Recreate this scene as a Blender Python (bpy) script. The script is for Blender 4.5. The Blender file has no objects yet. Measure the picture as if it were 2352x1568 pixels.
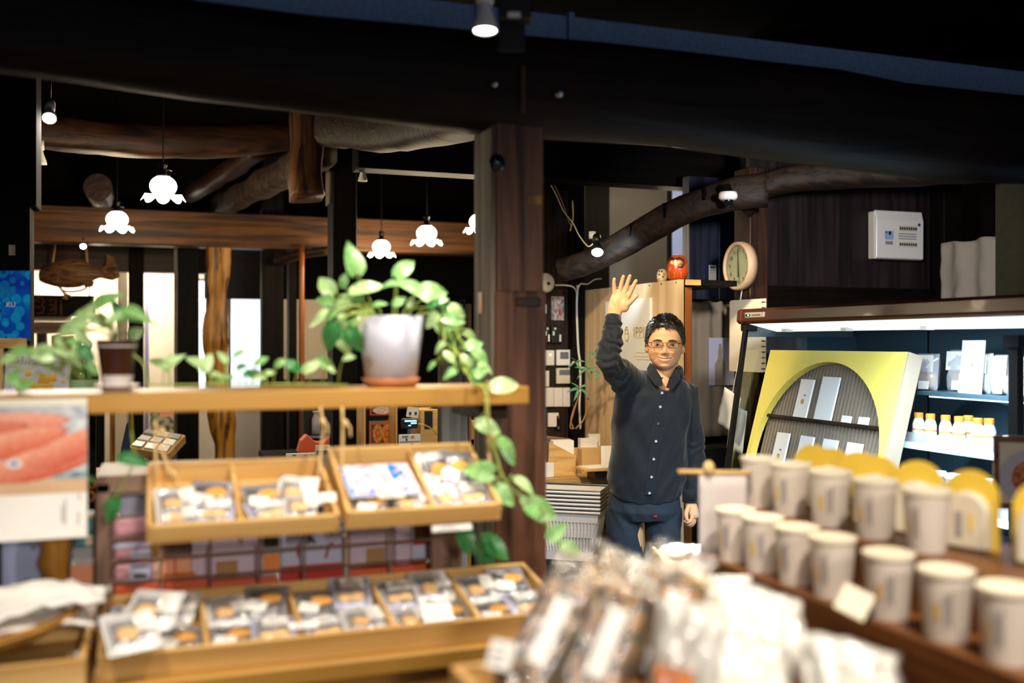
import bpy, math, random
from mathutils import Vector, Matrix, noise
random.seed(11)
SC = bpy.context.scene
COL = SC.collection
PI = math.pi

# ---------------------------------------------------------------- camera
CAM_H, FPX, YAW = 1.58, 2287.0, math.radians(20)
cd = bpy.data.cameras.new('camera')
cd.sensor_width = 36.0
cd.lens = 36.0 * FPX / 2352.0
cd.dof.use_dof = True
cd.dof.focus_distance = 4.08
cd.dof.aperture_fstop = 1.55
cd.dof.aperture_blades = 0
cd.clip_start = 0.05
cam = bpy.data.objects.new('camera', cd)
cam.location = (0, 0, CAM_H)
cam.rotation_euler = (PI / 2, 0, -YAW)
COL.objects.link(cam)
SC.camera = cam

# ---------------------------------------------------------------- view, world
SC.view_settings.view_transform = 'Standard'
SC.view_settings.look = 'None'
SC.view_settings.exposure = 0.0
SC.view_settings.gamma = 1.0
SC.view_settings.use_curve_mapping = False
W = bpy.data.worlds.new('world'); SC.world = W
W.use_nodes = True
W.node_tree.nodes['Background'].inputs[0].default_value = (0.78, 0.84, 1.0, 1)
W.node_tree.nodes['Background'].inputs[1].default_value = 0.26


def light(name, kind, loc, energy, color, target=None, size=.05, angle=60, blend=.6, sizey=None):
    l = bpy.data.lights.new(name, kind)
    l.energy = energy
    l.color = color
    if kind == 'SPOT':
        l.spot_size = math.radians(angle); l.spot_blend = blend; l.shadow_soft_size = size
    elif kind == 'AREA':
        l.shape = 'RECTANGLE'; l.size = size; l.size_y = sizey or size
    else:
        l.shadow_soft_size = size
    o = bpy.data.objects.new(name, l)
    o.location = loc
    if target is not None:
        o.rotation_euler = (Vector(target) - Vector(loc)).to_track_quat('-Z', 'Y').to_euler()
    COL.objects.link(o)
    return o


WARM = (1.0, .80, .52)
NEUT = (1.0, .90, .76)
COOL = (.72, .88, 1.0)
# ceiling spotlights of the shop that hang above the frame: over the trays, over the cups, over the till; added fills among them
light('spot_over_trays', 'SPOT', (-.35, .75, 2.75), 95, NEUT, (.25, 1.95, 1.1), .05, 62, .7)
light('spot_over_trays_b', 'SPOT', (.75, 1.0, 2.75), 90, NEUT, (.45, 1.95, 1.1), .05, 55, .7)
light('spot_over_cups', 'SPOT', (.75, .45, 2.7), 140, NEUT, (1.15, 1.25, 1.15), .05, 46, .8)
light('spot_over_crackers', 'SPOT', (.85, .35, 2.7), 62, NEUT, (.72, 1.0, 1.05), .05, 40, .8)
light('spot_from_entrance', 'SPOT', (.25, -.7, 1.85), 105, NEUT, (.35, 2.15, 1.13), .10, 38, .8)  # unseen fill added low in front to reach the goods in the rack
light('fill_from_front_b', 'SPOT', (1.0, -.6, 2.2), 55, NEUT, (1.3, 2.0, 1.25), .08, 44, .8)  # second added fill, for the framed picture and the cup fronts
light('back_table_fill', 'SPOT', (1.15, 4.15, 2.35), 45, WARM, (1.0, 5.05, 1.05), .05, 70, .8)  # added fill, brightens the cabinet and table seen under the shelf
light('poster_fill', 'SPOT', (-.75, 1.3, 2.05), 60, NEUT, (-.45, 3.35, 1.6), .05, 32, .8)  # put in only to light the front of the blue poster
light('spot_over_till', 'SPOT', (1.1, 2.95, 2.5), 170, WARM, (2.05, 4.2, 1.30), .05, 62, .8)
light('spot_at_the_front', 'SPOT', (1.15, 2.0, 2.1), 60, WARM, (1.95, 3.6, 1.4), .06, 34, .8)
light('breaker_wall_fill', 'SPOT', (2.15, 2.75, 2.18), 95, (1., .95, .92), (3.3, 4.28, 2.0), .06, 75, .8)  # unseen spot added to brighten the breaker box and plank wall
light('clock_fill', 'SPOT', (1.6, 3.5, 2.2), 60, WARM, (2.7, 4.13, 1.84), .04, 24, .8)  # added light so that the clock dial does not stay dark
light('grey_wall_fill', 'POINT', (2.95, 5.3, 2.45), 9, WARM, size=.08)  # unseen point light added behind the curved beam for the grey wall
light('back_room_lamp', 'POINT', (-.5, 8.4, 1.95), 36, NEUT, size=.12)  # unseen light put behind the signboard to brighten the cream wall
light('back_wall_fill_b', 'POINT', (.15, 8.2, 2.2), 30, NEUT, size=.12)  # companion fill for the far wall, also unseen


# ---------------------------------------------------------------- pixel rays (2352 x 1568 frame) -> points of the place
FW = Vector((math.sin(YAW), math.cos(YAW), 0))
RT = Vector((math.cos(YAW), -math.sin(YAW), 0))
C0 = Vector((0, 0, CAM_H))


def ray(u, v):
    return FW + RT * ((u - 1176) / FPX) + Vector((0, 0, (784 - v) / FPX))


def P(u, v, d): return C0 + ray(u, v) * d


def PX(u, v, X):
    r = ray(u, v); return C0 + r * (X / r.x)


def PY(u, v, Y):
    r = ray(u, v); return C0 + r * (Y / r.y)


def PZ(u, v, Z):
    r = ray(u, v); return C0 + r * ((Z - CAM_H) / r.z)


# ---------------------------------------------------------------- mesh helpers
class MB:
    def __init__(s):
        s.v = []; s.f = []; s.fm = []; s.mi = 0; s.m = None; s.col = None

    def add(s, vs, fs):
        n = len(s.v)
        if s.m is not None:
            s.v += [tuple(s.m @ Vector(p)) for p in vs]
        else:
            s.v += [tuple(p) for p in vs]
        s.f += [tuple(i + n for i in f) for f in fs]
        s.fm += [s.mi] * len(fs)
        return s

    def box(s, lo, hi):
        (a, b, c), (d, e, f) = lo, hi
        a, d = min(a, d), max(a, d); b, e = min(b, e), max(b, e); c, f = min(c, f), max(c, f)
        return s.add([(a, b, c), (d, b, c), (d, e, c), (a, e, c), (a, b, f), (d, b, f), (d, e, f), (a, e, f)],
                     [(0, 3, 2, 1), (4, 5, 6, 7), (0, 1, 5, 4), (1, 2, 6, 5), (2, 3, 7, 6), (3, 0, 4, 7)])

    def cbox(s, c, size, M=None):
        h = [x / 2 for x in size]
        old = s.m
        T = Matrix.Translation(c) @ (M.to_4x4() if M is not None else Matrix.Identity(4))
        s.m = T if old is None else old @ T
        s.box([-x for x in h], h)
        s.m = old
        return s

    def prism(s, poly, off):
        """poly: list of 3-D points (planar), extruded by vector off."""
        n = len(poly); off = Vector(off)
        vs = [Vector(p) for p in poly] + [Vector(p) + off for p in poly]
        fs = [tuple(range(n - 1, -1, -1)), tuple(range(n, 2 * n))]
        fs += [(i, (i + 1) % n, n + (i + 1) % n, n + i) for i in range(n)]
        return s.add(vs, fs)

    def quad(s, a, b, c, d): return s.add([a, b, c, d], [(0, 1, 2, 3)])

    def rings(s, rings, cap=True, closed=True):
        n = len(rings[0]); vs = [p for r in rings for p in r]; fs = []
        for i in range(len(rings) - 1):
            for j in range(n if closed else n - 1):
                k = (j + 1) % n
                fs.append((i * n + j, i * n + k, (i + 1) * n + k, (i + 1) * n + j))
        if cap and closed:
            fs.append(tuple(range(n - 1, -1, -1)))
            fs.append(tuple((len(rings) - 1) * n + j for j in range(n)))
        return s.add(vs, fs)

    def tube(s, pts, r, n=8, cap=True, rz=None, sq=None, up=None, nz=0., seed=0.):
        """swept tube; r radius (or list); rz second radius list; sq superellipse exponent; nz noise amplitude."""
        pts = [Vector(p) for p in pts]
        m = len(pts)
        R = r if isinstance(r, (list, tuple)) else [r] * m
        R2 = rz if isinstance(rz, (list, tuple)) else ([rz] * m if rz is not None else R)
        rings = []; ref = None
        for i in range(m):
            t = (pts[min(i + 1, m - 1)] - pts[max(i - 1, 0)])
            if t.length < 1e-9: t = Vector((0, 0, 1))
            t.normalize()
            if ref is None:
                ref = Vector(up) if up else (Vector((0, 0, 1)) if abs(t.z) < .9 else Vector((0, 1, 0)))
            b = ref - t * ref.dot(t)
            if b.length < 1e-6: b = t.orthogonal()
            b.normalize(); a = b.cross(t)
            if not up: ref = b
            ring = []
            for j in range(n):
                th = 2 * PI * j / n
                cx, sx = math.cos(th), math.sin(th)
                if sq:
                    cx = math.copysign(abs(cx) ** (2 / sq), cx); sx = math.copysign(abs(sx) ** (2 / sq), sx)
                p = pts[i] + a * (cx * R[i]) + b * (sx * R2[i])
                if nz:
                    q = noise.noise(Vector((p.x * 4 + seed, p.y * 4, p.z * 4))) + .5 * noise.noise(Vector((p.x * 13, p.y * 13 + seed, p.z * 13)))
                    p = p + (p - pts[i]).normalized() * (q * nz)
                ring.append(p)
            rings.append(ring)
        return s.rings(rings, cap)

    def lathe(s, prof, n=24, c=(0, 0, 0), cap=True, M=None):
        rings = []
        for (r, z) in prof:
            ring = []
            for j in range(n):
                p = Vector((r * math.cos(2 * PI * j / n), r * math.sin(2 * PI * j / n), z))
                if M is not None: p = M @ p
                ring.append(p + Vector(c))
            rings.append(ring)
        return s.rings(rings, cap)

    def grid(s, fn, nu, nv, closeu=False):
        vs = [fn(i / (nu - (0 if closeu else 1)), j / (nv - 1)) for j in range(nv) for i in range(nu)]
        fs = []
        for j in range(nv - 1):
            for i in range(nu if closeu else nu - 1):
                k = (i + 1) % nu
                fs.append((j * nu + i, j * nu + k, (j + 1) * nu + k, (j + 1) * nu + i))
        return s.add(vs, fs)

    def sphere(s, c, r, n=16, m=10, M=None):
        r = r if isinstance(r, (list, tuple)) else (r, r, r)

        def fn(a, b):
            th = PI * b; ph = 2 * PI * a
            p = Vector((r[0] * math.sin(th) * math.cos(ph), r[1] * math.sin(th) * math.sin(ph), -r[2] * math.cos(th)))
            if M is not None: p = M @ p
            return p + Vector(c)
        return s.grid(fn, n, m, True)


RM = {}


def lin(x):
    return x / 12.92 if x <= .04045 else ((x + .055) / 1.055) ** 2.4


def hx(h):
    h = h.lstrip('#')
    return tuple(lin(int(h[i:i + 2], 16) / 255) for i in (0, 2, 4))


def tag(o, label=None, cat=None, group=None, kind=None):
    if label: o['label'] = label
    if cat: o['category'] = cat
    if group: o['group'] = group
    if kind: o['kind'] = kind
    return o


def thing(name, label, cat, loc=(0, 0, 0), rz=0., group=None, kind=None):
    o = bpy.data.objects.new(name, None)
    o.empty_display_size = .05
    o.location = loc; o.rotation_euler = (0, 0, rz)
    COL.objects.link(o)
    RM[o.name] = Matrix.Translation(loc) @ Matrix.Rotation(rz, 4, 'Z')
    return tag(o, label, cat, group, kind)


def mesh(name, mb, mats, smooth=False):
    me = bpy.data.meshes.new(name)
    me.from_pydata(mb.v, [], mb.f)
    ms = mats if isinstance(mats, (list, tuple)) else [mats]
    for m in ms: me.materials.append(m)
    if len(ms) > 1: me.polygons.foreach_set('material_index', mb.fm)
    if smooth: me.polygons.foreach_set('use_smooth', [True] * len(me.polygons))
    if mb.col:
        a = me.color_attributes.new('Col', 'FLOAT_COLOR', 'POINT')
        a.data.foreach_set('color', [x for c in mb.col for x in (c[0], c[1], c[2], 1.)])
    me.update()
    return me


def finish(o, bevel, seg=1, sub=0):
    if bevel:
        b = o.modifiers.new('bevel', 'BEVEL'); b.width = bevel; b.segments = seg; b.limit_method = 'ANGLE'
    if sub:
        m = o.modifiers.new('sub', 'SUBSURF'); m.levels = sub; m.render_levels = sub
    return o


def part(name, mb, mat, parent, smooth=False, bevel=0, local=False, label=None, kind=None, sub=0, seg=1):
    M = RM[parent.name]
    if not local:
        I = M.inverted()
        mb.v = [tuple(I @ Vector(p)) for p in mb.v]
    o = bpy.data.objects.new(name, mesh(name, mb, mat, smooth))
    COL.objects.link(o)
    o.parent = parent
    RM[o.name] = M
    if label: o['label'] = label
    if kind: o['kind'] = kind
    return finish(o, bevel, seg, sub)


def solid(name, mb, mat, label, cat, group=None, kind=None, smooth=False, bevel=0, sub=0, seg=1):
    xs, ys, zs = zip(*mb.v)
    loc = Vector(((min(xs) + max(xs)) / 2, (min(ys) + max(ys)) / 2, min(zs)))
    mb.v = [tuple(Vector(p) - loc) for p in mb.v]
    o = bpy.data.objects.new(name, mesh(name, mb, mat, smooth))
    o.location = loc
    COL.objects.link(o)
    RM[o.name] = Matrix.Translation(loc)
    tag(o, label, cat, group, kind)
    return finish(o, bevel, seg, sub)


def cp(o, loc=None, rz=None, label=None, parent=None, rot=None, scale=None):
    c = o.copy(); COL.objects.link(c)
    if parent is not None: c.parent = parent
    if loc is not None: c.location = loc
    if rz is not None: c.rotation_euler = (0, 0, rz)
    if rot is not None: c.rotation_euler = rot
    if scale is not None: c.scale = (scale,) * 3 if not isinstance(scale, (tuple, list)) else scale
    if label: c['label'] = label
    for ch in list(o.children):
        cp(ch, parent=c)
    return c


def look(o, loc, z=None, y=None, x=None):
    """orient object o at loc by two world directions (columns)."""
    z = Vector(z).normalized() if z is not None else None
    y = Vector(y).normalized() if y is not None else None
    if z is not None and y is not None:
        xx = y.cross(z).normalized(); yy = z.cross(xx)
        M = Matrix((xx, yy, z)).transposed()
    o.location = loc
    o.rotation_euler = M.to_euler()


def frame(origin, x, y):
    x = Vector(x).normalized(); y = Vector(y); y = (y - x * y.dot(x)).normalized(); z = x.cross(y)
    M = Matrix((x, y, z)).transposed().to_4x4(); M.translation = Vector(origin)
    return M


# ---------------------------------------------------------------- materials
MAT = {}


def nodes(name):
    m = bpy.data.materials.new(name); m.use_nodes = True
    MAT[name] = m
    nt = m.node_tree
    return m, nt, nt.nodes['Principled BSDF']


def setp(b, **k):
    names = dict(rough='Roughness', metal='Metallic', spec='Specular IOR Level', trans='Transmission Weight', coat='Coat Weight',
                 ior='IOR', alpha='Alpha', sheen='Sheen Weight', sss='Subsurface Weight', emit='Emission Strength')
    for a, v in k.items(): b.inputs[names[a]].default_value = v


def plain(name, col, rough=.5, metal=0., var=0., scale=20., bump=0., emit=None, estr=0., **k):
    m, nt, b = nodes(name)
    col = hx(col) if isinstance(col, str) else col
    b.inputs['Base Color'].default_value = (*col, 1)
    setp(b, rough=rough, metal=metal, **k)
    if emit:
        b.inputs['Emission Color'].default_value = (*(hx(emit) if isinstance(emit, str) else emit), 1)
        b.inputs['Emission Strength'].default_value = estr
    if var or bump:
        tc = nt.nodes.new('ShaderNodeTexCoord')
        nz = nt.nodes.new('ShaderNodeTexNoise'); nz.inputs['Scale'].default_value = scale; nz.inputs['Detail'].default_value = 5
        nt.links.new(tc.outputs['Object'], nz.inputs['Vector'])
        if var:
            mx = nt.nodes.new('ShaderNodeMix'); mx.data_type = 'RGBA'
            mx.inputs[6].default_value = (*[c * (1 - var) for c in col], 1)
            mx.inputs[7].default_value = (*[min(1, c * (1 + var)) for c in col], 1)
            nt.links.new(nz.outputs['Fac'], mx.inputs[0]); nt.links.new(mx.outputs[2], b.inputs['Base Color'])
        if bump:
            bp = nt.nodes.new('ShaderNodeBump'); bp.inputs['Strength'].default_value = bump; bp.inputs['Distance'].default_value = .01
            nt.links.new(nz.outputs['Fac'], bp.inputs['Height']); nt.links.new(bp.outputs['Normal'], b.inputs['Normal'])
    return m


def wood(name, c1, c2, axis='x', scale=1., rough=.55, bump=.25, c3=None, spec=.35):
    """grain stretched along one axis; c1 dark lines, c2 main colour, c3 patches."""
    m, nt, b = nodes(name)
    c1, c2 = hx(c1), hx(c2); c3 = hx(c3) if c3 else tuple(x * .75 for x in c2)
    tc = nt.nodes.new('ShaderNodeTexCoord'); mp = nt.nodes.new('ShaderNodeMapping')
    st = {'x': (1.2, 22, 22), 'y': (22, 1.2, 22), 'z': (22, 22, 1.2)}[axis]
    mp.inputs['Scale'].default_value = [q * scale for q in st]
    oi = nt.nodes.new('ShaderNodeObjectInfo')
    ad = nt.nodes.new('ShaderNodeVectorMath'); ad.operation = 'ADD'
    ml = nt.nodes.new('ShaderNodeMath'); ml.operation = 'MULTIPLY'; ml.inputs[1].default_value = 7.
    nt.links.new(oi.outputs['Random'], ml.inputs[0])
    nt.links.new(tc.outputs['Object'], ad.inputs[0]); nt.links.new(ml.outputs[0], ad.inputs[1])
    nt.links.new(ad.outputs[0], mp.inputs['Vector'])
    n1 = nt.nodes.new('ShaderNodeTexNoise'); n1.inputs['Scale'].default_value = 1.6; n1.inputs['Detail'].default_value = 7; n1.inputs['Distortion'].default_value = .6
    n2 = nt.nodes.new('ShaderNodeTexNoise'); n2.inputs['Scale'].default_value = 3.; n2.inputs['Detail'].default_value = 3
    nt.links.new(mp.outputs[0], n1.inputs['Vector']); nt.links.new(ad.outputs[0], n2.inputs['Vector'])
    r = nt.nodes.new('ShaderNodeValToRGB'); e = r.color_ramp.elements
    e[0].position = .36; e[0].color = (*c1, 1); e[1].position = .60; e[1].color = (*c2, 1)
    nt.links.new(n1.outputs['Fac'], r.inputs[0])
    r2 = nt.nodes.new('ShaderNodeValToRGB'); r2.color_ramp.elements[0].position = .45; r2.color_ramp.elements[1].position = .7
    nt.links.new(n2.outputs['Fac'], r2.inputs[0])
    mx = nt.nodes.new('ShaderNodeMix'); mx.data_type = 'RGBA'
    nt.links.new(r2.outputs[0], mx.inputs[0]); nt.links.new(r.outputs[0], mx.inputs[6]); mx.inputs[7].default_value = (*c3, 1)
    mx2 = nt.nodes.new('ShaderNodeMix'); mx2.data_type = 'RGBA'; mx2.inputs[0].default_value = .55
    nt.links.new(r.outputs[0], mx2.inputs[6]); nt.links.new(mx.outputs[2], mx2.inputs[7])
    nt.links.new(mx2.outputs[2], b.inputs['Base Color'])
    bp = nt.nodes.new('ShaderNodeBump'); bp.inputs['Strength'].default_value = bump; bp.inputs['Distance'].default_value = .008
    nt.links.new(n1.outputs['Fac'], bp.inputs['Height']); nt.links.new(bp.outputs['Normal'], b.inputs['Normal'])
    setp(b, rough=rough, spec=spec)
    return m


def film(name, tint=(1, 1, 1), gloss=.12, rough=.12, bump=.0, milky=0.):
    """thin clear plastic film: mostly transparent, with a reflection and some haze of its own."""
    m, nt, b = nodes(name)
    out = nt.nodes['Material Output']
    tr = nt.nodes.new('ShaderNodeBsdfTransparent'); tr.inputs[0].default_value = (*tint, 1)
    gl = nt.nodes.new('ShaderNodeBsdfGlossy'); gl.inputs['Roughness'].default_value = rough
    lw = nt.nodes.new('ShaderNodeLayerWeight'); lw.inputs[0].default_value = .35
    ad = nt.nodes.new('ShaderNodeMath'); ad.operation = 'MULTIPLY_ADD'; ad.inputs[1].default_value = .5; ad.inputs[2].default_value = gloss
    ad.use_clamp = True
    nt.links.new(lw.outputs['Fresnel'], ad.inputs[0])
    mx = nt.nodes.new('ShaderNodeMixShader'); nt.links.new(ad.outputs[0], mx.inputs[0])
    src = tr.outputs[0]
    if milky:
        df = nt.nodes.new('ShaderNodeBsdfDiffuse'); df.inputs[0].default_value = (*tint, 1)
        m2 = nt.nodes.new('ShaderNodeMixShader'); m2.inputs[0].default_value = milky
        nt.links.new(tr.outputs[0], m2.inputs[1]); nt.links.new(df.outputs[0], m2.inputs[2]); src = m2.outputs[0]
    nt.links.new(src, mx.inputs[1]); nt.links.new(gl.outputs[0], mx.inputs[2])
    nt.links.new(mx.outputs[0], out.inputs[0])
    if bump:
        tc = nt.nodes.new('ShaderNodeTexCoord'); nz = nt.nodes.new('ShaderNodeTexNoise')
        nz.inputs['Scale'].default_value = 45; nz.inputs['Detail'].default_value = 3
        bp = nt.nodes.new('ShaderNodeBump'); bp.inputs['Strength'].default_value = bump; bp.inputs['Distance'].default_value = .01
        nt.links.new(tc.outputs['Object'], nz.inputs['Vector']); nt.links.new(nz.outputs['Fac'], bp.inputs['Height'])
        nt.links.new(bp.outputs['Normal'], gl.inputs['Normal'])
    return m


def attr(name, rough=.5, spec=.4, **k):
    m, nt, b = nodes(name)
    a = nt.nodes.new('ShaderNodeAttribute'); a.attribute_name = 'Col'
    nt.links.new(a.outputs['Color'], b.inputs['Base Color'])
    setp(b, rough=rough, spec=spec, **k)
    return m


def glow(name, col, s):
    m, nt, b = nodes(name)
    b.inputs['Base Color'].default_value = (.8, .8, .8, 1)
    b.inputs['Emission Color'].default_value = (*(hx(col) if isinstance(col, str) else col), 1)
    b.inputs['Emission Strength'].default_value = s
    return m


def leafmat(name, g1, g2, cream):
    m, nt, b = nodes(name)
    tc = nt.nodes.new('ShaderNodeTexCoord'); oi = nt.nodes.new('ShaderNodeObjectInfo')
    ml = nt.nodes.new('ShaderNodeMath'); ml.operation = 'MULTIPLY'; ml.inputs[1].default_value = 9.
    nt.links.new(oi.outputs['Random'], ml.inputs[0])
    ad = nt.nodes.new('ShaderNodeVectorMath'); ad.operation = 'ADD'
    nt.links.new(tc.outputs['Object'], ad.inputs[0]); nt.links.new(ml.outputs[0], ad.inputs[1])
    mp = nt.nodes.new('ShaderNodeMapping'); mp.inputs['Scale'].default_value = (55, 22, 40)
    nt.links.new(ad.outputs[0], mp.inputs[0])
    n = nt.nodes.new('ShaderNodeTexNoise'); n.inputs['Scale'].default_value = 1.; n.inputs['Detail'].default_value = 4
    nt.links.new(mp.outputs[0], n.inputs['Vector'])
    r = nt.nodes.new('ShaderNodeValToRGB'); e = r.color_ramp.elements
    e[0].position = .38; e[0].color = (*hx(g1), 1); e[1].position = .66; e[1].color = (*hx(cream), 1)
    q = e.new(.53); q.color = (*hx(g2), 1)
    nt.links.new(n.outputs['Fac'], r.inputs[0]); nt.links.new(r.outputs[0], b.inputs['Base Color'])
    setp(b, rough=.35, spec=.5)
    b.inputs['Subsurface Weight'].default_value = 0.
    return m


wood('old_x', '#0f0805', '#3a2114', 'x', 1., .5, .5, '#22120a')
wood('old_y', '#0f0805', '#3a2114', 'y', 1., .5, .5, '#22120a')
wood('old_z', '#0f0805', '#3a2114', 'z', 1., .5, .5, '#22120a')
wood('black_z', '#050403', '#110c09', 'z', 1., .65, .4, '#090605', spec=.12)
wood('black_x', '#050403', '#110c09', 'x', 1., .65, .4, '#090605', spec=.12)
wood('beam_x', '#0e0906', '#2a1d14', 'x', .9, .65, .7, '#1a120c', spec=.25)
wood('sooty_x', '#070605', '#191410', 'x', .8, .65, .7, '#2a1b10', spec=.2)
wood('pillar_z', '#331c12', '#684430', 'z', .8, .45, .35, '#4c2c1c')
wood('amber_x', '#221106', '#643c14', 'x', .8, .5, .5, '#3a200c')
wood('amberdark_x', '#160b05', '#4a2a14', 'x', .8, .55, .6, '#2a170c')
wood('amberdark_z', '#1a0e06', '#5a3618', 'z', .8, .55, .7, '#33200f')
wood('amber_z', '#3a2008', '#b07c2c', 'z', .8, .42, .6, '#6a4216')
wood('grey_old_x', '#150f0a', '#4a3a29', 'x', .7, .75, .8, '#2a1f15')
wood('grey_old_z', '#3d352c', '#85796a', 'z', .7, .7, .6, '#5d5245')
wood('pine_x', '#bd8f50', '#deb674', 'x', .7, .45, .12, '#cfa45e')
wood('pine_y', '#bd8f50', '#deb674', 'y', .7, .45, .12, '#cfa45e')
wood('pine_z', '#bd8f50', '#deb674', 'z', .7, .45, .12, '#cfa45e')
wood('board_x', '#87601f', '#b4853a', 'x', .7, .45, .2, '#9c7029')
wood('table_x', '#7a4a1a', '#b27a34', 'x', .8, .45, .25, '#8f5c22')
wood('ply_z', '#c8a67c', '#e2c8a2', 'z', .45, .5, .06, '#d6b88e')
wood('counter_x', '#8f6a3c', '#cfa873', 'x', .9, .5, .3, '#a8814e')
wood('frame_z', '#5c4334', '#8f7160', 'z', .8, .5, .3, '#785a48')
wood('frame_x', '#5c4334', '#8f7160', 'x', .8, .5, .3, '#785a48')
wood('walnut_y', '#4a2a10', '#7a4a20', 'y', .8, .4, .2, '#5f3716')
wood('walnut_x', '#4a2a10', '#7a4a20', 'x', .8, .4, .2, '#5f3716')
wood('darkwall_z', '#0d0a0b', '#2b2224', 'z', .55, .55, .35, '#1a1416')
wood('bluewall_z', '#0a0c16', '#232a40', 'z', .5, .5, .2, '#161b2c')
wood('carved', '#4e3420', '#9a7048', 'x', 1.2, .55, .5, '#7a5434')
wood('bamboo_z', '#5a2c12', '#8f5428', 'z', .6, .35, .1, '#6f3c1a')
plain('black', '#0b0b0c', .5)
plain('black_metal', '#101113', .35, .6)
plain('ceiling_dark', '#060505', .9, var=.3, scale=6, spec=.08)
plain('floor_dark', '#2a211a', .6, var=.3, scale=4)
plain('plaster', '#cdbfa9', .9, var=.05, scale=5, bump=.06)
plain('plaster_far', '#e6d6bd', .9, var=.04, scale=4)
plain('plaster_grey', '#8e8a88', .9, var=.06, scale=3)
plain('white_plastic', '#e6e4e2', .35)
plain('white_gloss', '#f0efec', .2)
plain('ivory_plastic', '#ddd6c2', .4)
plain('white_paper', '#eeeae4', .8)
plain('cream_paper', '#e4d8bf', .8)
plain('ceramic_white', '#bcbccb', .45, var=.04, scale=30)
plain('terracotta', '#b87446', .75, var=.08, scale=30)
plain('brown_glaze', '#3a1d12', .22, var=.2, scale=25)
plain('glaze_white', '#cfc7c4', .25, var=.1, scale=60)
plain('soil', '#2c1d12', .95, var=.3, scale=60, bump=.4)
plain('stem', '#93a648', .5)
plain('rope', '#d6b57c', .9, var=.15, scale=120, bump=.3)
plain('galvanised', '#7f9cc4', .5, .15, var=.35, scale=80)  # bluish light on the duct is put into this base colour
plain('steel', '#9aa0a8', .3, .9)
plain('dark_teal', '#3d5a68', .4, .1)
plain('case_brown', '#5e2c12', .28, .0, coat=.15)
plain('case_grey', '#6e8088', .35, .3)
plain('shelf_white', '#c7d6e2', .3)
plain('yellow', '#f2cc48', .5)
plain('orange', '#e8892e', .5)
plain('orange_red', '#d2552a', .5)
plain('red', '#b8241a', .5)
plain('navy', '#1c3350', .8, var=.15, scale=40)
plain('grey_cloth', '#8b7f70', .9, var=.1, scale=30)
plain('linen', '#a59a8c', .9, var=.12, scale=18, bump=.15)
plain('moss', '#35341f', .9, var=.3, scale=30, bump=.3)
plain('kraft', '#a98355', .8, var=.05, scale=40)
plain('kraft_light', '#d0a870', .8)
plain('gold', '#c8b06a', .4, .5)
plain('glass_dark', '#0a1018', .08)
plain('cracker', '#d99a45', .7, var=.3, scale=60, bump=.3)
plain('biscuit', '#dcb078', .7, var=.25, scale=60)
plain('seaweed', '#25443a', .6, var=.5, scale=40)
plain('brown_food', '#6a3c22', .6, var=.3, scale=50)
plain('silver_pouch', '#a9aab0', .32, .35)
plain('grey_print', '#6d7280', .5)
plain('print_grey', '#8d939c', .6)
plain('grey_window', '#8c9098', .5)
plain('dark_window', '#43444a', .4)
plain('pink_bag', '#c78f9a', .4, var=.25, scale=90, bump=.2)
plain('lilac_box', '#cbb9cd', .55)
plain('lilac_film', '#c3c6e2', .3)
plain('salmon', '#f0a27c', .5)
plain('teal_print', '#4f95a0', .5, var=.3, scale=30)
plain('blue_paper', '#9aa6cf', .7, var=.12, scale=25)
plain('basket_white', '#cfc6c2', .4)
plain('handle_green', '#0f2a28', .35)
plain('daruma_red', '#c04a18', .3, var=.15, scale=20)
plain('daruma_cream', '#e8d9b8', .4)
plain('daruma_black', '#15110f', .4)
plain('green_glass', '#7fae6a', .08, trans=.85, ior=1.2)
plain('lavender', '#a8a4c8', .8)
film('clear_film', (1, 1, 1), .16, .13, 1.2, .06)
film('bag_film', (.95, .89, .78), .13, .10, 1.0, .06)
film('pouch_film', (1, 1, 1), .16, .12, 1.0, .05)
film('glass_pane', (.93, .98, 1.), .05, .03)
film('acrylic', (.95, .98, 1.), .10, .05, 0, .06)
film('frost', (.92, .95, 1.), .12, .12, 0, .35)
attr('print', .45)
attr('print_gloss', .2, .5)
glow('lamp_glass', (1.0, .90, .72), 9.)
glow('lamp_frill', (1.0, .80, .50), 1.5)
glow('spot_face', (1.0, .93, .82), 28.)
glow('spot_face_cool', (.75, .92, 1.0), 45.)
glow('led_strip', (.80, .93, 1.0), 2.5)
glow('led_panel', (.80, .93, 1.0), 1.15)
glow('window_day', (.70, .84, 1.0), 1.5)
glow('screen_cyan', (.2, .8, 1.0), 2.)
leafmat('leaf', '#2c7a38', '#74b85a', '#eef2c0')
leafmat('leaf_dark', '#0f4a26', '#267a3a', '#6ab060')
leafmat('leaf_pale', '#6aa854', '#b4d68c', '#f6f6dc')
leafmat('leaf_money', '#2f6a4a', '#6aa07a', '#9fc6a0')


# ---------------------------------------------------------------- small builders
def uvbox(mb, u0, u1, v0, v1, Y, dy):
    """box whose front face lies in the plane Y and covers the pixel rectangle at its middle; dy: depth away."""
    um = (u0 + u1) / 2
    x0, x1 = PY(u0, 784, Y).x, PY(u1, 784, Y).x
    return mb.box((x0, Y, PY(um, v1, Y).z), (x1, Y + dy, PY(um, v0, Y).z))


def uvboxX(mb, u0, u1, v0, v1, X, dx):
    um = (u0 + u1) / 2
    return mb.box((X, PX(u0, 784, X).y, PX(um, v1, X).z), (X + dx, PX(u1, 784, X).y, PX(um, v0, X).z))


def bez(a, b, c, d, n=12):
    a, b, c, d = map(Vector, (a, b, c, d))
    out = []
    for i in range(n + 1):
        t = i / n; s = 1 - t
        out.append(a * s ** 3 + b * (3 * s * s * t) + c * (3 * s * t * t) + d * t ** 3)
    return out


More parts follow.
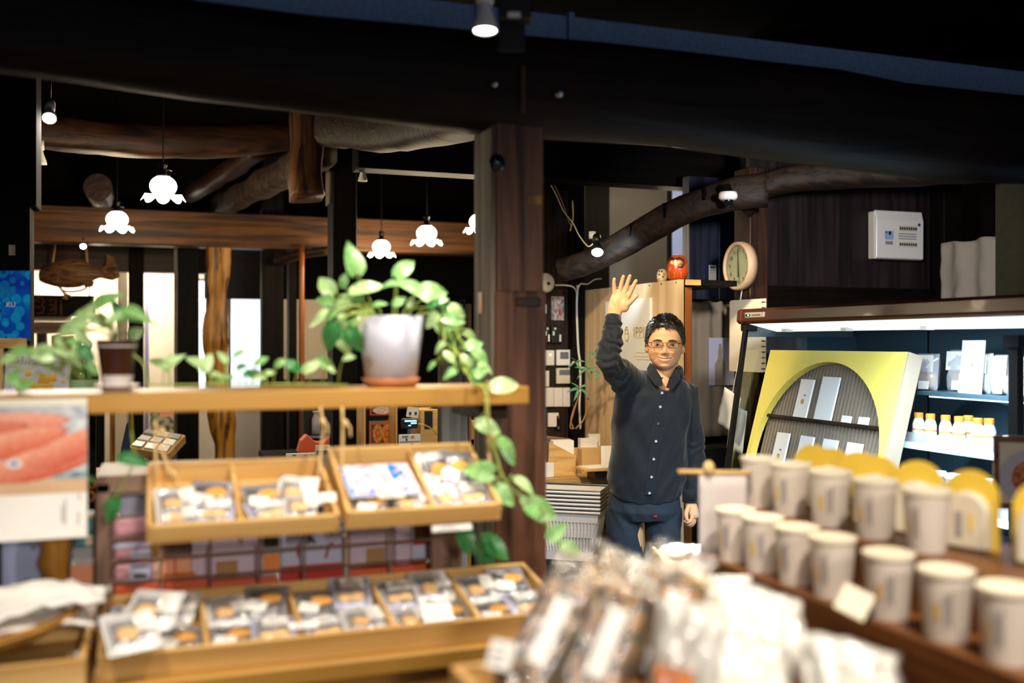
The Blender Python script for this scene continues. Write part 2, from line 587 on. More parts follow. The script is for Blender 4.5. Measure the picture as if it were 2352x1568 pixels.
def spline(pts, n=6):
    """Catmull-Rom through points."""
    p = [Vector(q) for q in pts]
    p = [p[0] * 2 - p[1]] + p + [p[-1] * 2 - p[-2]]
    out = []
    for i in range(1, len(p) - 2):
        for k in range(n):
            t = k / n
            out.append(.5 * ((2 * p[i]) + (p[i + 1] - p[i - 1]) * t + (2 * p[i - 1] - 5 * p[i] + 4 * p[i + 1] - p[i + 2]) * t * t
                             + (3 * p[i] - p[i - 1] - 3 * p[i + 1] + p[i + 2]) * t ** 3))
    out.append(p[-2])
    return out


def printed(name, M, w, h, nx, ny, fn, parent, mat='print', off=.0006, local=False, label=None):
    """flat print: dense grid in the x-y plane of frame M (x right, y up, z towards the viewer), coloured by fn(s, t)."""
    mb = MB(); mb.col = []
    for j in range(ny):
        for i in range(nx):
            s, t = i / (nx - 1), j / (ny - 1)
            mb.v.append(tuple(M @ Vector(((s - .5) * w, (t - .5) * h, off))))
            mb.col.append(fn(s, t))
    for j in range(ny - 1):
        for i in range(nx - 1):
            mb.f.append((j * nx + i, j * nx + i + 1, (j + 1) * nx + i + 1, (j + 1) * nx + i)); mb.fm.append(0)
    return part(name, mb, MAT[mat], parent, local=local, label=label)


def lettering(name, s, size, M, mat, parent, depth=.0004, local=False, align='CENTER', font_shear=0., spacing=1.):
    cu = bpy.data.curves.new(name, 'FONT')
    cu.body = s; cu.size = size; cu.align_x = align; cu.align_y = 'CENTER'; cu.extrude = depth; cu.space_character = spacing
    cu.resolution_u = 3
    t = bpy.data.objects.new(name, cu); COL.objects.link(t)
    dg = bpy.context.evaluated_depsgraph_get()
    me = bpy.data.meshes.new_from_object(t.evaluated_get(dg))
    bpy.data.objects.remove(t); bpy.data.curves.remove(cu)
    mb = MB()
    mb.add([M @ v.co for v in me.vertices], [tuple(p.vertices) for p in me.polygons])
    bpy.data.meshes.remove(me)
    return part(name, mb, MAT[mat], parent, local=local)


def mixc(a, b, t):
    t = max(0., min(1., t)); return tuple(x + (y - x) * t for x, y in zip(a, b))


def smooth(a, b, x):
    t = max(0., min(1., (x - a) / (b - a))) if a != b else float(x > a)
    return t * t * (3 - 2 * t)


def nz2(x, y, s=0.): return noise.noise(Vector((x, y, s)))
# ================================================================ the setting
def struct(name, mb, mat, label, cat, smooth=False, bevel=0, seg=1):
    return solid(name, mb, MAT[mat] if isinstance(mat, str) else mat, label, cat, kind='structure', smooth=smooth, bevel=bevel, seg=seg)


struct('floor', MB().box((-3.5, -1.6, -.1), (5, 10, 0)), 'floor_dark', 'dark brown shop floor under the display tables', 'floor')
struct('ceiling', MB().box((-3.5, -1.6, 3.1), (5, 10, 3.2)), 'ceiling_dark', 'black sooty ceiling above all the beams', 'ceiling')
struct('wall_left', MB().box((-3.5, -1.6, 0), (-3.4, 10, 3.1)), 'ceiling_dark', 'dark side wall beyond the blue poster', 'wall')
struct('wall_right', MB().box((4.6, -1.6, 0), (4.7, 10, 3.1)), 'ceiling_dark', 'dark side wall behind the refrigerated case', 'wall')
struct('wall_back', MB().box((-3.4, 8.8, 0), (1.2, 8.9, 2.42)), 'plaster_far', 'pale cream plaster wall at the far end of the back room', 'wall')
struct('trim_12', MB().box((-3.4, 7.5, 2.46), (1.2, 7.6, 3.1)), 'ceiling_dark', 'black boarding standing for the darkness above the amber beam', 'boarding')  # dark sheet put in where the upper background falls into darkness
w = struct('wall_inner', MB().box((.98, 7.9, 0), (4.6, 8.0, 3.1)), 'ceiling_dark', 'black wall standing in for darkness behind the dark post and pendant lamps', 'wall')  # black sheet put where this part of the room is only dark
part('panel', uvbox(MB(), 652, 752, 688, 872, 7.88, .02), MAT['plaster'], w, label='cream panel set into the black wall')
part('rail', uvbox(MB(), 640, 800, 870, 880, 7.86, .05), MAT['black'], w)
part('panel', uvbox(MB(), 700, 752, 880, 1000, 7.88, .02), MAT['plaster'], w)
struct('wall_far', MB().box((2.55, 6.0, 0), (4.6, 6.1, 3.1)), 'plaster_grey', 'grey plaster wall high behind the curved beam', 'wall')
# wall with the switches: two dark planks and a post
w = struct('wall_switch', MB().box((1.7, 5.14, 0), (2.257, 5.2, 3.1)), 'black_z', 'dark brown board wall carrying switches and thermostats', 'wall')
for i, (a, b) in enumerate(((1.7, 1.90), (1.903, 2.06), (2.063, 2.19))):
    part('plank', MB().box((a, 5.1, 0), (b, 5.14, 2.42)), MAT['old_z'], w, bevel=.003)
struct('pillar', MB().box((2.19, 5.03, 0), (2.262, 5.14, 3.1)), 'black_z', 'black corner post between switch wall and plywood partition', 'post', bevel=.004)
struct('pillar', MB().box((2.60, 5.80, 1.0), (2.78, 5.99, 3.1)), 'black_z', 'black post high behind the loose cables', 'post', bevel=.004)
# plank wall behind the case with the breaker box
w = struct('wall_side', MB().box((2.82, 4.31, 0), (4.02, 4.36, 3.1)), 'black_z', 'dark stained plank wall carrying the white breaker box', 'wall')
x = 2.82
for i, wd in enumerate((.17, .2, .18, .2, .19, .2)):
    part('plank', MB().box((x + .002, 4.28, 0), (min(x + wd, 4.0) - .0005, 4.31, 2.55)), MAT['darkwall_z'], w)
    x += wd
struct('pillar', MB().box((3.98, 4.2, 0), (4.1, 4.32, 3.1)), 'black_z', 'black corner post beside the white breaker box', 'post', bevel=.004)
struct('trim_1', MB().box((2.8, 4.26, 1.70), (3.98, 4.285, 1.862)), 'black_x', 'dark rail running along the plank wall above the case', 'rail')
# blue dark panelled door behind the short curtain
w = struct('door_1', MB().box((2.66, 4.62, 0), (3.56, 4.66, 2.45)), 'bluewall_z', 'dark blue boarded door behind the short brown curtain', 'door')
for i in range(5):
    part('plank', MB().box((2.66 + i * .18, 4.59, 0), (2.836 + i * .18, 4.62, 2.45)), MAT['bluewall_z'], w, bevel=.003)
w = struct('window_2', MB().box((3.30, 5.93, 1.4), (3.44, 5.99, 3.0)), 'black', 'narrow blue lit window beside the grey wall', 'window')
part('pane', MB().box((3.305, 5.92, 1.4), (3.435, 5.93, 3.0)), glow('window_blue', (.10, .28, .62), .55), w)
# plywood partition (faces -X) with its nail heads
pl = struct('wall_partition', MB().box((2.262, 3.99, 0), (2.285, 5.10, 1.862)), 'ply_z', 'pale plywood partition standing behind the waving man', 'partition', bevel=.001)
for i, yy in enumerate((4.02, 4.16, 4.28, 4.62, 4.9)):
    part('nail', MB().lathe([(.004, 0), (.004, .002)], 8, (2.262, yy, 1.85), M=Matrix.Rotation(-PI / 2, 3, 'Y')), MAT['black_metal'], pl)
struct('pillar', MB().box((2.297, 4.0, 0), (2.335, 4.09, 1.83)), 'bamboo_z', 'reddish brown post at the end of the plywood partition', 'post', bevel=.004)
w = thing('wall_shelf', 'short dark shelf behind the top of the plywood partition', 'shelf', (2.42, 4.1, 1.835))
part('board', MB().box((2.285, 3.98, 1.835), (2.56, 4.45, 1.862)), MAT['black_x'], w, bevel=.002)
part('edging', MB().box((2.286, 3.968, 1.836), (2.36, 3.98, 1.861)), MAT['pine_x'], w)

# ---- main pillar
pm = struct('pillar', MB().box((.82, 2.365, 0), (.948, 2.515, 2.14)), 'pillar_z', 'square brown pillar carrying the big front beam', 'pillar', bevel=.006, seg=2)
part('side_board', MB().box((.808, 2.37, 0), (.82, 2.515, 2.13)), MAT['grey_old_z'], pm, bevel=.003, label='weathered grey face of the pillar')
part('band', MB().box((.814, 2.357, 0), (.952, 2.366, PY(1190, 668, 2.36).z)), MAT['pillar_z'], pm, bevel=.004)
part('mortise', uvbox(MB(), 1186, 1243, 683, 704, 2.353, .01), MAT['old_z'], pm, bevel=.003)
part('mortise', uvbox(MB(), 1194, 1236, 688, 699, 2.352, .008), MAT['black'], pm)
part('mortise', MB().box((.805, 2.44, PX(1112, 720, .81).z), (.81, 2.475, PX(1112, 670, .81).z)), MAT['amber_z'], pm)  # amber light inside the hole is put into this wood colour
part('patch', uvbox(MB(), 1212, 1246, 447, 470, 2.362, .004), MAT['amber_z'], pm, bevel=.002)
k = PY(1142, 372, 2.36)
part('knot', MB().sphere(k + Vector((.004, .012, 0)), (.022, .016, .024), 14, 9), MAT['glass_dark'], pm, smooth=True)

# ---- big front beam
def tab_(x):
    t = [(-3, 2.268, .098), (-.5, 2.268, .098), (.4, 2.256, .110), (.85, 2.245, .122), (2., 2.228, .136), (6, 2.220, .138)]
    for p, q in zip(t, t[1:]):
        if x <= q[0]:
            k = (x - p[0]) / (q[0] - p[0]); return p[1] + (q[1] - p[1]) * k, p[2] + (q[2] - p[2]) * k
    return t[-1][1:]


pts = [(-2.4 + i * .25, 2.43 + .015 * math.sin(i * .7), tab_(-2.4 + i * .25)[0] + .006 * math.sin(i * .9 + .6)) for i in range(31)]
o = struct('beam', MB().tube(pts, .105, 22, rz=[tab_(p[0])[1] for p in pts], sq=3.2, nz=.012, seed=3.), 'sooty_x', 'huge sooty front beam resting on the square pillar', 'beam', smooth=True)
part('bolt', MB().lathe([(.012, 0), (.012, .008), (.006, .009), (.006, .02)], 10, PY(1282, 215, 2.318), M=Matrix.Rotation(PI / 2, 3, 'X')), MAT['steel'], o, smooth=True)
part('bolt', MB().lathe([(.009, 0), (.009, .006), (.004, .007), (.004, .016)], 10, PY(1135, 193, 2.318), M=Matrix.Rotation(PI / 2, 3, 'X')), MAT['steel'], o, smooth=True)
part('strap', uvbox(MB(), 1197, 1207, 150, 262, 2.312, .004), MAT['pillar_z'], o)
# ---- galvanised duct above it
d = struct('duct', MB().box((.1, 2.60, 2.29), (4.5, 2.92, 2.505)), 'galvanised', 'spangled galvanised duct above the big front beam', 'duct', bevel=.004)
for u in (1100, 1312):
    xx = PY(u, 60, 2.59).x
    part('flange', MB().box((xx - .008, 2.585, 2.285), (xx + .008, 2.93, 2.51)), MAT['galvanised'], d)
part('seal_strip', MB().box((PY(1320, 100, 2.58).x, 2.57, 2.374), (PY(1700, 100, 2.58).x, 2.60, 2.382)), MAT['ivory_plastic'], d)

# ---- beams of the back room
def logbeam(uvd, hw, hh, mat, label, n=14, sq=3.4, nz=.012, seed=0., name='beam', sm=True):
    pts = spline([P(*q) for q in uvd], 6)
    m = len(pts)
    f = lambda a: [a[0] + (a[1] - a[0]) * i / (m - 1) for i in range(m)] if isinstance(a, tuple) else [a] * m
    return struct(name, MB().tube(pts, f(hw), n, rz=f(hh), sq=sq, nz=nz, seed=seed), mat, label, 'beam', smooth=sm)


logbeam([(40, 296, 4.7), (200, 312, 4.9), (375, 325, 5.1), (560, 320, 5.3), (720, 306, 5.5)], .09, .084, 'amberdark_x', 'bowed reddish log beam behind the first pendant lamp', seed=1.)
logbeam([(745, 345, 5.2), (640, 405, 5.9), (560, 447, 6.6), (500, 478, 7.2)], .07, .075, 'grey_old_x', 'worn grey log running back from the hewn beam end', seed=2., nz=.02)
logbeam([(700, 255, 5.05), (705, 330, 5.05), (700, 400, 5.02), (706, 455, 5.0)], (.07, .085), (.11, .075), 'amberdark_z', 'hewn hanging beam end with a brown cut face', seed=4., sq=4.5, nz=.012)
logbeam([(760, 285, 4.9), (880, 300, 4.4), (1000, 285, 3.9), (1130, 262, 3.3)], .09, (.11, .06), 'beam_x', 'slanting timber with a pale edge behind the front beam', seed=5., nz=.015)
logbeam([(600, 340, 5.6), (520, 395, 6.2), (430, 450, 7.0)], .06, .05, 'old_x', 'slim dark timber running back above the pendant lamp', seed=6.)
struct('beam', MB().box((.95, 4.8, 2.425), (3.6, 4.95, 2.64)), 'black_x', 'straight black beam crossing behind the pillar', 'beam', bevel=.006)
struct('beam', MB().box((-2.2, 6.98, 2.216), (2.3, 7.16, 2.45)), 'amber_x', 'straight amber beam behind the row of pendant lamps', 'beam', bevel=.008, seg=2)
b = struct('beam', MB().box((-2.2, 7.95, 2.10), (.55, 8.1, 2.30)), 'old_x', 'dark lower tie beam behind the carved wooden fish', 'beam', bevel=.006)
c = P(225, 430, 6.35)
o = struct('beam', MB().tube([c, c + Vector((0, .3, 0)), c + Vector((0, .9, 0))], .085, 20, nz=.006), 'old_y', 'round log end above the hanging wooden fish', 'beam', smooth=False)
cb = logbeam([(1290, 622, 5.0), (1340, 606, 4.95), (1400, 577, 4.88), (1450, 548, 4.82), (1500, 520, 4.75), (1560, 488, 4.68), (1620, 464, 4.62), (1680, 446, 4.58), (1760, 436, 4.55)], .06, (.055, .076),
             'beam_x', 'curved dark beam arching over the plywood partition', seed=7., nz=.008)
for (u, v, h) in ((1447, 530, 30), (1523, 486, 34), (1614, 448, 28)):
    c = P(u, v, {1447: 4.80, 1523: 4.70, 1614: 4.60}[u])
    part('mortise', MB().cbox(c, (.012, .10, h / 490.), Matrix.Rotation(-YAW, 3, 'Z')), MAT['ceiling_dark'], cb)
logbeam([(1700, 475, 4.75), (1760, 425, 4.7), (1900, 405, 4.65), (2150, 395, 4.6), (2330, 385, 4.6)], .07, (.06, .055), 'beam_x', 'heavy dark beam running above the breaker box', seed=8., nz=.01)
struct('pillar', MB().box((PY(765, 784, 5.6).x, 5.6, 0), (PY(820, 784, 5.6).x, 5.79, 2.9)), 'black_z', 'dark square post between the two pairs of pendant lamps', 'post', bevel=.005)
struct('trim_2', uvboxX(MB(), 748, 757, 262, 470, PY(765, 784, 5.6).x - .012, .01), 'grey_old_z', 'thin pale angle strip fixed to the dark square post', 'strip')
# curvy amber post under the amber beam
pts = spline([PY(500, v, 7.08) + Vector((dx, 0, 0)) for v, dx in ((520, 0), (600, .01), (680, 0), (760, -.02), (830, -.01), (900, .0), (980, .03), (1060, .05), (1250, .06), (1500, .06))], 5)
struct('pillar', MB().tube(pts, [.075 + .012 * math.sin(i * .5) for i in range(len(pts))], 18, sq=3., nz=.02, seed=9.), 'amber_z', 'gnarled amber log post under the amber beam', 'post', smooth=True)
for (u0, u1, Y, lab) in ((295, 330, 7.9, 'dark post behind the brown flower pot'), (408, 457, 7.3, 'wide black post beside the gnarled amber post'),
                         (602, 652, 7.2, 'black post beside the bright window'), (664, 682, 7.5, 'slim black post beside the bamboo pole')):
    struct('pillar', MB().box((PY(u0, 784, Y).x, Y, 0), (PY(u1, 784, Y).x, Y + .14, 2.9 if u0 != 408 else 2.3)), 'black_z', lab, 'post', bevel=.004)
struct('trim_3', MB().box((PY(400, 784, 7.32).x, 7.32, 0), (PY(407, 784, 7.32).x, 7.36, 2.3)), 'grey_old_z', 'thin grey strip along the wide black post', 'strip')
struct('trim_4', MB().box((PY(270, 784, 8.2).x, 8.2, 0), (PY(293, 784, 8.2).x, 8.3, 2.9)), 'plaster_far', 'white square post behind the carved fish tail', 'post')
struct('trim_5', MB().box((PY(332, 784, 8.4).x, 8.4, 0), (PY(342, 784, 8.4).x, 8.5, 2.15)), 'lavender', 'thin lavender jamb beside the cream wall panel', 'jamb')
o = struct('pillar', MB().tube([PY(693, v, 6.9) for v in (560, 620, 700, 715, 760, 820, 835, 900, 1000, 1100)], [.019, .019, .019, .022, .019, .019, .022, .019, .019, .019], 12), 'bamboo_z',
           'slender brown bamboo pole beside the dark square post', 'pole', smooth=True)
# window and dark lintel
w = struct('window_1', uvbox(MB(), 526, 604, 676, 912, 8.75, .04), 'black', 'bright window glowing pale blue behind the gnarled post', 'window')
part('pane', uvbox(MB(), 531, 600, 686, 905, 8.73, .02), MAT['window_day'], w)
w = struct('window_3', uvbox(MB(), 453, 474, 640, 912, 8.75, .04), 'black', 'narrow bright window slit beside the wide black post', 'window')
part('pane', uvbox(MB(), 455, 472, 645, 905, 8.73, .02), MAT['window_day'], w)
struct('trim_6', uvbox(MB(), 470, 640, 540, 686, 8.55, .08), 'black_x', 'black boarding above the bright window', 'boarding')
logbeam([(640, 600, 7.0), (690, 584, 6.9), (760, 575, 6.8)], .05, .03, 'old_x', 'short curved brace under the amber beam', seed=12., nz=.008)
# post at the near edge of the picture and its upper casing
xr = PY(68, 784, 3.87).x
lp = struct('pillar', MB().box((xr - .45, 3.87, 0), (xr, 4.02, 2.9)), 'ceiling_dark', 'dark post behind the blue bubble poster', 'post', bevel=.004)
part('casing', MB().box((xr - .46, 3.85, PY(40, 470, 3.85).z), (PY(83, 784, 3.85).x, 4.03, 2.9)), MAT['ceiling_dark'], lp, bevel=.004)
part('tag', uvbox(MB(), 20, 35, 562, 586, 3.862, .008), MAT['amber_z'], lp)
# white air conditioner tail and sign area of the back room
struct('trim_7', uvbox(MB(), 75, 165, 727, 738, 8.0, .03), 'plaster_far', 'thin white ledge under the carved signboard', 'ledge')
struct('trim_8', uvbox(MB(), 72, 192, 739, 766, 7.98, .05), 'frame_x', 'brown rail under the thin white ledge', 'rail')
struct('pillar', uvbox(MB(), 84, 106, 766, 1100, 7.97, .1), 'old_z', 'short dark post below the brown rail', 'post')
struct('trim_9', uvbox(MB(), 118, 170, 770, 1000, 8.2, .04), 'amber_z', 'amber board behind the short dark post', 'board')
struct('trim_10', uvbox(MB(), 205, 240, 940, 1100, 7.4, .04), 'black_z', 'black board under the shelf beside the fish poster', 'board')
struct('trim_11', uvbox(MB(), 252, 264, 940, 1080, 7.35, .04), 'amber_z', 'amber upright under the shelf', 'upright')
# ================================================================ hanging shelf, plants, trays, table
# ---- shelf board
sh = thing('hanging_shelf', 'long honey brown shelf board carrying the potted plants', 'shelf', (0, 2.1, 1.4454))
part('board', MB().box((-.9, 2.0, 1.4454), (.768, 2.2, 1.4835)), MAT['board_x'], sh, bevel=.003, seg=2)
part('bracket', MB().box((.70, 2.13, 1.405), (.765, 2.36, 1.4454)), MAT['grey_old_x'], sh, bevel=.002)
part('bracket', MB().box((.765, 2.30, 1.36), (.81, 2.364, 1.44)), MAT['grey_old_x'], sh, bevel=.002)
part('bracket', MB().box((-.8, 2.05, 0), (-.74, 2.15, 1.4454)), MAT['old_z'], sh, bevel=.002)


# ---- leaves
def leafmesh(name, L, Wd, fold, droop, curl, mat):
    def fn(a, b):
        x = a * 2 - 1; t = b
        w = Wd / 2 * 2.05 * (t + .015) ** .5 * (1 - t) ** .95 * 1.12
        y = L * (t - .16 * abs(x) ** 1.5 * (1 - t) ** 2)
        return (x * w, y, fold * abs(x) * w - droop * t * t * L + curl * L * math.sin(t * 5 + x) * .1)
    return mesh(name, MB().grid(fn, 7, 9), MAT[mat], True)


LEAF = {}
for kmat in ('leaf', 'leaf_dark', 'leaf_pale', 'leaf_money'):
    LEAF[kmat] = [leafmesh('leaf', 1., .68, .35, .10, .5, kmat), leafmesh('leaf', 1., .56, .7, .28, .3, kmat), leafmesh('leaf', 1., .72, .2, .02, .8, kmat)]
LEAF['leaf_money'] = [leafmesh('leaf', 1., .30, .3, .15, .3, 'leaf_money'), leafmesh('leaf', 1., .26, .3, .3, .3, 'leaf_money')]


def put_leaf(root, base, tip, mat='leaf', roll=None, dz=None, wide=1.):
    base = Vector(base); tip = Vector(tip)
    y = (tip - base)
    L = y.length
    dd = random.uniform(-.5, .25) * L if dz is None else dz * L
    y = (y - FW * dd).normalized()
    n = (-FW * .8 + Vector((0, 0, .6)) + RT * random.uniform(-.5, .5) + Vector((0, 0, random.uniform(-.4, .3))))
    if roll is not None: n = -FW + RT * roll + Vector((0, 0, .25))
    n = (n - y * n.dot(y)).normalized()
    x = y.cross(n)
    M = Matrix((x * L * 1.12 * wide, y * L * 1.12, n * L * 1.12)).transposed().to_4x4(); M.translation = base
    o = bpy.data.objects.new('leaf', random.choice(LEAF[mat])); COL.objects.link(o)
    o.parent = root
    o.matrix_local = RM[root.name].inverted() @ M
    return o


def leaves(root, lst, d, stemr=.0016, hub=None, mats=('leaf', 'leaf', 'leaf_pale'), jit=.03):
    for q in lst:
        (u0, v0, u1, v1) = q[:4]
        m = q[4] if len(q) > 4 else random.choice(mats)
        dd = (q[5] if len(q) > 5 else d) + random.uniform(-jit, jit)
        b, t = P(u0, v0, dd), P(u1, v1, dd)
        put_leaf(root, b, t, m)
        if hub is not None:
            h = hub(b) if callable(hub) else Vector(hub)
            mid = (b + h) / 2 + Vector((0, 0, .015))
            part('petiole', MB().tube(bez(h, h + (mid - h) * .6 + Vector((0, 0, .02)), mid, b, 6), stemr, 5), MAT['stem'], root, smooth=True)


# ---- white pot
pc = PY(898, 784, 2.1); pc.z = 1.4835
wp = thing('potted_pothos', 'trailing pothos in a white pot on a terracotta saucer', 'plant', pc)
part('saucer', MB().lathe([(.052, 0), (.062, .018), (.060, .019), (.052, .006), (.0, .005)], 32, pc), MAT['terracotta'], wp, smooth=True)
part('pot', MB().lathe([(.0, .006), (.053, .006), (.0725, .150), (.069, .151), (.066, .135), (.0, .13)], 40, pc), MAT['ceramic_white'], wp, smooth=True)
part('soil', MB().lathe([(.0, .134), (.066, .132)], 24, pc, cap=False), MAT['soil'], wp)
hubc = pc + Vector((0, 0, .135))


def hub1(b):
    q = b - hubc; q.z = 0
    return hubc + q * min(1., .035 / max(q.length, .01))


A = 'leaf_pale'; B = 'leaf_dark'; L_ = 'leaf'
leaves(wp, [(817, 625, 801, 559, L_), (911, 633, 948, 598, L_), (766, 673, 728, 635, A), (788, 658, 794, 628, L_), (812, 676, 876, 648, A), (909, 653, 876, 656, L_),
            (960, 673, 911, 640, L_), (962, 673, 1026, 668, L_), (978, 684, 1026, 686, A), (763, 694, 719, 684, L_), (804, 694, 738, 714, A), (753, 719, 717, 747, A),
            (779, 730, 796, 716, A), (942, 706, 947, 680, A), (860, 704, 886, 694, L_), (905, 700, 930, 684, L_), (830, 690, 800, 668, L_), (985, 705, 1010, 688, B)], 2.10, hub=hub1)
left_c = P(790, 760, 2.06)
leaves(wp, [(766, 742, 750, 803, B), (799, 758, 829, 806, B), (784, 781, 803, 816, A), (778, 735, 790, 772, A), (800, 740, 775, 760, L_), (812, 735, 818, 762, L_), (770, 715, 745, 735, L_),
            (790, 770, 766, 792, A), (806, 790, 790, 812, L_)], 2.05, hub=lambda b: hubc + (b - hubc) * .35 + Vector((0, 0, .01)))
leaves(wp, [(1034, 704, 1064, 726, A), (1021, 730, 1064, 737, L_), (1005, 722, 977, 752, A), (1067, 763, 1097, 783, A), (1039, 776, 1060, 808, B), (1021, 788, 999, 808, A),
            (1085, 806, 1119, 829, L_), (1097, 839, 1133, 852, A), (1077, 852, 1113, 880, B), (998, 832, 984, 848, L_), (1060, 820, 1087, 838, A), (1072, 798, 1107, 786, L_),
            (1030, 745, 1058, 758, L_), (1015, 760, 1040, 752, L_), (1050, 790, 1030, 812, L_), (1020, 812, 1045, 830, A), (1040, 835, 1062, 850, L_), (1065, 830, 1090, 822, L_),
            (1010, 700, 1035, 715, B), (1000, 745, 1022, 772, A), (1045, 850, 1020, 868, L_), (1090, 862, 1120, 845, L_)], 2.12,
       hub=lambda b: P(1035 + random.uniform(-25, 25), 800 + random.uniform(-50, 40), 2.14), jit=.05)
part('stem', MB().tube(spline([hubc + RT * .04, P(985, 705, 2.12), P(1025, 760, 2.13), P(1060, 830, 2.13), P(1085, 878, 2.06)], 6), .0022, 6), MAT['stem'], wp, smooth=True)
part('stem', MB().tube(spline([hubc + RT * .04, P(990, 720, 2.16), P(1040, 790, 2.16), P(1070, 860, 2.1)], 6), .0020, 6), MAT['stem'], wp, smooth=True)
vm = MB()
# vine that falls over the board end and hangs down
vine = [P(1085, 880, 2.06), P(1108, 888, 2.02), P(1118, 912, 1.985), P(1122, 985, 1.99), P(1140, 1045, 2.0), P(1158, 1100, 2.0), P(1205, 1152, 2.02), P(1252, 1205, 2.05), P(1282, 1245, 2.07), P(1310, 1275, 2.08)]
vm.tube(spline(vine, 6), .0028, 6)
part('stem', vm, MAT['stem'], wp, smooth=True)
leaves(wp, [(1131, 893, 1189, 881, A), (1098, 972, 1146, 992, A), (1143, 1016, 1189, 1069, L_), (1131, 1087, 1062, 1078, L_), (1182, 1103, 1226, 1126, A), (1138, 1118, 1178, 1156, L_),
            (1208, 1162, 1284, 1190, L_), (1262, 1236, 1298, 1205, L_), (1290, 1255, 1334, 1267, L_), (1255, 1180, 1235, 1200, A), (1196, 1146, 1222, 1176, A)], 2.0,
       hub=lambda b: min(spline(vine, 4), key=lambda q: (q - b).length), jit=.01)
leaves(wp, [(1060, 1206, 1078, 1268, B), (1108, 1238, 1166, 1275, B), (1105, 1275, 1135, 1294, B), (1090, 1260, 1110, 1292, B)], 2.06,
       hub=lambda b: P(1085, 1275, 2.08), jit=.01)

# ---- brown pot
bc = PY(268, 784, 2.1); bc.z = 1.4835
bp = thing('potted_pothos', 'small pothos in a dark brown glazed pot with a white rim line', 'plant', bc)
part('saucer', MB().lathe([(.026, 0), (.030, .006), (.043, .011), (.042, .013), (.0, .009)], 28, bc), MAT['glaze_white'], bp, smooth=True)
part('pot', MB().lathe([(.0, .012), (.027, .012), (.031, .045), (.0375, .096), (.039, .10), (.036, .10), (.034, .09), (.0, .088)], 32, bc), MAT['brown_glaze'], bp, smooth=True)
part('glaze_band', MB().lathe([(.0372, .086), (.0383, .0895)], 32, bc, cap=False), MAT['glaze_white'], bp, smooth=True)
part('glaze_foot', MB().lathe([(.0276, .012), (.0305, .028), (.0312, .031)], 32, bc, cap=False), MAT['glaze_white'], bp, smooth=True)
part('soil', MB().lathe([(.0, .092), (.034, .091)], 20, bc, cap=False), MAT['soil'], bp)
hb = bc + Vector((0, 0, .092))
leaves(bp, [(222, 708, 275, 672, L_), (278, 725, 262, 690, B), (215, 718, 165, 716, A), (212, 728, 255, 750, A), (258, 742, 342, 722, L_), (200, 738, 136, 768, A), (172, 755, 203, 738, B),
            (140, 770, 117, 800, A), (180, 760, 208, 790, A), (225, 745, 205, 730, A), (290, 712, 338, 726, L_), (296, 772, 330, 757, A)], 1.93, hub=hb + Vector((0, 0, 0)))
leaves(bp, [(163, 806, 186, 842, A), (120, 815, 60, 805, A), (62, 810, 22, 802, L_), (130, 800, 160, 815, A), (185, 800, 215, 826, B), (150, 830, 120, 860, L_), (100, 830, 128, 850, A),
            (30, 840, 0, 850, L_), (20, 865, 60, 890, L_), (45, 850, 15, 880, A), (70, 880, 40, 900, L_), (200, 835, 220, 860, L_), (90, 815, 110, 790, L_), (0, 830, 40, 820, A),
            (130, 780, 150, 800, A), (160, 780, 185, 800, L_)], 1.88, hub=lambda b: P(150 + random.uniform(-60, 40), 850 + random.uniform(-20, 30), 1.9))
# vine along the board
bv = [P(345, 882, 1.96), P(420, 884, 1.98), P(500, 882, 2.0), P(580, 882, 2.02), P(660, 882, 2.05), P(740, 882, 2.08), P(800, 884, 2.1)]
part('stem', MB().tube(spline([hb, P(325, 830, 1.95), P(338, 868, 1.96)] + bv, 6), .0022, 6), MAT['stem'], bp, smooth=True)
leaves(bp, [(386, 846, 343, 822, A), (384, 850, 414, 812, A), (380, 840, 392, 808, A), (462, 838, 428, 820, A), (466, 850, 482, 812, A), (520, 832, 500, 806, A), (540, 818, 560, 800, L_),
            (478, 862, 508, 858, A), (495, 876, 530, 862, L_), (545, 845, 566, 838, B), (560, 862, 588, 852, B), (588, 838, 612, 820, L_), (575, 858, 610, 866, A), (608, 860, 632, 852, A),
            (634, 840, 658, 826, L_), (660, 836, 694, 852, B), (700, 852, 732, 832, A), (730, 825, 768, 848, L_), (755, 845, 770, 855, A), (790, 825, 815, 818, A)], 2.03,
       hub=lambda b: min(spline(bv, 5), key=lambda q: (q - b - Vector((0, 0, -.0))).length))
# a dark leaf pair hanging under the shelf
hv = [P(300, 945, 1.92), P(303, 1000, 1.9), P(308, 1060, 1.9), P(275, 1120, 1.9), P(262, 1150, 1.9)]
part('stem', MB().tube(spline(hv, 6), .0016, 6), MAT['stem'], bp, smooth=True)
leaves(bp, [(276, 1055, 334, 1060, B), (268, 1148, 244, 1198, B), (205, 1095, 218, 1108, B)], 1.89)

# ---- fish photo poster on the board front
pz0, pz1 = 1.222, 1.476
xr = PY(200, 784, 1.985).x
po = thing('fish_poster', 'hanging card with a photo of red fish over blank white paper', 'poster', (xr - .14, 1.985, pz0))
part('card', MB().box((xr - .28, 1.984, pz0), (xr, 1.988, pz1)), MAT['white_paper'], po)


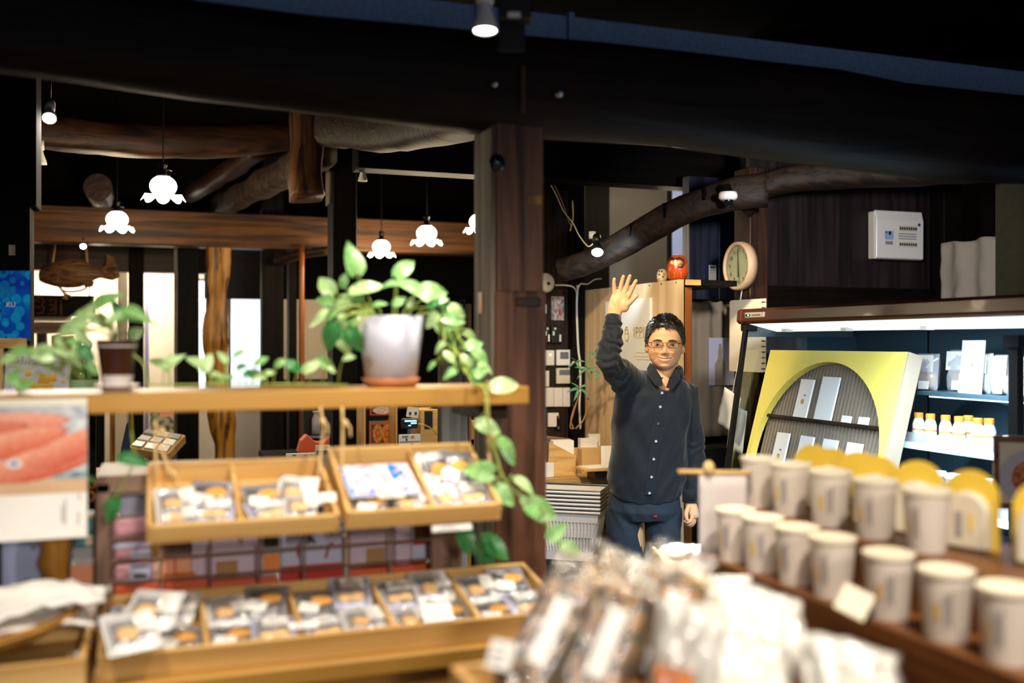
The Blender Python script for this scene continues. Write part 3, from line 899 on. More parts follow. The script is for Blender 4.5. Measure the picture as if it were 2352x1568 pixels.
def fishcol(s, t):
    s = s * 1.0
    c = mixc(hx('#7f93a8'), hx('#e8e8e4'), .5 + .6 * nz2(s * 14, t * 14, 1.))
    if t > .93: c = hx('#e9e4d2')
    edge = .16 + .03 * nz2(s * 5, 0, 3.)
    if t < edge: c = mixc(hx('#d8b894'), hx('#c9a07c'), .5 + .5 * nz2(s * 9, t * 9))
    elif t < edge + .07: c = mixc(hx('#8fb8b4'), hx('#3f5a86'), .5 + nz2(s * 20, t * 20))
    for (cx, cy, rx, ry, an, ca, cb) in ((.50, .76, .40, .105, .05, '#f0b49c', '#e07a60'), (.28, .66, .38, .10, .15, '#e88a70', '#cc5f48'), (.46, .50, .46, .12, .38, '#f2ae90', '#d8603f'),
                                         (.22, .36, .24, .14, .35, '#eca088', '#c4503a'), (.74, .33, .36, .15, .40, '#f2ac8c', '#c95a40'), (.90, .48, .3, .12, .6, '#eca488', '#cc5a3c')):
        dx, dy = s - cx, (t - cy) * .92
        x = dx * math.cos(an) + dy * math.sin(an); y = -dx * math.sin(an) + dy * math.cos(an)
        q = (x / rx) ** 2 + (y / ry) ** 2
        if q < 1:
            c = mixc(hx(cb), hx(ca), .45 + y / ry * .55 + .25 * nz2(s * 25, t * 25, 5.))
            if q > .86: c = mixc(c, hx('#8a4a50'), .35)
    for (ex, ey) in ((.16, .36), (.57, .33)):
        r = math.hypot(s - ex, (t - ey) * .92)
        if r < .045: c = hx('#dfe0ea') if r > .02 else hx('#5a5f78')
    return c


hh = (pz1 - pz0)
for (u_, v_, h_) in ((143, 1180, 40), (150, 1175, 60), (180, 1190, 30), (182, 1140, 16)):
    part('print_line', uvbox(MB(), u_ - 1.5, u_ + 1.5, v_ - h_ / 2, v_ + h_ / 2, 1.9835, .001), MAT['steel'], po)
printed('photo', frame((xr - .14, 1.984, pz0 + hh * .66), (1, 0, 0), (0, 0, 1)), .279, hh * .67, 90, 70, fishcol, po)

# ---- trays
def tray(name, label, x0, x1, y0, y1, zf, rise, hf, hb_, ndiv, mat='pine_x', th=.009, group=None, divs=None):
    """open wooden tray, floor tilted up to the back; returns root and a function (s, t, h) -> world point on the floor."""
    sl = rise
    r = thing(name, label, 'tray', ((x0 + x1) / 2, (y0 + y1) / 2, zf), 0, group)
    dep = y1 - y0
    fl = lambda y: zf + sl * (y - y0) / dep
    ang = math.atan2(sl, dep)
    up = Vector((0, -math.sin(ang), math.cos(ang)))

    def plate(xa, xb, ya, yb, ha, hb2):
        """slab standing on the floor between ya..yb with heights ha..hb2"""
        m = MB()
        a, b = Vector((xa, ya, fl(ya))), Vector((xa, yb, fl(yb)))
        m.prism([a, b, b + up * hb2, a + up * ha], (xb - xa, 0, 0))
        return m
    m = MB(); a = Vector((x0, y0, fl(y0))); b = Vector((x0, y1, fl(y1)))
    m.prism([a, b, b + up * th, a + up * th], (x1 - x0, 0, 0)); part('floor_panel', m, MAT[mat], r)
    part('front_panel', plate(x0, x1, y0 - th, y0, hf, hf), MAT[mat], r, bevel=.0015)
    part('back_panel', plate(x0, x1, y1, y1 + th, hb_, hb_), MAT[mat], r, bevel=.0015)
    my = mat.replace('_x', '_y')
    part('side_panel', plate(x0 - th, x0, y0 - th, y1 + th, hf * 1.05, hb_), MAT[my], r, bevel=.0015)
    part('side_panel', plate(x1, x1 + th, y0 - th, y1 + th, hf * 1.05, hb_), MAT[my], r, bevel=.0015)
    for f in (divs or [(i + 1) / (ndiv + 1) for i in range(ndiv)]):
        xx = x0 + (x1 - x0) * f
        part('divider', plate(xx - th / 2, xx + th / 2, y0, y1, hf * .95, hb_ * .9), MAT[my], r, bevel=.0012)
    fx = Vector((1, 0, 0)); fy = Vector((0, math.cos(ang), math.sin(ang)))
    return r, (lambda s, t, h=.0: Vector((x0 + (x1 - x0) * s, y0 + dep * t, fl(y0 + dep * t))) + up * (h + th)), fy, up


ta, fa, fya, upa = tray('snack_tray', 'hanging wooden tray of packets above the grid rack, beside the fish poster', .004, .322, 1.858, 2.062, 1.228, .066, .036, .05, 1, divs=[.47])
tb, fb, fyb, upb = tray('snack_tray', 'hanging wooden tray with a blue printed card, next to the pillar', .352, .640, 1.858, 2.062, 1.232, .070, .036, .062, 1, divs=[.56])
tl, fl_, fyl, upl = tray('long_snack_tray', 'long low wooden tray of snack packets on the front table', -.072, .748, 1.785, 2.005, 1.0185, .046, .047, .040, 4)

# ropes that carry the hanging trays
def rope(name, label, pts, knot=None, r=.0028):
    o = thing(name, label, 'rope', pts[-1])
    part('strand', MB().tube(spline(pts, 4), r, 7), MAT['rope'], o, smooth=True)
    if knot is not None:
        part('knot', MB().sphere(knot, (.006, .006, .008), 10, 7), MAT['rope'], o, smooth=True)
        part('tail', MB().tube(spline([knot, Vector(knot) + Vector((.008, -.004, -.006)), Vector(knot) + Vector((.009, -.006, -.026))], 4), r * .7, 7), MAT['rope'], o, smooth=True)
    return o


rope('rope', 'straw rope on the outer end of the hanging tray by the fish poster', [P(358, 950, 1.9), P(358, 1010, 1.89), P(358, 1085, 1.87)], P(372, 990, 1.88))
rope('rope', 'knotted straw rope hanging in front of the dark square post', [P(786, 935, 1.97), P(787, 1000, 1.96), P(785, 1085, 1.95)], P(793, 972, 1.955))
rope('rope', 'slack straw rope between the two hanging trays', [P(736, 935, 1.98), P(742, 985, 1.98), P(738, 1030, 1.98), P(730, 1100, 1.97)], P(741, 968, 1.97))
rope('rope', 'bundled straw rope hanging under the shelf end by the pillar', [P(1118, 915, 2.06), P(1120, 960, 2.06), P(1124, 1040, 2.06), P(1130, 1100, 2.05)], P(1128, 1000, 2.04), .005)
rope('rope', 'diagonal straw rope lying across the hanging tray of packets', [P(366, 1018, 1.88), P(378, 1050, 1.87), P(392, 1092, 1.86)], P(398, 1088, 1.86))


# ---- snack packets: three kinds, then copies
def pillow(w, h, th, n=9, m=9):
    mb = MB()
    for sgn in (1, -1):
        def fn(a, b):
            x, y = a * 2 - 1, b * 2 - 1
            e = max(0, 1 - x ** 4) ** .5 * max(0, 1 - abs(y) ** 5) ** .6
            wr = 1 + .35 * nz2(a * 7, b * 7, sgn * 3.)
            return (x * w / 2 * (1 - .03 * (1 - y * y)), y * h / 2, sgn * th / 2 * e * wr)
        mb.grid(fn, n, m)
    return mb


def make_packet(kind):
    r = thing('snack_packet', 'x', 'packet')
    w, h = .088, .108
    if kind == 'white':
        part('pouch', pillow(w, h, .010), MAT['white_plastic'], r, smooth=True, local=True)
        part('window', MB().cbox((-.004, -.006, .0052), (.055, .062, .002)), MAT['grey_window'], r, local=True, bevel=.001)
        part('biscuit', MB().sphere((-.008, -.012, .007), (.021, .02, .004), 14, 7), MAT['biscuit'], r, smooth=True, local=True)
        part('label_card', MB().cbox((.024, .012, .0085), (.034, .05, .0008), Matrix.Rotation(.12, 3, 'Z')), MAT['white_paper'], r, local=True)
        part('film', pillow(w * .96, h * .96, .020), MAT['clear_film'], r, smooth=True, local=True)
    elif kind == 'silver':
        part('pouch', pillow(w, h * .95, .009), MAT['silver_pouch'], r, smooth=True, local=True)
        part('window', MB().cbox((0, -.006, .0046), (.066, .07, .002)), MAT['dark_window'], r, local=True, bevel=.001)
        part('biscuit', MB().sphere((.01, .004, .007), (.024, .018, .004), 14, 7), MAT['cracker'], r, smooth=True, local=True)
        part('label_card', MB().cbox((-.016, -.02, .0085), (.04, .034, .0008), Matrix.Rotation(-.2, 3, 'Z')), MAT['white_paper'], r, local=True)
        part('film', pillow(w * .96, h * .93, .018), MAT['clear_film'], r, smooth=True, local=True)
    else:
        part('pouch', pillow(w, h, .009), MAT['lilac_film'], r, smooth=True, local=True)
        part('window', MB().cbox((0, 0, .0046), (.064, .08, .002)), MAT['grey_window'], r, local=True, bevel=.001)
        part('biscuit', MB().sphere((-.012, -.02, .006), (.018, .014, .004), 12, 7), MAT['biscuit'], r, smooth=True, local=True)
        part('biscuit', MB().sphere((.014, -.016, .006), (.016, .015, .004), 12, 7), MAT['biscuit'], r, smooth=True, local=True)
        part('label_card', MB().cbox((.004, .024, .0078), (.05, .03, .0008), Matrix.Rotation(.05, 3, 'Z')), MAT['white_paper'], r, local=True)
        part('film', pillow(w * .96, h * .96, .018), MAT['clear_film'], r, smooth=True, local=True)
    return r


PK = {k: make_packet(k) for k in ('white', 'silver', 'lilac')}
USED = set()


def put_packet(kind, pos, ydir, up, rot, label, group, sc=1., tilt=0.):
    p = PK[kind]
    o = p if kind not in USED else cp(p)
    USED.add(kind)
    o['label'] = label; o['group'] = group
    x = Vector(ydir).cross(up)
    M = Matrix((x, ydir, up)).transposed() @ Matrix.Rotation(rot, 3, 'Z') @ Matrix.Rotation(tilt, 3, 'X')
    o.location = pos; o.rotation_euler = M.to_euler(); o.scale = (sc,) * 3


ORD = ['first', 'second', 'third', 'fourth', 'fifth']
KN = {'white': 'white bordered', 'silver': 'silver', 'lilac': 'pale lilac'}
lay = [(-.2, .26, .012, 'white', .12, 0), (.22, .28, .018, 'lilac', -.1, .06), (-.22, .7, .016, 'silver', .05, .15), (.2, .76, .022, 'white', -.14, .22)]
WHERE = ['front end', 'front corner', 'rear end', 'rear corner']
for c in range(5):
    for j, (dx, t, h, kd, ro, ti) in enumerate(lay):
        k2 = ('white', 'silver', 'lilac')[(c + j) % 3]
        s = (c + .5 + dx * 1.02) / 5
        put_packet(k2, fl_(s, t + random.uniform(-.03, .03), h), fyl, upl, ro + random.uniform(-.18, .18),
                   f'{KN[k2]} snack packet at the {WHERE[j]} of the {ORD[c]} section of the long tray', 'packets in the long front tray', .92, ti)
for c in range(2):
    for j, (dx, t, h, kd, ro, ti) in enumerate(lay[:4]):
        k2 = ('white', 'lilac', 'white', 'silver')[(c + j) % 4]
        put_packet(k2, fa((.235 if c == 0 else .735) + dx * .46, .22 + (t - .26) * .55, h), fya, upa, ro + random.uniform(-.15, .15),
                   f'{KN[k2]} packet at the {WHERE[j]} of the {ORD[c]} section, hanging tray by fish poster', 'packets in the hanging tray', .88, ti)
for j, (s, t, h, k2, ro, ti) in enumerate([(.70, .24, .012, 'white', .1, 0), (.88, .25, .016, 'lilac', -.1, .1), (.70, .7, .02, 'silver', .2, .9), (.86, .72, .024, 'silver', -.1, .5), (.18, .22, .010, 'silver', 0, 0), (.42, .22, .010, 'white', 0, 0)]):
    put_packet(k2, fb(s, t, h), fyb, upb, ro, f'{KN[k2]} snack packet, {ORD[j % 5] if j < 5 else "last"} one in the hanging tray beside the pillar', 'packets in the hanging tray beside the pillar', .88, ti)
# packet stack spilling over the near end of the long tray
for j, (u, v, d, ro) in enumerate([(300, 1450, 1.66, .3), (350, 1400, 1.72, -.2)]):
    put_packet('white', P(u, v, d), Vector((.1, .9, .3)).normalized(), Vector((0, -.3, .95)).normalized(), ro, f'{["bulging", "upright"][j]} white bordered packet heaped at the outer end of the long tray', 'packets in the long front tray', .98, .1)

# blue printed card lying on the hanging tray
M = frame(fb(.27, .52, .03), (1, 0, 0), fyb)
bcard = thing('printed_card', 'white card printed with blue and red spots, lying in the hanging tray', 'card', M.translation)
part('card', MB().cbox(M.translation, (.142, .14, .002), M.to_3x3()), MAT['white_paper'], bcard)


def bluecard(s, t):
    c = hx('#e2d6de')
    n = nz2(s * 6, t * 6, 2.)
    if n > .22: c = hx('#e8aaa8')
    if nz2(s * 8 + 5, t * 8, 9.) > .33: c = hx('#4a86d8')
    if .68 < s < .88 and .45 < t < .9 and nz2(s * 9, t * 9, 4.) > -.1: c = hx('#1878d8')
    if (s < .06 or t < .06): c = hx('#7f9ce0')
    return c


printed('print', M @ Matrix.Translation((0, 0, .001)), .14, .138, 50, 50, bluecard, bcard)


# ---- price cards on black clips
def price_card(label, p, w=.05, h=.03, tilt=.5, mat='white_paper', clip=True, rz=0.):
    r = thing('price_card', label, 'price card', p, rz)
    R = Matrix.Rotation(-tilt, 3, 'X')
    part('card', MB().cbox((0, 0, .03), (w, .0012, h), R), MAT[mat], r, local=True)
    n = 3
    for i in range(n):
        part('print_line', MB().cbox(R @ Vector((-.1 * w, -.0009, (i - 1) * h * .25)) + Vector((0, 0, .03)), (w * (.6 - .15 * i), .0004, h * .07), R), MAT['grey_print'], r, local=True)
    if clip:
        part('clip', MB().box((-.006, -.004, 0), (.006, .004, .016)), MAT['black'], r, local=True, bevel=.001)
        part('clip_stem', MB().box((-.002, -.001, .014), (.002, .0015, .028)), MAT['black'], r, local=True)
    return r


price_card('price card on a black clip in the fourth section of the long tray', fl_(.70, .02, .02), .055, .04, .9)
price_card('thin price card on a black clip between second and third section', fl_(.40, .02, .02), .05, .012, .9)
price_card('price card on a black clip at the corner of the hanging tray', fa(.92, .02, .025), .058, .018, .6)
price_card('price card on a clip under the blue printed card', fb(.27, .0, .02), .05, .018, 1.1, 'ivory_plastic')
c = price_card('long thin price card below the hanging tray by the pillar', Vector((.55, 1.85, 1.19)), .08, .012, .3, clip=False)

# ---- table
tb_ = thing('display_table', 'thick honey coloured display table under the long tray', 'table', (-.1, 2.1, 0))
part('table_top', MB().box((-1.0, 1.745, .985), (.70, 2.55, 1.018)), MAT['board_x'], tb_, bevel=.003)
part('apron', MB().box((-1.0, 1.76, .875), (.685, 1.79, .985)), MAT['table_x'], tb_, bevel=.003)
part('apron', MB().box((.655, 1.79, .875), (.685, 2.5, .985)), MAT['table_x'], tb_, bevel=.003)
for (xx, yy) in ((.63, 1.80), (.63, 2.45), (-.95, 1.80), (-.95, 2.45)):
    part('leg', MB().box((xx - .035, yy - .035, 0), (xx + .035, yy + .035, .985)), MAT['table_x'], tb_, bevel=.003)

# ---- grid rack behind the trays with its goods
zr = 1.019
rk = thing('grid_rack', 'brown wooden rack front with a lattice of thin bars', 'rack', (.27, 2.13, zr))
xl, xr2 = PY(220, 784, 2.12).x, PY(1062, 784, 2.12).x
xl2 = PY(254, 784, 2.12).x; xr1 = PY(992, 784, 2.12).x
ztop = 1.30
part('post', MB().box((xl, 2.12, zr), (xl2, 2.15, ztop)), MAT['frame_z'], rk, bevel=.002)
part('post', MB().box((xr1, 2.12, zr), (xr2, 2.15, ztop)), MAT['frame_z'], rk, bevel=.002)
part('rail', MB().box((xl, 2.12, ztop - .02), (xr2, 2.16, ztop + .015)), MAT['frame_x'], rk, bevel=.002)
part('rail', MB().box((xl2, 2.12, zr), (xr1, 2.15, zr + .022)), MAT['frame_x'], rk, bevel=.002)
for v in (1190, 1240, 1291, 1342):
    z = PY(250, v, 2.12).z
    part('bar', MB().box((xl2, 2.124, z - .0022), (xr1, 2.13, z + .0022)), MAT['frame_x'], rk)
for u in (370, 484, 597, 701, 803, 901):
    xx = PY(u, 784, 2.12).x
    part('bar', MB().box((xx - .0025, 2.13, zr), (xx + .0025, 2.136, ztop)), MAT['frame_z'], rk)
part('side_panel', MB().box((xl, 2.15, zr), (xl + .012, 2.42, ztop)), MAT['frame_x'], rk)
part('side_panel', MB().box((xr2 - .012, 2.15, zr), (xr2, 2.34, ztop)), MAT['frame_x'], rk)
part('shelf_floor', MB().box((xl, 2.16, zr), (xr2, 2.42, zr + .012)), MAT['frame_x'], rk)
part('top_panel', MB().box((xl, 2.16, ztop - .006), (xr2, 2.42, ztop + .006)), MAT['frame_x'], rk)


def goods(name, label, cat, u0, u1, v0, v1, Y, dy, mat, bevel=.003, parts=()):
    mb = MB(); uvbox(mb, u0, u1, v0, v1, Y, dy)
    o = solid(name, mb, MAT[mat], label, cat, bevel=bevel, seg=2)
    for (pn, a, b, c, d, m) in parts:
        part(pn, uvbox(MB(), a, b, c, d, Y - .003, .004), MAT[m], o)
    return o


goods('gift_box', 'orange red box lying at the bottom of the grid rack', 'box', 258, 480, 1338, 1372, 2.165, .2, 'orange_red')
goods('snack_bag', 'pink snack bag with a price label, lowest of the stack in the rack', 'bag', 256, 352, 1294, 1342, 2.17, .14, 'pink_bag', .008, (('label_card', 296, 346, 1296, 1337, 'lilac_film'), ('print_line', 300, 342, 1298, 1303, 'grey_print'), ('print_line', 308, 336, 1318, 1326, 'grey_print')))
goods('snack_bag', 'pink snack bag with a lilac strip, middle of the stack in the rack', 'bag', 256, 350, 1243, 1290, 2.17, .14, 'pink_bag', .008, (('strip', 258, 346, 1246, 1258, 'lilac_film'), ('label_card', 300, 346, 1262, 1284, 'lilac_film')))
goods('snack_bag', 'plain pink snack bag, uppermost of the stack in the rack', 'bag', 256, 356, 1186, 1240, 2.17, .14, 'pink_bag', .008)
goods('paper_pack', 'pale lilac pack on top of the pink bags', 'pack', 272, 360, 1140, 1184, 2.17, .14, 'lilac_film', .004)
goods('gift_box', 'salmon box with a ribbon line behind the grid bars', 'box', 366, 440, 1280, 1318, 2.18, .1, 'salmon', .003, (('ribbon', 400, 404, 1282, 1316, 'red'),))
goods('gift_box', 'grey brown box above the salmon box in the rack', 'box', 372, 438, 1236, 1276, 2.19, .1, 'frame_x')
goods('gift_box', 'flat orange box under the salmon box', 'box', 360, 452, 1322, 1352, 2.175, .16, 'orange')
goods('gift_box', 'white lilac gift box with a kraft label, nearer the pink bags', 'box', 440, 594, 1206, 1328, 2.2, .12, 'lilac_box', .003, (('label_card', 496, 546, 1288, 1328, 'kraft'),))
goods('gift_box', 'white lilac gift box with a kraft label, nearer the pillar', 'box', 804, 905, 1196, 1300, 2.2, .12, 'lilac_box', .003, (('label_card', 842, 884, 1258, 1298, 'kraft'),))
goods('gift_box', 'orange red flat box under the lilac gift boxes', 'box', 482, 640, 1330, 1362, 2.18, .2, 'orange_red')
goods('snack_bag', 'orange and white bag beside the red printed box', 'bag', 600, 645, 1222, 1330, 2.2, .08, 'frost', .004, (('print_patch', 606, 642, 1272, 1310, 'orange'), ('print_patch', 606, 640, 1226, 1256, 'moss')))
rb = goods('printed_box', 'white box with a red lower band and brush writing', 'box', 646, 786, 1204, 1332, 2.2, .11, 'lilac_film', .003, (('band', 646, 786, 1296, 1332, 'red'),))
M = frame(PY(725, 1232, 2.196), (1, 0, 0), (0, 0, 1))
for (pts) in ([(708, 1216), (712, 1240), (706, 1248)], [(718, 1212), (722, 1226)], [(714, 1236), (724, 1246)], [(752, 1214), (762, 1228)], [(748, 1282), (756, 1250), (766, 1246)], [(684, 1250), (686, 1278)]):
    part('brush_stroke', MB().tube([PY(u, v, 2.196) for u, v in pts], .0028, 6), MAT['red' if pts[0][0] in (748, 684) else 'black'], rb)
goods('gift_box', 'narrow white box with an orange edge beside the red printed box', 'box', 788, 803, 1232, 1330, 2.2, .1, 'cream_paper')
goods('gift_box', 'orange brown flat box at the foot of the rack, pillar end', 'box', 800, 990, 1302, 1330, 2.185, .2, 'orange_red')
goods('snack_bag', 'dark red and blue bag leaning at the rack end', 'bag', 946, 990, 1196, 1285, 2.2, .06, 'lilac_film', .004, (('print_patch', 952, 988, 1198, 1240, 'brown_food'), ('print_patch', 950, 990, 1240, 1250, 'red')))
goods('gift_box', 'lilac box behind the dark red and blue bag', 'box', 908, 944, 1200, 1300, 2.21, .1, 'lilac_box')
# beside the rack
goods('snack_bag', 'teal and cream snack bag beside the rack post', 'bag', 168, 217, 1226, 1256, 2.2, .06, 'teal_print', .004, (('print_patch', 196, 212, 1228, 1252, 'cream_paper'),))
goods('snack_bag', 'folded teal snack bag above the grey tray', 'bag', 196, 217, 1180, 1222, 2.21, .05, 'teal_print', .004, (('print_patch', 200, 216, 1182, 1188, 'yellow'),))
goods('snack_bag', 'grey teal packet under the folded bag', 'bag', 164, 217, 1258, 1296, 2.2, .06, 'frost', .004)
goods('gift_box', 'salmon box with a violet ribbon beside the rack post', 'box', 161, 217, 1298, 1348, 2.2, .07, 'salmon', .003, (('ribbon', 161, 217, 1340, 1352, 'lilac_box'),))
goods('gift_box', 'orange box beside the rack post', 'box', 161, 217, 1352, 1376, 2.2, .07, 'orange')
# log post and blue paper at the table corner
pts = [PY(126 + dx, v, 2.13) for v, dx in ((1180, 0), (1235, 0), (1260, 2), (1290, -4), (1320, 3), (1350, -2), (1386, 0))]
solid('log_post', MB().tube(pts, [.03, .031, .029, .034, .030, .032, .031], 16, nz=.008, seed=5.), MAT['amber_z'], 'knobbly amber log post below the fish poster', 'post', smooth=True)
bl = goods('paper_sheet', 'blue tinted printed sheet standing behind the paper filled basket', 'paper', 4, 92, 1236, 1376, 2.17, .003, 'blue_paper', .0, (('print_patch', 6, 30, 1345, 1372, 'navy'), ('print_line', 58, 86, 1330, 1336, 'navy'), ('print_patch', 70, 84, 1252, 1262, 'grey_print')))

# ---- box and basket at the near table corner
bx = thing('wooden_box', 'open wooden box at the corner of the table', 'box', (-.3, 1.86, 1.019))
for nm, lo, hi in (('front_panel', (-.6, 1.735, 1.019), (-.097, 1.745, 1.072)), ('back_panel', (-.6, 2.02, 1.019), (-.097, 2.03, 1.072)), ('side_panel', (-.107, 1.745, 1.019), (-.097, 2.02, 1.072)),
                   ('floor_panel', (-.6, 1.745, 1.019), (-.107, 2.02, 1.026))):
    part(nm, MB().box(lo, hi), MAT['pine_x'], bx, bevel=.0015)
bk = thing('woven_basket', 'shallow woven basket heaped with white paper packs', 'basket', (-.28, 1.89, 1.065))
bcn = Vector((-.27, 1.885, 1.066))
tiltb = Matrix.Rotation(-.12, 3, 'Y')
part('bowl', MB().lathe([(.06, .0), (.12, .012), (.165, .04), (.17, .048), (.16, .046), (.11, .02), (.0, .008)], 40, bcn, M=tiltb), MAT['table_x'], bk, smooth=True)
for kk in range(3):
    rr = .10 + .03 * kk
    part('hoop', MB().tube([bcn + tiltb @ Vector(((rr + .008) * math.cos(a), (rr + .008) * math.sin(a), .010 + .014 * kk)) for a in [2 * PI * i / 36 for i in range(37)]], .004, 6), MAT['board_x'], bk, smooth=True)
for i, (dx, dy, z, rot, w_, h_, lab) in enumerate([(.02, 0, .05, .2, .29, .23, 'lowest crumpled white paper pack in the woven basket'), (-.05, .03, .075, -.3, .26, .21, 'tilted white paper pack at the back of the woven basket'),
                                                   (.05, -.02, .082, .35, .25, .19, 'uppermost white paper pack on the woven basket'), (.11, .05, .062, -.15, .17, .14, 'small white paper pack at the basket rim')]):
    c = bcn + Vector((dx, dy, z))

    def fn(a, b, c=c, rot=rot, i=i, w_=w_, h_=h_):
        x, y = (a - .5) * w_, (b - .5) * h_
        zz = .012 * nz2(a * 4, b * 4, i * 7.) + .006 * nz2(a * 11, b * 11, i * 3.) - .25 * x * x * 4 + .10 * x
        p = Vector((x * math.cos(rot) - y * math.sin(rot), x * math.sin(rot) + y * math.cos(rot), zz))
        return c + p
    mb = MB().grid(fn, 16, 14)
    o = solid('paper_pack', mb, MAT['white_paper'], lab, 'paper', smooth=True, group='paper packs in the woven basket')
    s_ = o.modifiers.new('solid', 'SOLIDIFY'); s_.thickness = .006
# ================================================================ cup stand and cracker bags in front
X0 = .99
st = thing('stepped_stand', 'walnut brown stepped stand holding the white cups', 'display stand', (1.15, 1.2, 0))
part('front_board', MB().box((X0, .35, 1.105), (X0 + .014, 1.69, 1.172)), MAT['walnut_y'], st, bevel=.002)
part('step', MB().box((X0 + .014, .35, 1.152), (1.10, 1.69, 1.165)), MAT['walnut_y'], st, bevel=.001)
part('riser', MB().box((1.10, .35, 1.105), (1.112, 1.69, 1.25)), MAT['walnut_y'], st, bevel=.001)
part('step', MB().box((1.112, .35, 1.238), (1.30, 1.69, 1.25)), MAT['walnut_y'], st, bevel=.001)
part('side_panel', MB().box((X0, 1.69, 0), (1.30, 1.704, 1.165)), MAT['walnut_x'], st, bevel=.001)
part('side_panel', MB().box((1.112, 1.69, 1.165), (1.30, 1.704, 1.25)), MAT['walnut_x'], st, bevel=.001)
part('back_panel', MB().box((1.30, .35, 0), (1.31, 1.704, 1.25)), MAT['walnut_y'], st)
part('base_panel', MB().box((X0 + .02, .35, 0), (X0 + .03, 1.69, 1.105)), MAT['walnut_y'], st)


def make_cup():
    r = thing('snack_cup', 'x', 'cup')
    part('body', MB().lathe([(.0, .0), (.0285, .0), (.0365, .092), (.0, .092)], 28), plain('cup_white', '#d6cabe', .6), r, smooth=False, local=True)
    part('lid', MB().lathe([(.0375, .090), (.0385, .092), (.0385, .0975), (.035, .0985), (.034, .096), (.0, .096)], 28), MAT['cream_paper'], r, smooth=False, local=True)
    plain('cup_print', '#a59b9a', .6); plain('cup_print_yellow', '#d9b45a', .6)
    for i, (a, z0, z1, m) in enumerate(((-2.55, .02, .07, 'cup_print'), (-2.42, .03, .066, 'cup_print'), (-2.9, .03, .055, 'cup_print_yellow'), (-2.3, .024, .074, 'cup_print'))):
        mb = MB()
        rr = lambda z: .0285 + .008 * z / .092 + .0005
        n = 4; wa = .05 if m != 'cup_print_yellow' else .12
        vs = []
        for q in range(n + 1):
            aa = a - wa + 2 * wa * q / n
            vs += [(rr(z0) * math.cos(aa), rr(z0) * math.sin(aa), z0), (rr(z1) * math.cos(aa), rr(z1) * math.sin(aa), z1)]
        mb.add(vs, [(2 * q, 2 * q + 2, 2 * q + 3, 2 * q + 1) for q in range(n)])
        part('print_mark', mb, MAT[m], r, local=True)
    return r


cup = make_cup()
NTH = ['first', 'second', 'third', 'fourth', 'fifth', 'sixth', 'seventh', 'eighth']
for row, (xc, zc, us) in enumerate(((1.047, 1.1652, (1690, 1752, 1830, 1912, 2040, 2172, 2312)), (1.152, 1.2502, (1745, 1815, 1905, 2010, 2128)))):
    for i, u in enumerate(us):
        p = PX(u, 784, xc)
        o = cup if (row, i) == (0, 0) else cp(cup)
        o.location = (xc, p.y, zc); o.rotation_euler = (0, 0, random.uniform(-.5, .5))
        o['label'] = f'white paper cup, {NTH[i]} from the far end of the {"lower" if row == 0 else "upper"} step'
        o['group'] = 'paper cups on the %s step' % ('lower' if row == 0 else 'upper')


def make_arch():
    r = thing('arched_pouch', 'x', 'pouch')
    def arch(w, h, z0):
        pts = [(-w / 2, 0, z0), (w / 2, 0, z0)]
        pts += [(w / 2 * math.cos(a), 0, h - w / 2 + w / 2 * math.sin(a)) for a in [PI * i / 12 for i in range(13)]]
        return [(x, y, z) for x, y, z in pts[:1] + pts[1:2] + pts[2:]]
    part('back_card', MB().prism(arch(.088, .125, 0), (0, .006, 0)), MAT['yellow'], r, local=True)
    part('pouch', MB().prism(arch(.072, .092, .001), (0, -.018, 0)), MAT['cream_paper'], r, local=True, bevel=.004)
    part('print_mark', MB().box((-.016, -.0192, .02), (-.004, -.018, .06)), MAT['cup_print'], r, local=True)
    part('print_mark', MB().box((.006, -.0192, .03), (.012, -.018, .06)), MAT['yellow'], r, local=True)
    return r


arc = make_arch()
for i, (u, dz) in enumerate(((1868, 0), (1920, 0), (1972, 0), (2022, 0), (2108, 0), (2240, 0), (2400, .0))):
    p = PX(u, 784, 1.24)
    o = arc if i == 0 else cp(arc)
    o.location = (1.24 - (.01 if i % 2 else 0), p.y, 1.2502); o.rotation_euler = (0, 0, -1.2 + random.uniform(-.2, .2))
    o['label'] = f'yellow arched pouch behind the upper cups, {NTH[i]} from the far end'
    o['group'] = 'yellow arched pouches'

# white paper bag on a dowel at the far end of the stand
M = frame(P(1660, 1290, 1.98), RT, (0, 0, 1))
hb_ = thing('hanging_banner', 'white cloth banner on a wooden dowel at the end of the stand', 'banner', P(1660, 1290, 1.98))
part('cloth', MB().grid(lambda a, b: M @ Vector(((a - .5) * .094, b * .182, .004 * math.sin(a * 9) * (1 - b))), 14, 6), plain('banner_cloth', '#c6bcba', .85), hb_, smooth=True)
hb_.children[0].modifiers.new('s', 'SOLIDIFY').thickness = .002
part('dowel', MB().tube([P(1558, 1083, 1.98), P(1745, 1086, 1.98)], .0045, 8), MAT['pine_x'], hb_, smooth=True)
part('knob', MB().sphere(P(1628, 1074, 1.975), (.011, .011, .014), 12, 8), MAT['rope'], hb_, smooth=True)
part('stand_pole', MB().tube([P(1700, 1088, 1.985), P(1700, 1400, 1.985)], .004, 8), MAT['pine_x'], hb_)
# price tag on the stand edge
tg = thing('price_tag', 'blank cream price tag clipped to the walnut stand edge', 'price tag', P(1975, 1412, 1.42))
R = Matrix.Rotation(-.95, 3, 'Z') @ Matrix.Rotation(.35, 3, 'Y') @ Matrix.Rotation(-.5, 3, 'X')
part('card', MB().cbox(P(1962, 1382, 1.41), (.044, .0016, .040), R), MAT['cream_paper'], tg, bevel=.0006)
part('clip', MB().cbox(P(1990, 1412, 1.42), (.014, .012, .02), R), MAT['black'], tg, bevel=.001)

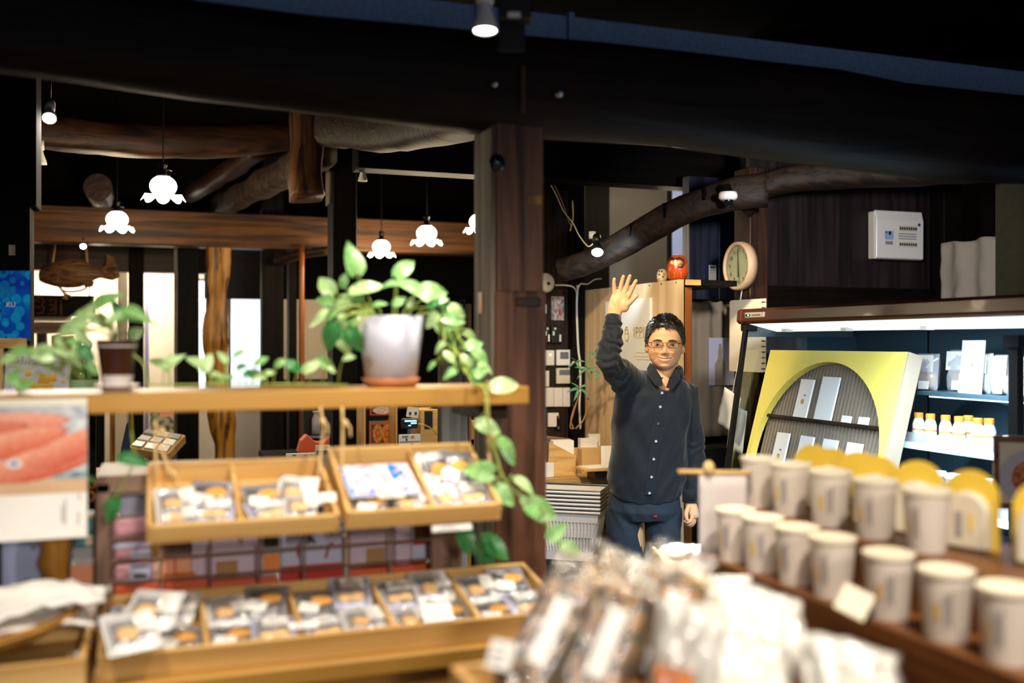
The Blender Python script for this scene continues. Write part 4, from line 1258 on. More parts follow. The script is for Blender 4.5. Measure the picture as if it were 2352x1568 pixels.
# ---- table and crate of cracker bags
ct = thing('low_table', 'dark table carrying the clear cracker bags', 'table', (.7, 1.0, 0))
part('table_top', MB().box((.36, .45, 1.03), (.985, 1.42, 1.06)), MAT['walnut_x'], ct, bevel=.002)
for (xx, yy) in ((.40, .5), (.40, 1.37), (.94, .5), (.94, 1.37)):
    part('leg', MB().box((xx - .025, yy - .025, 0), (xx + .025, yy + .025, 1.03)), MAT['walnut_x'], ct)
cr = thing('wooden_crate', 'pine crate holding the clear cracker bags', 'crate', (.55, 1.0, 1.06))
for nm, lo, hi in (('end_panel', (.385, 1.26, 1.06), (.66, 1.272, 1.15)), ('side_panel', (.375, .5, 1.06), (.387, 1.272, 1.15)), ('side_panel', (.655, .5, 1.06), (.667, 1.272, 1.12)), ('floor_panel', (.387, .5, 1.06), (.655, 1.26, 1.068))):
    part(nm, MB().box(lo, hi), MAT['pine_y'], cr, bevel=.002)
c = price_card('blank white card clipped to the corner of the pine crate', P(1150, 1560, 1.22), .034, .036, .5, rz=-.9)


def crackercol(s, t):
    n = nz2(s * 7, t * 12, 2.)
    c = mixc(hx('#5a4226'), hx('#a87c3c'), .5 + n)
    if nz2(s * 9 + 4, t * 14, 6.) > .15: c = hx('#23463a')
    if nz2(s * 8 + 9, t * 10, 12.) > .25: c = hx('#33282c')
    if nz2(s * 6, t * 9 + 3, 21.) > .3: c = hx('#b88838')
    return c


def cracker_bag(label, base, axis, wdir, w, h, th, lbl=None):
    """tall clear bag: contents block, film with a gathered crumpled top, label strip."""
    yv = Vector(axis).normalized(); xv = Vector(wdir); xv = (xv - yv * xv.dot(yv)).normalized()
    M = frame(base, xv, yv)
    r = thing('cracker_bag', label, 'bag', base)
    r['group'] = 'clear cracker bags in the crate'
    mb = MB(); mb.col = []

    def fn(a, b):
        x, y = a * 2 - 1, b
        e = (max(0, 1 - x ** 4) ** .5)
        return M @ Vector((x * w * .46, y * h * .74, th * .5 * e * (1 - .3 * b) + .006 * nz2(a * 12, b * 16, 1.)))
    n, m = 22, 30
    for j in range(m):
        for i in range(n):
            mb.v.append(tuple(fn(i / (n - 1), j / (m - 1)))); mb.col.append(crackercol(i / (n - 1) + base.x * 5, j / (m - 1)))
    mb.f = [(j * n + i, j * n + i + 1, (j + 1) * n + i + 1, (j + 1) * n + i) for j in range(m - 1) for i in range(n - 1)]
    mb.fm = [0] * len(mb.f)
    part('crackers', mb, MAT['print'], r, smooth=True)
    part('backing', MB().cbox(M @ Vector((0, h * .37, -.002)), (w * .92, h * .74, th * .2), M.to_3x3()), MAT['brown_food'], r)
    fm = MB()
    for sg in (1, -1):
        def fn2(a, b, sg=sg):
            x, y = a * 2 - 1, b
            top = smooth(.72, 1., y)
            e = max(0, 1 - x ** 4) ** .5 * (1 - .85 * smooth(.6, .86, y))
            cr_ = (.004 + .02 * top) * nz2(a * 9, b * 14, sg * 4. + base.x * 9)
            return M @ Vector((x * w * .5 * (1 - .25 * top + .25 * smooth(.88, 1, y)) + .012 * top * nz2(a * 6, b * 9, 8.), y * h, sg * (th * .56 * e + .001) + cr_))
        fm.grid(fn2, 18, 26)
    part('film', fm, MAT['bag_film'], r, smooth=True)
    if lbl:
        part('label_strip', MB().cbox(M @ Vector((lbl[0] * w, lbl[1] * h, th * .56 + .002)), (w * .26, h * .42, .001), M.to_3x3()), MAT['white_paper'], r)
    return r


lean = Vector((.30, .25, .92))
cracker_bag('clear cracker bag with a white strip nearest the crate corner', P(1195, 1610, 1.24), P(1340, 1300, 1.32) - P(1195, 1610, 1.24), RT - FW * .25, .085, .21, .05, (.06, .42))
cracker_bag('clear cracker bag with a white strip and green crackers, second in the crate', P(1330, 1640, 1.18), P(1450, 1330, 1.27) - P(1330, 1640, 1.18), RT - FW * .25, .09, .21, .05, (.08, .40))
cracker_bag('clear cracker bag standing behind the first two bags', P(1325, 1490, 1.42), P(1435, 1275, 1.48) - P(1325, 1490, 1.42), RT - FW * .2, .10, .16, .05)
cracker_bag('clear cracker bag with a crumpled top beside the white pouches', P(1470, 1560, 1.22), P(1560, 1320, 1.3) - P(1470, 1560, 1.22), RT - FW * .25, .09, .19, .05)
cracker_bag('clear cracker bag at the back of the crate, near the walnut stand', P(1490, 1470, 1.42), P(1550, 1290, 1.46) - P(1490, 1470, 1.42), RT - FW * .2, .10, .13, .05)


def white_pouch(label, c, xd, yd, w, h, th, prints=()):
    M = frame(c, xd, yd)
    r = thing('white_pouch', label, 'pouch', c)
    r['group'] = 'white glossy pouches'
    pm = pillow(w, h, th, 20, 20)
    pm.v = [tuple(M @ (Vector(p) + Vector((0, 0, .006 * nz2(p[0] * 60, p[1] * 60, c.x * 9))))) for p in pm.v]
    part('pouch', pm, MAT['pouch_white'], r, smooth=True)
    fm = pillow(w * .98, h * .98, th * 1.4, 20, 20)
    fm.v = [tuple(M @ (Vector(p) + Vector((0, 0, .010 * nz2(p[0] * 50 + 4, p[1] * 50, c.x * 5))))) for p in fm.v]
    part('film', fm, MAT['pouch_film'], r, smooth=True)
    for (x, y, ww, hh, m) in prints:
        part('print_patch', MB().cbox(M @ Vector((x * w, y * h, th * .58)), (ww * w, hh * h, .002), M.to_3x3()), MAT[m], r)
    return r


plain('pouch_white', '#f2efe6', .35, bump=.3, scale=40)
white_pouch('white glossy pouch with an orange print leaning beside the cracker bags', P(1575, 1545, 1.15), RT * .9 - FW * .3 + Vector((0, 0, -.1)), Vector((.12, .15, .9)), .085, .16, .035, ((-.12, -.08, .5, .22, 'orange'), (-.1, -.2, .5, .12, 'yellow')))
white_pouch('white glossy pouch shining under the walnut stand edge', P(1740, 1445, 1.34), RT * .9 + FW * .2 + Vector((0, 0, -.25)), Vector((-.05, .5, .6)), .15, .12, .05)
white_pouch('white glossy pouch lying lowest under the stand', P(1700, 1560, 1.16), RT + Vector((0, 0, -.1)), Vector((0, .6, .5)), .13, .11, .04)
white_pouch('white glossy pouch at the bottom edge beneath the fifth cup', P(1960, 1570, 1.13), RT + FW * .2 + Vector((0, 0, -.3)), Vector((-.1, .5, .6)), .13, .10, .04)
white_pouch('small white glossy pouch between crackers and walnut stand', P(1640, 1400, 1.45), RT, Vector((0, .4, .7)), .12, .10, .04)
# ================================================================ refrigerated open case (faces -X)
YF, YN = 3.70, 1.30
fr = thing('refrigerated_case', 'open refrigerated case with brown header and lit shelves', 'refrigerated case', (2.7, 2.5, 0))
hp = [(2.40, 1.668), (2.405, 1.712), (2.42, 1.720), (2.56, 1.722), (2.56, 1.664), (2.412, 1.655)]
part('header', MB().prism([(x, YF + .01, z) for x, z in hp], (0, YN - YF, 0)), MAT['case_brown'], fr, bevel=.004, seg=2)
part('end_cap', MB().prism([(x - .004 if x < 2.45 else x, YF + .035, z) for x, z in hp], (0, -.03, 0)), MAT['case_brown'], fr, bevel=.004, seg=2)
part('bracket', MB().box((2.415, YF - .02, 1.625), (2.47, YF + .03, 1.657)), MAT['black_metal'], fr, bevel=.003)
part('top_panel', MB().box((2.56, YN, 1.69), (3.12, YF + .02, 1.715)), MAT['dark_teal'], fr)
part('back_panel', MB().box((3.0, YN, .5), (3.12, YF + .02, 1.69)), MAT['dark_teal'], fr)
for yy in (3.25, 2.6, 1.95):
    part('seam', MB().box((2.996, yy - .003, .5), (3.0, yy + .003, 1.69)), MAT['black'], fr)
part('soffit', MB().box((2.56, YN, 1.635), (3.0, YF, 1.652)), MAT['case_grey'], fr)
df = part('light_panel', MB().prism([(2.42, YF - .03, 1.655), (2.56, YF - .03, 1.622), (2.56, YF - .03, 1.652), (2.43, YF - .03, 1.660)], (0, YN - YF + .03, 0)), MAT['led_panel'], fr)
for yy in (3.52, 3.14, 2.72):
    part('clip', MB().box((2.50, yy, 1.620), (2.535, yy + .03, 1.634)), MAT['white_gloss'], df)
ds = part('display_unit', MB().cbox(Vector((2.403, 3.60, 1.692)), (.012, .14, .022)), MAT['ivory_plastic'], fr, bevel=.002)
part('readout', MB().cbox(Vector((2.3965, 3.645, 1.692)), (.003, .034, .010)), MAT['black'], ds)
part('readout', MB().cbox(Vector((2.3945, 3.640, 1.692)), (.002, .010, .006)), glow('led_green', (.1, 1., .3), 2.), ds)
part('print_line', MB().cbox(Vector((2.3965, 3.585, 1.692)), (.002, .06, .005)), MAT['steel'], ds)
# lower body and deck
part('body', MB().prism([(2.20, YF, .0), (2.20, YF, .62), (2.26, YF, .68), (3.0, YF, .68), (3.0, YF, .0)], (0, YN - YF, 0)), MAT['case_brown'], fr)
part('deck', MB().box((2.28, YN, .68), (3.0, YF, .70)), MAT['case_grey'], fr)
# far glazed end
part('end_frame', MB().prism([(2.415, YF + .01, 1.65), (2.435, YF + .01, 1.65), (2.285, YF + .01, .66), (2.262, YF + .01, .66)], (0, -.02, 0)), MAT['black_metal'], fr, bevel=.002)
part('end_frame', MB().box((2.42, YF - .01, 1.60), (2.98, YF + .01, 1.645)), MAT['case_grey'], fr, bevel=.002)
part('end_frame', MB().box((2.70, YF - .012, .7), (2.73, YF + .01, 1.60)), MAT['case_grey'], fr)
part('end_pane', MB().prism([(2.43, YF, 1.61), (2.70, YF, 1.61), (2.70, YF, .7), (2.30, YF, .7)], (0, .006, 0)), MAT['glass_pane'], fr)
part('end_panel', MB().box((2.73, YF - .006, .7), (3.0, YF + .006, 1.60)), MAT['dark_teal'], fr)
# shelves with brackets
SHE = ((1.40, 2.64, 'dark_teal'), (1.222, 2.55, 'shelf_white'), (1.03, 2.47, 'shelf_white'), (.86, 2.40, 'shelf_white'))
for z, xf, m in SHE:
    s_ = part('shelf', MB().box((xf, YN, z - .016), (2.99, 2.92, z)), MAT[m], fr, bevel=.002)
    part('lamp_strip', MB().box((xf + .02, YN + .05, z - .022), (xf + .03, 2.88, z - .016)), MAT['led_strip'], s_)
    for yy in (2.62, 1.95):
        part('bracket', MB().prism([(2.99, yy, z - .016), (xf + .08, yy, z - .016), (xf + .08, yy, z - .03), (2.99, yy, z - .10)], (0, -.012, 0)), MAT['dark_teal'], s_)
    if m == 'shelf_white':
        part('price_rail', MB().prism([(xf, YN, z), (xf - .018, YN, z - .02), (xf - .015, YN, z - .022), (xf + .004, YN, z - .002)], (0, 2.92 - YN, 0)), MAT['shelf_white'], s_)
        part('guard', MB().box((xf + .002, YN, z), (xf + .006, 2.90, z + .035)), MAT['frost'], s_)
# black upright in front of the shelves
o = thing('price_pole', 'black upright price pole in front of the case shelves', 'pole', PX(2331, 1000, 2.45))
c = PX(2331, 784, 2.45)
part('pole', MB().box((2.44, c.y - .022, .7005), (2.465, c.y + .018, 1.585)), MAT['ceiling_dark'], o, bevel=.003)
part('hook', MB().box((2.43, c.y - .035, 1.56), (2.465, c.y + .03, 1.60)), MAT['ceiling_dark'], o, bevel=.003)
# cool light of the case's own tubes
light('case_tubes', 'AREA', (2.445, 2.5, 1.632), 80, COOL, (2.53, 2.5, 1.0), .05, sizey=2.3)
for z, xf, m in SHE[:3]:
    light('case_shelf_tube', 'AREA', (xf + .03, 2.1, z - .026), 9, COOL, (xf + .16, 2.1, z - .3), .02, sizey=1.6)

# ---- yellow display board with round opening
bo = Vector((2.285, 3.245, .69)); bu = Vector((.152, 0, .552)).normalized()
bM = frame(bo, (0, -1, 0), bu)
bh = .885; bw = .83; cy = .455; rr = .385; th = .03
yb = thing('display_board', 'yellow leaning display box with a big round opening', 'display board', bo)
N = 64
ring_in, ring_out = [], []
for i in range(N):
    a = 2 * PI * i / N + PI / 4
    cx, sx = math.cos(a), math.sin(a)
    ring_in.append((rr * cx, cy + rr * sx))
    tx = (bw / 2) / abs(cx) if abs(cx) > 1e-6 else 1e9
    ty = ((bh - cy) / sx if sx > 1e-6 else (cy / -sx if sx < -1e-6 else 1e9))
    t = min(tx, ty)
    ring_out.append((t * cx, cy + t * sx))
for (cx_, cy_) in ((-bw / 2, 0), (bw / 2, 0), (bw / 2, bh), (-bw / 2, bh)):
    ia = min(range(N), key=lambda i: (ring_out[i][0] - cx_) ** 2 + (ring_out[i][1] - cy_) ** 2)
    ring_out[ia] = (cx_, cy_)
mb = MB()
for z in (0., -th):
    mb.v += [tuple(bM @ Vector((x, y, z))) for x, y in ring_in] + [tuple(bM @ Vector((x, y, z))) for x, y in ring_out]
mb.f = []
for i in range(N):
    j = (i + 1) % N
    mb.f += [(i, N + i, N + j, j), (2 * N + i, 2 * N + j, 3 * N + j, 3 * N + i), (i, j, 2 * N + j, 2 * N + i), (N + i, 3 * N + i, 3 * N + j, N + j)]
mb.fm = [0] * len(mb.f)
part('face_panel', mb, plain('board_yellow', '#ecdc6a', .4), yb)
part('side_strip', MB().cbox(bM @ Vector((bw / 2 + .003, bh / 2, -.032)), (.006, bh, .064), bM.to_3x3()), plain('board_edge', '#9c8f7c', .5), yb)
part('back_panel', MB().cbox(bM @ Vector((0, bh / 2, -th - .030)), (bw, bh, .006), bM.to_3x3()), MAT['ceiling_dark'], yb)
for i in range(37):
    x = -.378 + i * .021
    part('slat', MB().cbox(bM @ Vector((x, cy, -th - .020)), (.0095, .8, .010), bM.to_3x3()), MAT['slat_wood'] if 'slat_wood' in MAT else plain('slat_wood', '#8f8272', .5, var=.15, scale=30), yb)
LED = (.605, .365, .12)
for y in LED:
    part('ledge', MB().cbox(bM @ Vector((0, y, -th - .004)), (.76, .012, .036), bM.to_3x3()), MAT['old_x'], yb)


def box_packet(label, x, y, w, h, mark=True, dz=0.):
    M = bM @ Matrix.Translation((x, y + .006, -th + .0 + dz)) @ Matrix.Rotation(random.uniform(-.02, .02), 4, 'Z')
    r = thing('flat_packet', label, 'packet', M @ Vector((0, 0, 0)))
    r['group'] = 'white packets on the yellow display board'
    part('packet', MB().cbox(M @ Vector((0, h / 2, 0)), (w, h, .008), M.to_3x3()), MAT['white_gloss'], r, bevel=.001)
    if mark:
        part('print_mark', MB().lathe([(.0, .0045), (.011, .0045), (.011, .0048)], 12, M @ Vector((.0, h * .42, 0)), M=M.to_3x3()), MAT['gold'], r)
        part('print_mark', MB().cbox(M @ Vector((.006, h * .58, .0044)), (.012, .006, .001), M.to_3x3()), MAT['grey_print'], r)
    return r


def bx_(u):  # board x from a pixel column at ledge height
    return None


box_packet('tall white packet on the upper ledge of the yellow board, far one', -.15, LED[0], .085, .16)
box_packet('tallest plain white packet in the middle of the upper ledge', -.005, LED[0], .105, .175, False)
box_packet('small blank white card on the upper ledge, next to the tallest packet', .135, LED[0], .052, .028, False)
box_packet('small blank white card at the near end of the upper ledge', .232, LED[0], .055, .030, False)
for i, x in enumerate((-.225, -.07, .075, .215)):
    box_packet(f'white packet with a gold mark, {NTH[i]} from the far end of the middle ledge', x, LED[1], .085, .17)


# ---- goods on the case shelves
def make_bottle():
    r = thing('orange_lid_bottle', 'x', 'bottle')
    part('glass_body', MB().lathe([(.0, .0), (.020, .0), (.0215, .004), (.0215, .062), (.016, .078), (.014, .082), (.014, .088), (.0, .088)], 20), MAT['white_gloss'], r, smooth=True, local=True)
    part('cap', MB().lathe([(.0, .084), (.0158, .084), (.0158, .100), (.0145, .102), (.0, .102)], 20), MAT['orange'], r, local=True)
    part('label_band', MB().lathe([(.0219, .010), (.0219, .046)], 20, cap=False), MAT['white_paper'], r, local=True)
    part('label_stripe', MB().lathe([(.0222, .040), (.0222, .046)], 20, cap=False), MAT['orange'], r, local=True)
    part('print_mark', MB().lathe([(.0222, .018), (.0222, .032)], 20, cap=False).__class__().box((-.0226, -.006, .016), (-.021, .006, .034)), MAT['grey_print'], r, local=True)
    return r


bt = make_bottle()
for i, (u, xx) in enumerate(((2110, 2.60), (2137, 2.60), (2172, 2.60), (2203, 2.60), (2224, 2.66), (2246, 2.60), (2272, 2.62))):
    o = bt if i == 0 else cp(bt)
    p = PX(u, 784, xx)
    o.location = (xx, p.y, 1.2222); o.rotation_euler = (0, 0, random.uniform(-.3, .3))
    o['label'] = f'white bottle with orange cap, {NTH[i]} from the yellow board'; o['group'] = 'orange capped bottles in the case'


def snack_pouch(label, u, xx, z, w, h, lowmat='cracker', group='snack pouches in the case'):
    p = PX(u, 784, xx)
    base = Vector((xx, p.y, z))
    M = frame(base, (0, -1, 0), (.08, 0, 1))
    r = thing('snack_pouch', label, 'pouch', base); r['group'] = group
    pm = pillow(w, h, .05, 14, 14)
    pm.v = [tuple(M @ (Vector(q) + Vector((0, h / 2, 0)))) for q in pm.v]
    part('pouch', pm, MAT['frost'], r, smooth=True)
    part('contents', MB().sphere(M @ Vector((0, h * .3, 0)), (.016, w * .42, h * .28), 16, 10), MAT[lowmat], r, smooth=True)
    part('header_label', MB().cbox(M @ Vector((0, h * .72, .022)), (w * .86, h * .46, .002), M.to_3x3()), MAT['white_paper'], r)
    part('price_label', MB().cbox(M @ Vector((w * .1, h * .13, .026)), (w * .45, h * .22, .002), M.to_3x3()), MAT['white_paper'], r)
    return r


snack_pouch('clear pouch of pale crackers on the top case shelf, next to the yellow board', 2128, 2.70, 1.4005, .11, .135)
snack_pouch('clear pouch of crackers behind the standing photo card', 2205, 2.76, 1.4005, .12, .15)
snack_pouch('clear pouch of seaweed crackers beside the standing photo card', 2250, 2.70, 1.4005, .10, .14, 'brown_food')
snack_pouch('clear pouch on the top case shelf, just before the black pole', 2300, 2.70, 1.4005, .08, .135)
snack_pouch('clear pouch on the top case shelf, beyond the black pole', 2362, 2.70, 1.4005, .08, .135)
p = PX(2228, 784, 2.665); M = frame(Vector((2.665, p.y, 1.4005)), (0, -1, 0), (.10, 0, 1))
r = thing('photo_card', 'white photo card standing on the top case shelf', 'card', M.translation)
part('card', MB().cbox(M @ Vector((0, .092, 0)), (.10, .184, .004), M.to_3x3()), MAT['white_gloss'], r)
printed('print', M @ Matrix.Translation((0, .125, .002)), .098, .11, 24, 24, lambda s, t: mixc(hx('#dfe6f6'), hx('#8f86b8'), max(0, 1 - math.hypot(s - .5, t - .25) * 2.4) + .3 * nz2(s * 9, t * 9)), r)
part('price_label', MB().cbox(M @ Vector((-.006, .035, .004)), (.09, .064, .002), M.to_3x3()), MAT['white_paper'], r)


def make_tub():
    r = thing('lidded_tub', 'x', 'tub')
    part('tub', MB().lathe([(.0, .0), (.020, .0), (.025, .05), (.0, .05)], 18), MAT['frost'], r, local=True)
    part('contents', MB().lathe([(.0, .003), (.017, .003), (.020, .03), (.0, .03)], 14), MAT['lilac_film'], r, local=True)
    part('lid', MB().lathe([(.0, .048), (.0275, .048), (.0275, .056), (.0, .057)], 18), MAT['white_gloss'], r, local=True)
    return r


tub = make_tub()
for i, u in enumerate((2092, 2120, 2154, 2190, 2228, 2262)):
    o = tub if i == 0 else cp(tub)
    p = PX(u, 784, 2.52)
    o.location = (2.52, p.y, 1.0305); o.scale = (1, 1, 1.95)
    o['label'] = f'clear tub with white lid on the third case shelf, {NTH[i]} from the yellow board'; o['group'] = 'lidded tubs in the case'
# bright packs lower in the case
for i, (u, xx, z, w, h, m, lab) in enumerate(((2075, 2.46, .862, .05, .07, 'frost', 'milky white pack seen between the upper cups'), (2190, 2.46, .862, .08, .08, 'lilac_film', 'white and green pack low in the case by the arched pouches'),
                                              (2300, 2.46, .862, .08, .06, 'frost', 'white pack low in the case under the framed picture'), (2340, 2.44, .862, .09, .05, 'shelf_white', 'white tray low in the case beneath the framed picture'))):
    p = PX(u, 784, xx); b = Vector((xx, p.y, z)); M = frame(b, (0, -1, 0), (.3, 0, 1))
    r = thing('food_pack', lab, 'pack', b)
    pm = pillow(w, h, .03, 10, 10); pm.v = [tuple(M @ (Vector(q) + Vector((0, h / 2, 0)))) for q in pm.v]
    part('pack', pm, MAT[m], r, smooth=True)
    part('band', MB().cbox(M @ Vector((0, h * .35, .015)), (w * .8, h * .16, .004), M.to_3x3()), MAT[('moss', 'orange_red', 'red', 'orange_red')[i]], r)
# small white jars near the black pole
for i, u in enumerate((2312, 2344)):
    p = PX(u, 784, 2.56)
    solid('white_jar', MB().lathe([(.0, .0), (.02, .0), (.021, .004), (.021, .045), (.022, .046), (.022, .058), (.0, .059)], 18, (2.575, p.y, 1.2225)), MAT['white_gloss'], ['white jar on the middle shelf just before the black pole', 'white jar on the middle shelf beyond the black pole'][i], 'jar')

# ---- framed picture of a bowl
c = P(2345, 1085, 2.45)
M = frame(c, RT * .95 - FW * .3, Vector((.04, 0, 1)))
pf = thing('framed_picture', 'brown wooden frame with a photo of food in a bowl', 'framed picture', c - Vector((0, 0, .088)))
for (x, y, ww, hh) in ((0, .083, .125, .014), (0, -.083, .125, .014), (-.056, 0, .013, .18), (.056, 0, .013, .18)):
    part('frame_bar', MB().cbox(M @ Vector((x, y, .004)), (ww, hh, .014), M.to_3x3()), MAT['walnut_x'], pf, bevel=.001)


def bowlcol(s, t):
    q = math.hypot((s - .75) / .75, (t - .42) / .45)
    c = hx('#d9cbb6')
    if q < 1: c = hx('#b9b2bc') if q > .62 else mixc(hx('#8a2a12'), hx('#d8803a'), .5 + nz2(s * 12, t * 14, 3.))
    return c


part('backing', MB().cbox(M @ Vector((0, 0, -.002)), (.11, .16, .003), M.to_3x3()), MAT['cream_paper'], pf)
printed('photo', M, .10, .155, 40, 50, bowlcol, pf)
part('stand', MB().tube([M @ Vector((0, -.05, -.004)), M @ Vector((0, -.09, -.04)), M @ Vector((.0, -.17, -.05))], .004, 6), MAT['walnut_x'], pf)
# ================================================================ lamps
def make_pendant(lit=True):
    """flower shaped opal glass shade on a dark socket and cord; origin at the shade's lower rim."""
    r = thing('pendant_lamp', 'x', 'pendant lamp')

    def dome(a, b):
        th = 2 * PI * a; ph = b * PI * .80
        return (.061 * math.sin(ph) * math.cos(th) * (1 - .10 * b ** 4), .061 * math.sin(ph) * math.sin(th) * (1 - .10 * b ** 4), .072 + .052 * math.cos(ph))

    def frill(a, b):
        th = 2 * PI * a
        pet = abs(math.cos(4 * th)) ** .7            # eight petals
        rad = .040 + .046 * b + .012 * pet * b
        z = .036 - .010 * b - .020 * pet * b ** 2 + .010 * (1 - pet) * b
        return (rad * math.cos(th), rad * math.sin(th), z)
    part('shade', MB().grid(dome, 40, 18, True), MAT['lamp_glass'], r, smooth=True, local=True)
    part('frill', MB().grid(frill, 96, 8, True), MAT['lamp_frill'], r, smooth=True, local=True)
    part('socket', MB().lathe([(.0, .118), (.03, .118), (.032, .128), (.016, .132), (.016, .165), (.019, .168), (.019, .176), (.006, .182), (.0, .182)], 18), MAT['black_metal'], r, smooth=True, local=True)
    part('switch', MB().tube([(.014, 0, .15), (.034, 0, .148), (.038, 0, .145)], .0022, 6), MAT['steel'], r, local=True)
    return r


pd = make_pendant()
for i, (u, v, d, lab) in enumerate(((375, 465, 4.55, 'largest opal flower lamp hanging under the bowed log beam'), (269, 534, 5.65, 'smaller opal flower lamp in front of the amber beam, above the fish'),
                                    (980, 565, 5.85, 'opal flower lamp on a thin grey cord nearer the pillar'), (876, 592, 6.75, 'opal flower lamp with a black socket beside the dark square post'),
                                    (1100, 537, 6.2, 'opal flower lamp half hidden behind the pillar'))):
    o = pd if i == 0 else cp(pd)
    p = P(u, v, d); o.location = p; o.rotation_euler = (0, 0, i * .5)
    o['label'] = lab; o['group'] = 'opal flower pendant lamps'
    RM[o.name] = Matrix.Translation(p) @ Matrix.Rotation(i * .5, 4, 'Z')
    hc = 3.1 - p.z
    part('cord', MB().tube([(0, 0, .18), (0, 0, .5), (0, 0, hc)], .0032, 6), MAT['black'], o, local=True)
    part('ceiling_rose', MB().lathe([(.0, hc), (.03, hc), (.035, hc - .01), (.0, hc - .012)], 14), MAT['black'], o, local=True)
    light('pendant_bulb', 'POINT', p + Vector((0, 0, -.04)), 20, (1.0, .78, .50), size=.06)
    light('pendant_bulb', 'POINT', p + Vector((.12, -.12, .12)), 1.5, (1.0, .78, .50), size=.04)


def spot_lamp(label, p, aim, face='spot_face', s=1., power=12, col=NEUT, arm=None, off=False, body='white_plastic'):
    r = thing('spot_lamp', label, 'spotlight', p)
    z = (Vector(aim) - Vector(p)).normalized(); q = z.to_track_quat('-Z', 'Y').to_matrix().to_4x4(); q.translation = Vector(p)
    L = lambda pr: MB().lathe([(a * s, b * s) for a, b in pr], 20, q.translation, M=q.to_3x3())
    part('reflector', L([(.0, .062), (.012, .062), (.014, .045), (.0245, .012), (.0255, .0), (.0235, .0), (.022, .004)]), MAT[body], r, smooth=True)
    part('lens', L([(.0, .003), (.0232, .0025)]), MAT[face if not off else 'ivory_plastic'], r)
    part('neck', L([(.0, .10), (.017, .10), (.0175, .06), (.0, .06)]), MAT[body], r, smooth=True)
    e = q @ Vector((0, 0, .10 * s))
    part('arm', MB().tube([e, e + Vector((0, 0, .03)), e + Vector((0, 0, .12))] if arm is None else [e] + arm, .0035 * s, 8), MAT['black_metal'], r, smooth=True)
    part('mount', MB().lathe([(.0, 0), (.014 * s, 0), (.014 * s, .03 * s), (.0, .03 * s)], 14, e + Vector((0, 0, .05 * s)) if arm is None else arm[-1]), MAT['white_plastic'], r, smooth=True)
    if power and not off:
        light('spot_bulb', 'SPOT', q @ Vector((0, 0, -.01)), power, col, aim, .02, 80, .8)
    return r


spot_lamp('white spotlight hanging in front of the galvanised duct', P(1114, 72, 2.05), P(1114, 800, 2.0), power=34)
spot_lamp('white spotlight on a bracket beside the dark corner post', P(113, 272, 3.9), P(70, 800, 3.02), power=75, s=1.12, arm=[P(116, 185, 3.9), Vector((P(116, 185, 3.9).x, P(116, 185, 3.9).y, 3.1))])
spot_lamp('white spotlight half hidden behind the dark corner post', P(93, 378, 4.6), P(110, 800, 4.8), power=2, s=1.1, arm=[P(92, 330, 4.6), Vector((P(92, 330, 4.6).x, P(92, 330, 4.6).y, 3.1))])
spot_lamp('small unlit spotlight under the thin black beam', P(833, 416, 4.98), P(833, 800, 4.98), power=0, s=.9, off=True, arm=[P(833, 392, 4.98), P(833, 378, 4.95)])
spot_lamp('glaring cool spotlight clamped to the curved beam', P(1372, 580, 4.6), P(1378, 760, 4.25), 'spot_face_cool', 1.15, 16, COOL, body='black', arm=[P(1366, 556, 4.72), P(1360, 548, 4.8)])
spot_lamp('tiny cool spotlight behind the hanging wooden fish', P(191, 566, 6.4), P(195, 800, 5.5), 'spot_face_cool', .8, 6, COOL, body='black', arm=[P(191, 550, 6.4), P(191, 530, 6.5)])
# light thrown by the cool lamp on the curved beam
light('clamp_lamp_spill', 'SPOT', P(1388, 588, 4.56), 9, COOL, P(1404, 604, 4.84), .02, 85, .5)
tf = thing('transformer_box', 'black box with a small label beside the hanging spotlight', 'box', P(1182, 45, 2.12))
part('case', MB().cbox(P(1182, 5, 2.14), (.072, .05, .085), Matrix.Rotation(-YAW, 3, 'Z')), MAT['black'], tf, bevel=.003)
part('label_card', MB().cbox(P(1181, 34, 2.108), (.026, .002, .011), Matrix.Rotation(-YAW, 3, 'Z')), MAT['white_plastic'], tf)
part('bracket', MB().cbox(P(1176, 78, 2.17), (.058, .02, .075), Matrix.Rotation(-YAW, 3, 'Z')), MAT['black'], tf)

# ================================================================ things on the walls behind the man
def wallbox(name, label, cat, u0, u1, v0, v1, mat, Y=5.098, dy=.02, parts=(), group=None):
    mb = uvbox(MB(), u0, u1, v0, v1, Y - dy, dy)
    o = solid(name, mb, MAT[mat], label, cat, group=group, bevel=.004, seg=2)
    for (pn, a, b, c, d, m) in parts:
        part(pn, uvbox(MB(), a, b, c, d, Y - dy - .002, .003), MAT[m] if isinstance(m, str) else m, o)
    return o


c = PY(1253, 650, 5.07)
o = solid('alarm_sounder', MB().lathe([(.0, .0), (.055, .0), (.055, .02), (.045, .034), (.0, .038)], 32, PY(1250, 650, 5.098), M=Matrix.Rotation(PI / 2, 3, 'X')), MAT['white_plastic'], 'round white alarm disc half hidden by the pillar', 'alarm', smooth=True)
part('dot', MB().lathe([(.0, .0), (.009, .0), (.009, .003), (.0, .003)], 14, PY(1260, 651, 5.06), M=Matrix.Rotation(PI / 2, 3, 'X')), MAT['black'], o)
pcard = wallbox('photo_leaflet', 'faded photo leaflet pinned on the switch wall', 'leaflet', 1266, 1297, 680, 736, 'frame_x', dy=.008)
printed('photo', frame(PY(1281.5, 708, 5.088), (1, 0, 0), (0, 0, 1)), .072, .132, 24, 36, lambda s, t: mixc(mixc(hx('#cfc3c4'), hx('#6f5f68'), .5 + nz2(s * 5, t * 6)), hx('#a8483c'), 1. if (.55 < s < .75 and .2 < t < .45) else 0.), pcard)
wallbox('wall_plate', 'small white plate beside the photo leaflet', 'plate', 1246, 1256, 698, 720, 'white_plastic')
